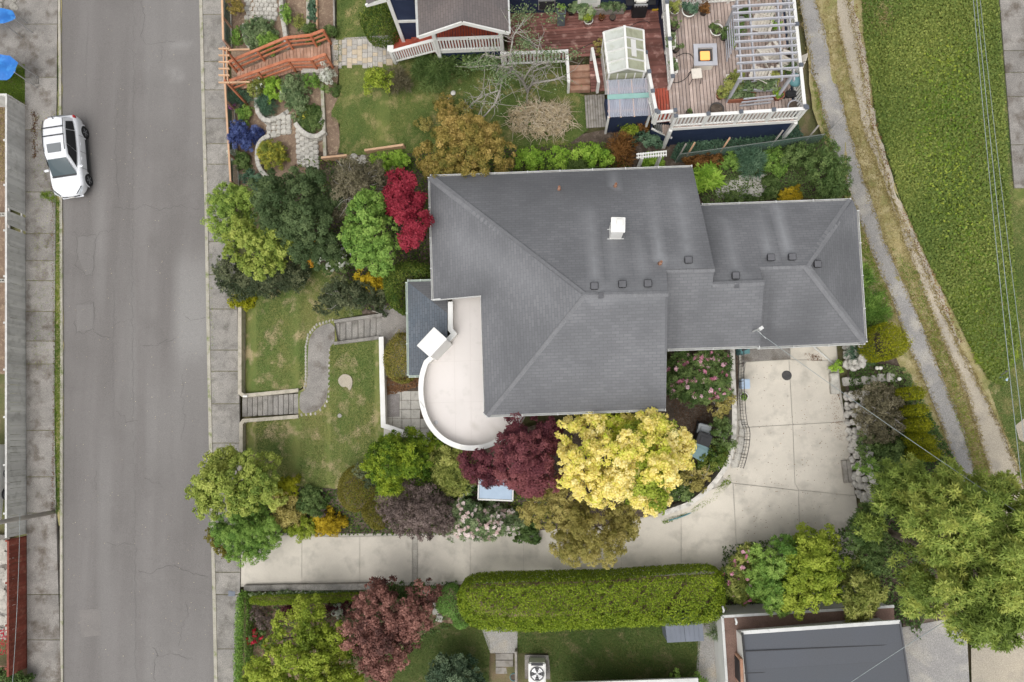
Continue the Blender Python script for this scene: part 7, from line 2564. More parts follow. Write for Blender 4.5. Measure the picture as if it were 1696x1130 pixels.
    panel('wiper_cowl', [Vector((1.26, .66, .985)), Vector((1.26, -.66, .985)), Vector((1.16, -.68, 1.0)), Vector((1.16, .68, 1.0))], 'trim', (.006, .03, 0), 8)
    panel('rear_window', [cab(.2, 0, 1) + Vector((-.06, 0, 0)), cab(.2, 0, -1) + Vector((-.06, 0, 0)), cab(.85, 0, -1) + Vector((-.05, 0, 0)), cab(.85, 0, 1) + Vector((-.05, 0, 0))], 'carglass', (.02, .02, .02))
    for s in (1, -1):
        panel('side_window', [cab(.12, 1, s) + Vector((.18, 0, 0)), cab(.10, 2, s) + Vector((-.02, 0, 0)), cab(.88, 2, s) + Vector((-.02, 0, 0)), cab(.80, 1, s) + Vector((.16, 0, 0))], 'carglass', (.018, .004, .01))
        panel('side_window', [cab(.10, 2, s) + Vector((.02, 0, 0)), cab(.10, 3, s), cab(.90, 3, s), cab(.88, 2, s) + Vector((.02, 0, 0))], 'carglass', (.018, .006, .012))
        panel('side_window', [cab(.10, 3, s) + Vector((.03, 0, 0)), cab(.12, 4, s) + Vector((.22, -s * .03, 0)), cab(.80, 4, s) + Vector((.02, 0, 0)), cab(.90, 3, s) + Vector((.03, 0, 0))], 'carglass', (.020, .006, .012))
    panel('sunroof', [Vector((.12, .36, 1.652)), Vector((.12, -.36, 1.652)), Vector((-.36, -.38, 1.69)), Vector((-.36, .38, 1.69))], 'sunglass', (.012, .004, .0))
    for s in (1, -1):
        mb = MB(); mb.tube([(-1.72, s * .54, 1.62), (-1.2, s * .575, 1.685), (-.5, s * .58, 1.70), (.02, s * .555, 1.655)], .018, 6); mb.build('roof_rail', MATS['trim'], root, True)
        mb = MB(); mb.box((.80, s * .94, 1.03), (.13, .30, .12)); m_ = mb.build('mirror', MATS['carpaint'], root, bevel=.05)
        # wheels
        for x in (-1.36, 1.36):
            mb = MB(); mb.tube([(x, s * .70, .34), (x, s * .915, .34)], .345, 28); wl = mb.build('wheel', MATS['tyre'], root, False, bevel=.03)
            mb = MB(); mb.tube([(x, s * .90, .34), (x, s * .922, .34)], .23, 24); mb.build('rim', MATS['trim'], wl)
            for k in range(5):
                a = k * 2 * math.pi / 5
                mb = MB(); mb.bar((x, s * .926, .34), (x + .21 * math.cos(a), s * .926, .34 + .21 * math.sin(a)), .05, .012, up=(0, 1, 0)); mb.build('spoke', MATS['alloy'], wl)
            # dark arch
            mb = MB()
            V = []
            for k in range(13):
                a = math.pi * k / 12
                V.append(((x + .43 * math.cos(a), s * .905, .34 + .43 * math.sin(a)), (x + .36 * math.cos(a), s * .914, .34 + .36 * math.sin(a))))
            for (a, b), (c, d) in zip(V[:-1], V[1:]): mb.poly([a, b, d, c])
            mb.build('wheel_arch', MATS['carpaint'], root)
        mb = MB(); mb.bar((-1.0, s * .895, .27), (1.0, s * .895, .27), .04, .10); mb.build('sill', MATS['trim'], root)
        mb = MB(); mb.poly([(2.19, s * .50, .70), (2.02, s * .70, .78), (1.82, s * .82, .83), (1.80, s * .83, .79), (2.02, s * .775, .72), (2.19, s * .56, .62)]); mb.V = [v_ + Vector((.02, 0, .035)) for v_ in mb.V]; mb.build('headlight', MATS['lampglass'], root)
        mb = MB(); mb.bar((1.84, s * .80, .885), (2.20, s * .44, .76), .03, .02); mb.build('bonnet_gap', MATS['trim'], root)
        mb = MB(); mb.box((-2.05, s * .76, .95), (.18, .12, .16), s * .5); mb.build('tail_light', MATS['taillamp'], root, bevel=.03)
        for x in (-1.02, -.12, .80):
            mb = MB(); mb.bar((x, s * .912, .32), (x + .03, s * .905, .90), .008, .012); mb.build('door_gap', MATS['trim'], root)
        for x in (-.55, .3):
            mb = MB(); mb.box((x, s * .905, .80), (.16, .03, .03)); mb.build('door_handle', MATS['carpaint'], root, bevel=.01)
    for x in (-1.25, -.80):
        mb = MB(); mb.bar((x, .58, 1.715), (x, -.58, 1.715), .06, .022); mb.build('crossbar', MATS['trim'], root)
    mb = MB(); mb.box((2.23, 0, .55), (.06, .95, .10)); mb.build('grille', MATS['trim'], root, bevel=.02)
    mb = MB(); mb.box((2.20, 0, .40), (.10, 1.2, .06)); mb.build('bumper_trim', MATS['carpaint'], root, bevel=.02)
    mb = MB(); mb.box((2.275, 0, .53), (.01, .30, .12)); mb.build('licence_plate', MATS['ceramic_white'], root)
    mb = MB(); mb.bar((-1.75, .02, 1.60), (-1.84, .02, 1.70), .04, .03); mb.build('antenna', MATS['trim'], root)
    return root


za_ = hgt(-25.0, 14.0) + .03
a, b = P(142, 219.7, za_ + .32), P(147.3, 298, za_ + .26)          # centres of the wheels on the street side
ax = (b - a).normalized()
ang = math.atan2(ax.y, ax.x)
CS = (b - a).length / 2.72
side = Vector((-math.sin(ang), math.cos(ang), 0))
gc = (a + b) / 2 - side * (.915 * CS)
car = build_car((gc.x, gc.y, hgt(gc.x, gc.y) + .03), ang)
car.rotation_euler = (0, math.radians(2.4), ang)
car.scale = (CS, CS, CS)

# ------------------------------------------------------------------ driveway court
def wheelie(label, u, v, w_, d_, h_, rz, mat, lid, z=None):
    q = G(u, v, .02)
    root = thing('waste_bin', label, 'bin', q, 'waste bins in the garden bed', rz)
    mb = MB()
    a = [(-w_ * .42, -d_ * .42), (w_ * .42, -d_ * .42), (w_ * .42, d_ * .42), (-w_ * .42, d_ * .42)]
    lo = [mb.v((x, y, 0)) for x, y in a]; hi_ = [mb.v((x / .42 * .5, y / .42 * .5, h_)) for x, y in a]
    for k in range(4): mb.F.append([lo[k], lo[(k + 1) % 4], hi_[(k + 1) % 4], hi_[k]])
    mb.F.append(hi_); mb.F.append(list(reversed(lo)))
    mb.build('body', MATS[mat], root, bevel=.02)
    m2 = MB(); m2.box((0, -.02, h_ + .035), (w_ * 1.06, d_ * 1.06, .06)); l = m2.build('lid', MATS[lid], root, bevel=.025)
    m3 = MB(); m3.box((0, -.04, h_ + .08), (w_ * .62, d_ * .60, .05)); m3.build('lid_panel', MATS[lid], l, bevel=.02)
    m4 = MB(); m4.tube([(-w_ * .4, d_ * .56, h_ - .02), (w_ * .4, d_ * .56, h_ - .02)], .018, 6); m4.build('handle', MATS['black'], root)
    for s in (-1, 1):
        m5 = MB(); m5.tube([(s * w_ * .38, d_ * .45, .12), (s * w_ * .48, d_ * .45, .12)], .12, 14); m5.build('wheel', MATS['black'], root)
    return root


surf('lidteal', (.16, .25, .26), (.14, .225, .235), 4, rough=.4)
surf('lidpale', (.34, .36, .37), (.30, .32, .33), 4, rough=.45)
wheelie('teal-lidded wheeled bin, southernmost of three', 1151, 746, .62, .62, .95, math.radians(-28), 'plasticgrey', 'lidteal')
wheelie('black wheeled bin in the middle of three', 1157.5, 727, .56, .5, .95, math.radians(-20), 'black', 'black')
wheelie('pale grey recycling tub, northernmost of three', 1161, 711, .52, .42, .6, math.radians(-15), 'plasticgrey', 'lidpale')
q = G(1230, 637, .05)
root = thing('storage_tub', 'pale blue plastic tub beside the court railing', 'tub', q)
mb = MB(); mb.box((0, 0, .2), (.34, .38, .4)); mb.build('body', MATS['plasticblue'], root, bevel=.03)
mb = MB(); mb.box((0, 0, .42), (.38, .42, .05)); mb.build('lid', MATS['plasticblue'], root, bevel=.02)
q = G(1225, 581, .05)
root = thing('storage_tub', 'teal bin half under the garage eave', 'bin', q)
mb = MB(); mb.box((0, 0, .4), (.34, .40, .8)); mb.build('body', MATS['plasticteal'], root, bevel=.03)
mb = MB(); mb.box((0, 0, .82), (.38, .44, .06)); mb.build('lid', MATS['plasticteal'], root, bevel=.02)
pot('small ring pot of weeds beside the court railing', 1231, 657, 3.15, .17, .16, 'ceramic_white', 'mid', .12, .13)
q = G(1401, 781, .05)
root = thing('wooden_block', 'weathered wooden chock at the east edge of the court', 'block', q, rz=math.radians(4))
for k in range(2):
    mb = MB(); mb.box((-.09 + k * .18, 0, .09), (.165, .92, .18)); mb.build('timber', MATS['timber_old'], root, bevel=.015)
q = G(1381, 640, .03)
root = thing('concrete_kerb_stones', 'pale concrete blocks below the downspout at the court edge', 'blocks', q)
for k in range(3):
    p = G(1380 + k * .6, 625 + k * 11, .1); mb = MB(q); mb.box((p.x, p.y, p.z + .04), (.34, .32, .22), .04); mb.build('block', MATS['block'], root, bevel=.02)

# boulder retaining wall on the east side of the court
q = G(1404, 690)
bw = thing('boulder_wall', 'pale boulder retaining wall on the east side of the court', 'wall', q)
line = [(1398, 572), (1402, 610), (1402, 660), (1404, 700), (1409, 740), (1412, 775), (1415, 800), (1424, 822), (1430, 830)]
rr_ = random.Random(8)
k = 0
for (u, v) in resample(line, 9, closed=False):
    if 612 < v < 648: continue
    b0 = P(u, v, 3.2)
    for c in range(4):
        k += 1
        o = rock('boulder', 'paleboulder' if 'paleboulder' in MATS else surf('paleboulder', (.55, .52, .47), (.46, .44, .40), 3, (.30, .28, .25), 6, .9, .6, 14, rnd=.14).name, rr_.uniform(.26, .40), 400 + k, bw, Vector((b0.x + c * .10 + rr_.uniform(-.05, .05), b0.y + rr_.uniform(-.12, .12), 3.25 + c * .30)) - q, .75)
# stepping stones and lamps on the bank
stepping('flat brown stepping stones climbing the bank from court to alley', [(1404, 632), (1412, 633), (1424, 632), (1436, 630), (1450, 628), (1462, 626), (1478, 626)], 'stepping_stones', 'stones', (.42, .34), .09)
for (u, v, lab) in ((1445, 611, 'white garden lamp by the stepping stones, western of two'), (1450.5, 611, 'white garden lamp by the stepping stones, eastern of two'), (1481, 629, 'small white garden lamp nearest the alley')):
    q = G(u, v)
    root = thing('garden_lamp', lab, 'lamp', q, 'garden lamps on the bank')
    mb = MB(); mb.tube([(0, 0, -.05), (0, 0, .35)], .02, 6); mb.build('stem', MATS['black'], root)
    mb = MB(); mb.lathe((0, 0, .35), [(.03, 0), (.085, .05), (.07, .11), (.02, .13)], 12); mb.build('lamp_head', MATS['ceramic_white'], root, True)
# curved white wall and iron railing on the west side of the court
cw = [(1213, 560), (1214, 620), (1217, 680), (1216, 715), (1213, 745), (1206, 768), (1190, 792), (1172, 812), (1145, 834), (1115, 845), (1100, 850)]
pts = [P(u, v, 3.55) for u, v in smooth_poly(cw, 2, closed=False)]
wl = thing('curved_wall', 'curved whitewashed retaining wall around the court bed', 'wall', (pts[0].x, pts[0].y, 2.6))
mb = MB(wl.location); mb.wall(pts, .20, 3.55, 2.2); mb.build('wall_body', MATS['paleboulder'], wl)
fl_ = thing('iron_railing', 'dark iron mesh railing along the court walkway', 'railing', G(1226, 640))
rl = [(1222, 572), (1222, 640), (1226, 700), (1232, 712), (1231, 735), (1226, 758), (1221, 774)]
rp_ = [G(u, v, .05) for u, v in smooth_poly(rl, 1, closed=False)]
for hh in (.12, .5, .92):
    mb = MB(fl_.location); mb.tube([p + Vector((0, 0, hh)) for p in rp_], .009 if hh < .9 else .016, 6); mb.build('rail', MATS['iron'], fl_, True)
for k in range(0, len(rp_) - 1):
    a, b = rp_[k], rp_[k + 1]
    for t in np.arange(0, 1, .13 / max(.2, (b - a).length)):
        p = a.lerp(b, float(t)); mb = MB(fl_.location); mb.tube([p, p + Vector((0, 0, .92))], .005 if (k + int(t * 10)) % 5 else .014, 4); mb.build('bar', MATS['iron'], fl_)
stepping('narrow row of pale slabs between curved wall and iron railing', [(1229, 702), (1229, 716), (1228, 730), (1225, 743), (1221, 757), (1216, 768)], 'slab_walk', 'paving', (.34, .38), .10)
hose('pale green garden hose along the foot of the curved wall', [(1108, 862, 2.75), (1130, 856, 2.75), (1155, 844, 2.75), (1172, 830, 2.75), (1178, 824, 2.75)], .03, 'plasticteal')
scatter('ground_cover', 'thin weeds between curved wall and driveway', [(1095, 862), (1140, 846), (1180, 818), (1208, 786), (1214, 796), (1186, 826), (1150, 848), (1100, 868)], FOL['rough'], 1500, .07, .03, 2, .7, .04, seed=81)
scatter('leaf_litter', 'dark mulch and litter around the bins', [(1105, 655), (1180, 660), (1175, 700), (1150, 760), (1120, 740), (1118, 690)], FOL['litter'], 1500, .05, .03, 1, .2, .03, seed=82, tone=(.1, .15))

# white table below the purple maple
q = G(821, 835)
root = thing('garden_table', 'white-framed glass table showing below the purple maple', 'table', q, rz=math.radians(-2))
tb = P(821, 811, q.z + .8)
root.location = (tb.x, tb.y, q.z)
mb = MB(); mb.box((0, 0, .78), (1.4, .8, .03)); mb.build('table_top', MATS['plasticblue'], root, bevel=.01)
mb = MB()
for a, b in (((-.74, -.44, .79), (.74, -.44, .79)), ((-.74, .44, .79), (.74, .44, .79)), ((-.74, -.44, .79), (-.74, .44, .79)), ((.74, -.44, .79), (.74, .44, .79))): mb.bar(a, b, .06, .05)
mb.build('frame', MATS['whitepaint'], root)
for sx in (-1, 1):
    for sy in (-1, 1):
        mb = MB(); mb.box((sx * .66, sy * .36, .38), (.06, .06, .78)); mb.build('leg', MATS['whitepaint'], root)

# ------------------------------------------------------------------ southern neighbour
ZS = G(1300, 1080).z
sh_ = thing('southern_house', 'white-walled house with flat dark panelled roof in the southeast', 'house', P(1350, 1100, ZS))
og = sh_.location
zr = ZS + 3.1
c = [P(1229, 1048, zr), P(1489, 1029, zr + .0), P(1512, 1190, zr + .25), P(1240, 1190, zr + .25)]
roof_slope('roof', [(1229, 1047, zr), (1489, 1030, zr), (1515, 1200, zr + .15), (1243, 1200, zr + .15)], MATS['shingle_dark'], sh_, og)
mb = MB(og); mb.bar(P(1228, 1047.5, zr - .02), P(1490, 1029.5, zr - .02), .13, .10); mb.build('gutter', MATS['gutterwhite'], sh_)
for v0, v1 in ((1079, 1067), (1115, 1105)):
    mb = MB(og); mb.bar(P(1233, v0, zr + .06), P(1497, v1, zr + .02), .03, .02); mb.build('roof_seam', MATS['black'], sh_)
mb = MB(og); mb.bar(P(1490, 1030, zr), P(1516, 1200, zr + .15), .05, .12); mb.build('barge_board', MATS['ventgrey'], sh_)
mb = MB(og); mb.bar(P(1229.5, 1048, zr + .03), P(1244, 1200, zr + .18), .06, .12); mb.build('barge_board', MATS['black'], sh_)
ci = [c[0] + Vector((.10, -.25, 0)), c[1] + Vector((-.2, -.2, 0)), c[2], c[3] + Vector((.10, 0, 0))]
mb = MB(og); mb.prism([(p.x, p.y) for p in ci], zr - .1, ZS - .3); mb.build('wall', MATS['whitepaint'], sh_)
# lower wing edge: gutter and brown strip west and north of the wall
zl = ZS + 1.9
p0, p1, p2 = P(1196, 1021, zl), P(1480, 1004, zl), P(1208, 1200, zl)
inn = P(1217, 1034, zl)
mb = MB(og); mb.bar(p0, p1, .10, .10); mb.bar(p0, p2, .10, .10); mb.build('lower_gutter', MATS['gutterwhite'], sh_)
mb = MB(og)
mb.slab([p0, p1, p1 + Vector((0, -.7, 0)), p0 + Vector((.62, -.55, 0))], .05); mb.slab([p0, p0 + Vector((.62, -.55, 0)), p2 + Vector((.62, 0, 0)), p2], .05)
mb.build('lower_roof', surf('browncourse', (.19, .12, .095), (.15, .095, .075), 3, rough=.9, speck=.5), sh_)
mb = MB(og); mb.wall([p0 + Vector((.15, -.15, 0)), p1 + Vector((0, -.15, 0))], .1, zl - .08, ZS - .3); mb.wall([p0 + Vector((.15, -.15, 0)), p2 + Vector((.15, 0, 0))], .1, zl - .08, ZS - .3); mb.build('lower_wall', MATS['whitepaint'], sh_)
mb = MB(og); q = P(1228, 1108, zr - .9); mb.box((q.x - .1, q.y, zr - 1.0), (.10, 1.0, 1.1)); wd_ = mb.build('window', MATS['timber_plank'], sh_)
mb = MB(og); mb.box((q.x - .16, q.y, zr - 1.0), (.03, .8, .9)); mb.build('pane', MATS['black'], wd_)
for u, v in ((1219, 1034), (1198, 1014)):
    q = P(u, v, zr if u > 1200 else zl); mb = MB(og); mb.tube([q, q + Vector((0, .1, .1)), q + Vector((-.05, .25, .12))], .04, 8); mb.build('downspout', MATS['gutterwhite'], sh_, True)
# grey storage box behind the hedge
zb_ = G(1130, 1045).z
sb = thing('storage_shed', 'slate-grey low storage shed at the south side of the long hedge', 'shed', P(1130, 1045, zb_))
og = sb.location; zt = zb_ + 1.05
cc_ = [P(1100, 1022, zt), P(1162, 1022, zt), P(1166, 1060, zt), P(1105, 1063, zt)]
mb = MB(og); mb.prism([(p.x, p.y) for p in cc_], zt - .05, zb_ - .1); mb.build('body', MATS['shedgrey'], sb)
for t0, t1 in ((0, .495), (.505, 1)):
    mb = MB(og); mb.slab([cc_[0].lerp(cc_[1], t0) + Vector((0, 0, .05)), cc_[0].lerp(cc_[1], t1) + Vector((0, 0, .05)), cc_[3].lerp(cc_[2], t1) + Vector((0, -.04, 0)), cc_[3].lerp(cc_[2], t0) + Vector((0, -.04, 0))], .05); ld = mb.build('lid', MATS['shedgrey'], sb)
    for k in range(1, 4):
        t = t0 + (t1 - t0) * k / 4
        mb = MB(og); mb.bar(cc_[0].lerp(cc_[1], t) + Vector((0, 0, .06)), cc_[3].lerp(cc_[2], t) + Vector((0, 0, .01)), .02, .015); mb.build('rib', MATS['shedgrey'], ld)
# heat pump
q = G(890, 1104)
ac = thing('heat_pump', 'white square outdoor air-conditioning unit with round fan grille', 'air conditioner', q)
mb = MB(); mb.box((0, 0, .04), (1.1, 1.0, .08)); mb.build('base_slab', MATS['oldconcrete'], ac)
mb = MB(); mb.box((0, 0, .45), (.74, .84, .74)); cas = mb.build('casing', MATS['whitepaint'], ac, bevel=.05)
mb = MB(); mb.lathe((0, -.02, .825), [(.30, 0), (.30, .012), (.05, .012)], 28); mb.build('fan_well', MATS['black'], ac)
for k in range(4):
    a = k * math.pi / 2 + .4
    mb = MB(); mb.poly([(0, -.02, .845), (.27 * math.cos(a), -.02 + .27 * math.sin(a), .85), (.27 * math.cos(a + .8), -.02 + .27 * math.sin(a + .8), .842)]); mb.build('fan_blade', MATS['steel'], ac)
for r_ in (.10, .18, .26, .31):
    mb = MB(); mb.tube([(r_ * math.cos(t), -.02 + r_ * math.sin(t), .862) for t in np.linspace(0, 2 * math.pi, 25)], .006, 4, cap=False); mb.build('grille_ring', MATS['steel'], ac)
mb = MB(); mb.box((0, .36, .835), (.5, .10, .02)); mb.build('cable_panel', MATS['black'], ac)
stair('weathered timber steps beside the air-conditioning unit', (821, 1082), (821, 1140), (850, 1082), (850, 1140), ZS * 0 + G(835, 1082).z + .05, G(835, 1082).z - .55, 5, 'timber_old')
bt0 = G(855, 1074)
mb = MB(bt0); mb.bar(bt0 + Vector((0, 0, .2)), bt0 + Vector((.02, -1.7, .2)), .10, .5); o = mb.build('timber_post', MATS['timber_old'], None); o.location = bt0
tag(o, 'dark timber rail between the steps and the air-conditioning unit', 'rail')
pot('green watering can on the timber steps', 851, 1118, G(851, 1118).z + .1, .16, .3, 'plasticteal', None, name='watering_can')
A_, B_ = P(928, 1134, ZS + .8), P(1156, 1126, ZS + .8)
sb2 = thing('south_house_eave', 'white eave of another house at the bottom edge', 'house', (A_.x, A_.y, ZS))
mb = MB(A_ * 1); mb.o = sb2.location; mb.bar(A_, B_, .16, .12); mb.build('gutter', MATS['gutterwhite'], sb2)
mb = MB(sb2.location); mb.slab([A_ + Vector((0, -.08, 0)), B_ + Vector((0, -.08, 0)), B_ + Vector((0, -4, .8)), A_ + Vector((0, -4, .8))], .1); mb.build('roof', MATS['ventgrey'], sb2)
mb = MB(sb2.location); mb.prism([(A_.x + .3, A_.y - .5), (B_.x - .3, B_.y - .5), (B_.x - .3, B_.y - 4), (A_.x + .3, A_.y - 4)], ZS + .75, ZS - .3); mb.build('wall', MATS['whitepaint'], sb2)
stepping('three square brown slabs beside the topiary', [(706, 978), (712, 990), (722, 1012), (728, 1024), (716, 1000)], 'garden_slabs', 'paving', (.34, .34), .07)
# bent metal piece left in the grass by the field
q = G(1657, 627, .05)
root = thing('metal_scrap', 'bent blue-grey metal piece lying in the grass by the alley', 'scrap', q)
mb = MB(); mb.box((0, 0, .05), (.5, .14, .04), -.15); mb.build('plate', MATS['plasticblue'], root)
mb = MB(); mb.bar((-.05, .1, .03), (.18, .3, .18), .05, .05); mb.build('bracket', MATS['iron'], root)
# ------------------------------------------------------------------ planting

# --- northwest group of the front garden
plant('feathery_tree', 'light green feathery tree overhanging the sidewalk, northwest corner of the garden', T, [(340, 372), (352, 352), (346, 322), (362, 302), (380, 312), (408, 318), (424, 340), (418, 372), (398, 396), (372, 402), (352, 388)], 3.4, 'feather', 'fine', clear=.35, dens=.9)
plant('yellow_green_tree', 'yellow-green leafy tree just south of the feathery tree', T, [(372, 400), (380, 372), (404, 360), (430, 370), (452, 384), (480, 404), (486, 430), (468, 448), (440, 452), (412, 450), (388, 434), (372, 418)], 3.9, 'lime', 'broad', clear=.35)
plant('evergreen_tree', 'large dense dark green tree filling the northwest group', T, [(412, 345), (416, 312), (440, 290), (480, 276), (520, 276), (545, 288), (556, 310), (550, 350), (552, 390), (545, 414), (515, 412), (500, 424), (470, 404), (440, 378), (418, 365)], 4.4, 'dark', 'broad', clear=.25, size=.8, dens=1.1)
plant('twiggy_shrub', 'brown-grey twiggy shrub between dark tree and red maple', S, [(545, 345), (548, 300), (560, 272), (600, 264), (640, 272), (652, 300), (640, 325), (610, 332), (590, 350), (560, 368)], 3.0, 'twig', 'twiggy', clear=.2, twigs=60, dens=.8)
plant('light_green_tree', 'fresh green tree with open crown in front of the red maple', T, [(560, 400), (562, 370), (580, 345), (610, 332), (640, 336), (650, 362), (664, 390), (668, 420), (652, 440), (625, 456), (598, 452), (578, 430)], 3.4, 'mid', 'broad', clear=.35, dens=.85, under=.45)
plant('red_maple', 'bright crimson maple against the northwest house corner', T, [(652, 340), (654, 312), (668, 296), (690, 292), (700, 292), (704, 330), (704, 380), (704, 410), (698, 424), (682, 420), (668, 410), (670, 388), (656, 366)], 4.3, 'red', 'maple', clear=.3)
plant('mugo_pine', 'dark green pine overhanging the sidewalk', S, [(358, 468), (366, 440), (380, 422), (404, 432), (420, 452), (428, 478), (410, 490), (380, 488)], 2.0, 'pine', 'conifer', clear=.1)
plant('mugo_pine', 'dark green pine mound at the top of the front lawn', S, [(418, 455), (440, 440), (480, 430), (512, 432), (518, 455), (500, 478), (470, 488), (440, 482), (430, 505), (418, 490)], 1.7, 'pine', 'conifer', clear=.1)
plant('mugo_pine', 'sprawling dark pine beside the upper stairs with bare grey branches', S, [(524, 512), (538, 490), (550, 468), (580, 460), (610, 474), (634, 490), (640, 508), (620, 514), (590, 518), (555, 520), (536, 518)], 1.7, 'pine', 'conifer', clear=.1, twigs=26)
plant('dwarf_cypress', 'small bright lime conifer at the sidewalk wall', S, ('e', 402, 497, 22, 11), .7, 'cedar', 'hinoki')
plant('golden_conifer', 'golden yellow conifer tucked below the fresh green tree', S, [(578, 440), (592, 448), (612, 458), (640, 464), (640, 482), (622, 486), (604, 472), (584, 456)], 1.1, 'gold', 'hinoki')
plant('flowering_shrub', 'shrub with white blossom in the shade of the dark tree', S, ('e', 556, 428, 26, 24), 1.4, 'shrub', 'shrub', flowers=('white', 110, .06))
plant('orange_shrub', 'small orange-leaved shrub beside the white blossom', S, ('e', 519, 422, 11, 18), 1.1, 'orange', 'smallshrub')
plant('clipped_hedge', 'large clipped dark green hedge block against the entrance wing', 'hedge', [(640, 445), (668, 436), (700, 437), (718, 445), (718, 466), (676, 470), (676, 500), (672, 518), (655, 516), (642, 500), (636, 470)], 2.2, 'box', 'clipped', clear=.0)
plant('clipped_shrub', 'clipped round olive shrub speckled orange beside the front path', S, ('e', 666, 592, 34, 41), 1.7, 'spot', 'clipped', clear=0, dens=.9)
# --- southwest group
plant('lime_maple', 'lime green maple spreading over the sidewalk in the southwest corner', T, [(312, 818), (330, 800), (345, 788), (352, 762), (376, 764), (400, 742), (425, 756), (455, 768), (462, 800), (462, 826), (440, 846), (408, 850), (380, 842), (350, 860), (336, 834)], 3.6, 'lime', 'broad', clear=.35)
plant('feathery_shrub', 'soft mid-green shrub below the lime maple at the driveway mouth', S, [(352, 880), (360, 856), (384, 846), (410, 838), (440, 842), (465, 856), (474, 880), (462, 904), (436, 918), (404, 924), (376, 912)], 2.3, 'mid', 'fine', size=.85)
plant('dark_feathery_shrub', 'olive clipped skirt of shrub at the kerb under the lime maple', S, [(342, 870), (352, 858), (366, 890), (392, 918), (400, 930), (380, 926), (356, 904)], 1.1, 'clip', 'shrub')
plant('golden_juniper', 'small golden juniper at the lawn edge beside the lime maple', S, ('e', 476, 806, 24, 14), 1.0, 'cedar', 'smallshrub')
plant('olive_conifer', 'olive-brown spreading conifer behind the lime maple', S, ('e', 477, 843, 24, 29), 1.2, 'olive', 'hinoki', dens=.8)
plant('heather', 'dark green heather cushion at the lawn edge', S, ('e', 519, 832, 24, 22), .8, 'shrub', 'smallshrub')
plant('gold_spirea', 'yellow-green half of the gold hedge at the driveway edge', S, ('e', 504, 876, 30, 15), .9, 'acid', 'smallshrub')
plant('gold_spirea', 'orange-gold shrub at the driveway edge beside the olive domes', S, ('e', 545, 864, 27, 24), 1.0, 'gold', 'smallshrub')
plant('barberry', 'small dull purple shrub behind the gold shrubs', S, ('e', 533, 848, 11, 9), .9, 'brownleaf', 'smallshrub')
plant('clipped_dome', 'large clipped olive-brown dome beside the lower lawn', S, [(556, 812), (562, 788), (578, 772), (600, 770), (616, 784), (624, 812), (606, 838), (590, 852), (572, 846), (560, 832)], 1.3, 'clip', 'tight', clear=0)
plant('clipped_dome', 'smaller clipped olive-brown dome at the driveway', S, [(597, 848), (606, 836), (622, 824), (634, 838), (640, 872), (630, 880), (610, 872)], 1.2, 'clip', 'tight', clear=0)
plant('hinoki_cypress', 'bright green tufted cypress by the end of the patio wall', T, [(598, 770), (600, 748), (622, 726), (645, 712), (670, 716), (694, 730), (714, 752), (714, 776), (690, 796), (664, 810), (645, 828), (626, 812), (612, 792)], 3.0, 'hinoki', 'hinoki', clear=.1, lobe=.85)
plant('blue_conifer', 'dark blue-green dwarf conifer beside the large olive dome', S, ('e', 608, 785, 16, 21), 1.5, 'pine', 'conifer')
plant('plum_tree', 'dull brown-purple rounded tree overhanging the driveway edge', T, [(624, 858), (634, 826), (652, 808), (684, 798), (712, 806), (734, 822), (744, 848), (738, 876), (712, 888), (680, 890), (648, 882)], 2.9, 'brownleaf', 'twiggy', clear=.25, size=1.2, dens=1.0)
plant('pieris', 'yellow-green glossy shrub below the curved terrace wall', S, [(712, 770), (718, 748), (738, 734), (760, 738), (778, 752), (782, 780), (770, 802), (750, 816), (728, 808), (720, 790)], 1.9, 'pieris', 'rosette')
plant('evergreen_shrub', 'small dark green shrub against the curved terrace wall', S, ('e', 722, 732, 18, 13), 1.4, 'hinoki', 'shrub')
plant('purple_maple', 'deep purple maple spreading over the curved terrace', T, [(774, 790), (778, 760), (796, 742), (822, 738), (838, 720), (836, 700), (858, 688), (886, 692), (908, 688), (926, 708), (930, 740), (926, 770), (905, 792), (876, 800), (862, 816), (838, 812), (812, 798), (790, 800)], 4.6, 'purple', 'maple', clear=.35, size=.85, dens=1.1)
plant('cream_tree', 'pale golden tree, brightest in the picture, beside the south eave', T, [(922, 740), (918, 706), (924, 684), (950, 690), (976, 682), (1000, 692), (1030, 682), (1060, 688), (1092, 682), (1116, 690), (1118, 712), (1134, 728), (1146, 752), (1138, 778), (1120, 800), (1108, 828), (1094, 834), (1082, 862), (1060, 850), (1048, 826), (1020, 830), (1006, 848), (976, 842), (958, 824), (940, 812), (922, 806), (926, 770)], 5.0, 'cream', 'broad', clear=.35, dens=1.1)
plant('understory_tree', 'fresh green tree growing under the eastern side of the pale golden tree', T, [(1050, 700), (1100, 688), (1122, 700), (1126, 740), (1110, 800), (1086, 848), (1060, 830), (1000, 770)], 4.75, 'acid', 'broad', clear=.35, dens=.6)
plant('olive_tree', 'olive-gold tree leaning over the middle of the driveway', T, [(862, 836), (868, 810), (888, 794), (910, 790), (928, 806), (960, 826), (1000, 848), (1040, 838), (1056, 862), (1046, 890), (1028, 900), (1016, 930), (990, 942), (960, 930), (932, 934), (922, 908), (920, 884), (894, 870), (868, 856)], 4.0, 'olive', 'fine', clear=.35)
plant('rhododendron', 'pale pink rhododendron in full bloom at the driveway edge', S, [(736, 868), (748, 842), (764, 822), (790, 834), (818, 838), (846, 846), (864, 862), (856, 880), (830, 886), (800, 892), (766, 890), (742, 884)], 2.0, 'sage', 'rosette', flowers=('palepink', 230, .085))
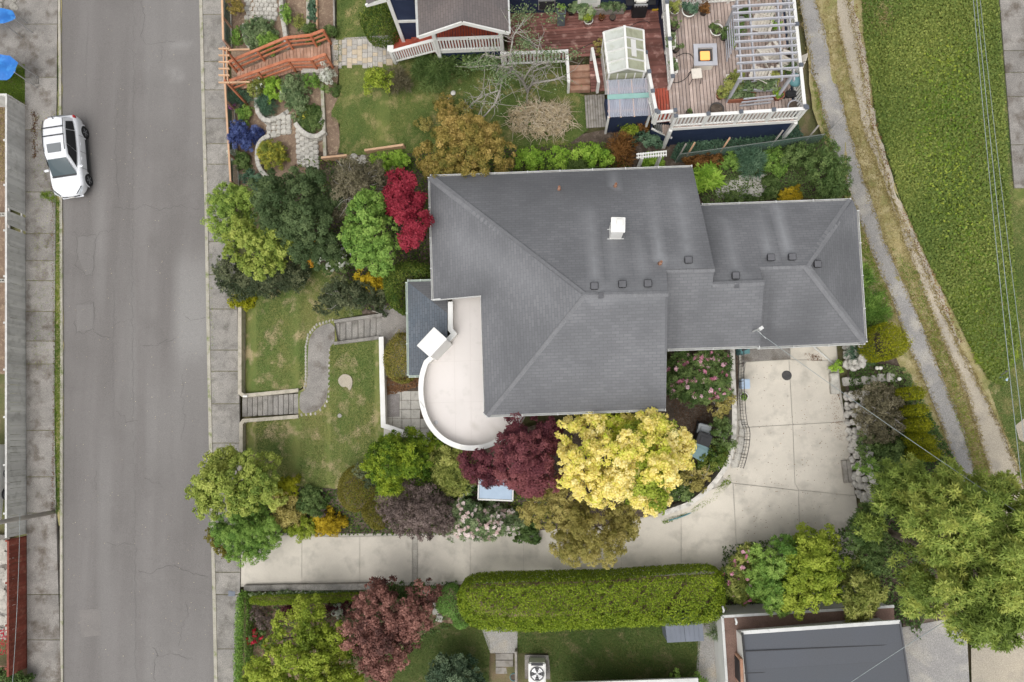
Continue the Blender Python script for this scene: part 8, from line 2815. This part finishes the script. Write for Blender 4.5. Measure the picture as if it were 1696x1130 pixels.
plant('rhododendron', 'dark-leaved rhododendron with bright pink blooms below the garage eave', S, [(1106, 600), (1112, 582), (1150, 578), (1196, 582), (1206, 604), (1208, 636), (1192, 652), (1178, 668), (1150, 664), (1124, 656), (1108, 640)], 2.2, 'shrub', 'rosette', flowers=('pink', 130, .085))
for i, (o, lab, lf, hh) in enumerate((
    (('e', 1192, 668, 18, 22), 'rusty green shrub below the pink rhododendron on the wall bed', 'olive', 1.2),
    (('e', 1195, 712, 20, 28), 'dark olive shrub along the curved wall beside the bins', 'shrub', 1.2),
    (('e', 1178, 756, 24, 24), 'dark olive shrub along the curved wall south of the bins', 'box', 1.2),
    (('e', 1152, 790, 26, 22), 'brownish green shrub near the pale golden tree on the wall bed', 'olive', 1.1),
    (('e', 1126, 812, 24, 16), 'low dark green shrub at the west end of the curved wall', 'shrub', .9))):
    plant('bed_shrub', lab, S, o, hh, lf, 'shrub', dens=.85, twigs=8)
plant('heather', 'tan-green low shrubs filling the bed north of the driveway bend', S, [(880, 800), (905, 796), (930, 812), (928, 836), (900, 826)], 1.1, 'shrub', 'shrub')
plant('fern_clump', 'dark green foliage between blossoming rhododendron and olive tree', S, ('e', 866, 880, 18, 14), .9, 'shrub', 'big')
plant('fern_clump', 'dark foliage behind the pale pink rhododendron', S, ('e', 800, 848, 40, 12), .8, 'shrub', 'shrub')
plant('azalea', 'white-flowered azalea below the terrace wall beside the purple maple', S, ('e', 772, 812, 14, 22), 1.0, 'shrub', 'shrub', flowers=('white', 26, .07))
# --- east bank
plant('lime_cedar', 'bright lime cedar at the southeast corner of the garage', S, [(1436, 570), (1440, 545), (1458, 534), (1478, 540), (1490, 556), (1500, 574), (1486, 592), (1460, 600), (1442, 592)], 2.3, 'cedar', 'clipped', clear=0, dens=.8)
for i, (cx, cy, rx, ry) in enumerate(((1508, 652, 17, 12), (1514, 680, 14, 10), (1520, 704, 14, 13), (1526, 730, 15, 13), (1532, 752, 16, 13))):
    plant('column_cedar', ['northernmost small lime cedar of the row by the alley', 'second lime cedar from the north in the row by the alley', 'middle lime cedar of the row by the alley', 'fourth lime cedar from the north in the row by the alley', 'southernmost lime cedar of the row by the alley'][i], S, ('e', cx, cy, rx, ry), 1.7, 'cedar', 'clipped', clear=0, dens=.8, group='lime cedars beside the alley')
plant('brown_shrub', 'large brown-olive twiggy shrub above the boulder wall', S, [(1414, 668), (1424, 644), (1450, 636), (1480, 642), (1502, 660), (1504, 700), (1490, 726), (1460, 730), (1430, 716), (1418, 696)], 1.5, 'twig', 'twiggy', twigs=40)
plant('bank_shrub', 'green weeds and shrubs on the bank beside the wooden block', S, [(1424, 706), (1450, 726), (1490, 726), (1516, 750), (1510, 782), (1470, 790), (1436, 770), (1424, 740)], .9, 'shrub', 'shrub', dens=.9)
plant('bank_shrub', 'leafy bright green shrub at the south end of the boulder wall', S, ('e', 1440, 772, 20, 18), 1.2, 'mid', 'shrub')
plant('iris_clump', 'dark spiky leaves beside the garage corner', 'plant', ('e', 1427, 590, 16, 18), .7, 'bluegreen', 'spiky')
plant('grass_clump', 'arching fresh green leaves along the garage east wall', 'plant', ('e', 1446, 512, 22, 30), .8, 'mid', 'spiky')
plant('grass_clump', 'green weeds at the garage east wall further north', 'plant', ('e', 1428, 466, 10, 24), .5, 'mid', 'spiky')
plant('fern_clump', 'small bright green plant at the foot of the downspout', 'plant', ('e', 1381, 609, 10, 9), .5, 'fern', 'shrub')
# --- southeast
plant('laurel_tree', 'huge glossy long-leaved tree in the southeast corner', T, [(1472, 860), (1478, 822), (1494, 796), (1520, 786), (1552, 778), (1580, 782), (1620, 792), (1660, 790), (1700, 800), (1740, 880), (1740, 1000), (1700, 1026), (1660, 1048), (1610, 1056), (1560, 1050), (1528, 1028), (1512, 1006), (1500, 988), (1486, 972), (1484, 945), (1492, 920), (1480, 895)], 6.0, 'laurel', 'laurel', clear=.3, dens=1.15)
plant('rhododendron', 'yellow-green rhododendron with pink flowers at the east end of the hedge', S, [(1196, 950), (1200, 925), (1222, 910), (1246, 912), (1256, 940), (1252, 975), (1238, 996), (1218, 990), (1202, 975)], 1.8, 'pieris', 'rosette', flowers=('pink', 50, .075))
plant('green_tree', 'feathery mid-green tree between pink rhododendron and lime tree', T, [(1250, 930), (1262, 905), (1290, 892), (1312, 884), (1318, 905), (1306, 950), (1306, 1000), (1290, 1018), (1264, 1014), (1254, 980)], 2.6, 'mid', 'rosette', clear=.2, size=.9)
plant('lime_tree', 'bright lime green rounded tree at the south side of the court', T, [(1292, 950), (1298, 915), (1322, 892), (1350, 882), (1384, 884), (1400, 905), (1402, 950), (1392, 990), (1366, 1010), (1340, 1020), (1312, 1000), (1296, 975)], 3.2, 'acid', 'broad', clear=.3, size=.85)
plant('yellow_tree', 'olive-yellow tree between lime tree and the huge corner tree', T, [(1392, 990), (1404, 950), (1412, 920), (1436, 930), (1452, 960), (1456, 996), (1440, 1022), (1410, 1026), (1394, 1014)], 2.9, 'pieris', 'rosette', clear=.25)
plant('dark_green_tree', 'shaded green tree between court and the huge corner tree', T, [(1406, 890), (1412, 850), (1430, 828), (1452, 836), (1462, 880), (1466, 930), (1452, 955), (1432, 940), (1416, 916)], 2.8, 'shrub', 'rosette', clear=.2)
# --- southern garden
plant('long_hedge', 'long flat-topped clipped green hedge south of the driveway', 'hedge', [(757, 984), (768, 962), (800, 956), (900, 954), (1000, 952), (1080, 944), (1150, 938), (1186, 938), (1195, 952), (1195, 1000), (1186, 1020), (1150, 1028), (1050, 1030), (950, 1036), (860, 1040), (790, 1036), (770, 1020)], 2.3, 'hedge', 'hedge', clear=0)
plant('topiary', 'clipped bright green topiary with a tail at the west end of the long hedge', S, [(722, 998), (728, 980), (744, 969), (756, 972), (762, 988), (768, 1006), (778, 1024), (776, 1038), (762, 1042), (750, 1034), (750, 1022), (736, 1018), (724, 1010)], 1.5, 'topiary', 'tight', clear=0)
plant('low_hedge', 'low clipped lime hedge along the driveway wall', 'hedge', [(413, 992), (420, 985), (500, 984), (600, 979), (604, 990), (596, 996), (500, 1000), (420, 1003)], .8, 'hedge', 'tight', clear=0)
plant('ivy_edge', 'narrow band of variegated ivy between concrete wall and lime hedge', 'ivy', [(412, 981), (612, 974), (612, 980), (412, 987)], .35, 'sage', 'smallshrub', flowers=('white', 40, .04))
plant('sidewalk_hedge', 'narrow clipped hedge along the sidewalk in the southwest corner', 'hedge', [(393, 982), (408, 980), (414, 1000), (412, 1060), (410, 1190), (388, 1190), (391, 1060)], 1.1, 'mid', 'clipped', clear=0, size=1.2)
plant('acid_tree', 'yellow-green spreading tree at the bottom left of the southern garden', T, [(396, 1130), (415, 1090), (440, 1058), (446, 1034), (470, 1012), (484, 1024), (498, 1002), (522, 1004), (540, 1022), (556, 1040), (568, 1064), (572, 1090), (560, 1106), (580, 1112), (575, 1170), (400, 1180)], 4.0, 'acid', 'broad', clear=.35, dens=.8, under=.3)
plant('plum_tree', 'reddish-brown plum tree in the southern garden', T, [(566, 1040), (580, 1000), (600, 978), (640, 968), (668, 978), (690, 968), (712, 990), (718, 1016), (704, 1046), (680, 1060), (676, 1090), (655, 1124), (625, 1130), (594, 1112), (588, 1080), (572, 1062)], 3.6, 'plum', 'broad', clear=.35, dens=.8, under=.35)
plant('green_shrub', 'green shrub showing behind the plum tree next to the driveway', S, [(620, 975), (650, 962), (690, 964), (704, 976), (690, 992), (640, 990)], 1.3, 'shrub', 'shrub')
plant('dwarf_spruce', 'rounded grey-green dwarf spruce mound at the bottom edge', S, [(710, 1130), (712, 1104), (730, 1088), (756, 1084), (784, 1094), (800, 1116), (804, 1160), (712, 1170)], 2.0, 'spruce', 'hinoki', clear=0, dens=1.5, lobe=.8)
plant('smoke_bush', 'dark purple-grey small shrub beside the lime hedge', S, ('e', 432, 1024, 17, 16), .9, 'brownleaf', 'twiggy')
plant('barberry', 'small round maroon shrub under the yellow-green tree, westernmost', S, ('e', 477, 1010, 11, 10), .6, 'maroon', 'smallshrub')
plant('barberry', 'small round maroon shrub between yellow-green tree and plum tree', S, ('e', 545, 1008, 10, 10), .6, 'maroon', 'smallshrub')
plant('barberry', 'small round maroon shrub just west of the plum tree', S, ('e', 574, 1006, 10, 10), .6, 'maroon', 'smallshrub')
plant('dusty_miller', 'silvery small plant between two maroon shrubs', 'plant', ('e', 560, 1010, 7, 10), .4, 'white', 'smallshrub')
plant('red_rose', 'small shrub with bright red flowers near the sidewalk hedge', S, ('e', 426, 1058, 11, 14), .8, 'shrub', 'smallshrub', flowers=('redfl', 12, .10))
plant('green_shrub', 'small lime shrub under the plum tree beside the dark lawn', S, ('e', 585, 1085, 11, 16), .9, 'hinoki', 'smallshrub')
plant('green_shrub', 'round green shrub at the bottom edge east of the dark lawn', S, ('e', 1142, 1128, 26, 14), 1.0, 'mid', 'shrub')
plant('yucca', 'spiky green plant in the gravel strip beside the white house', 'plant', ('e', 1187, 1046, 10, 14), .7, 'sage', 'spiky')
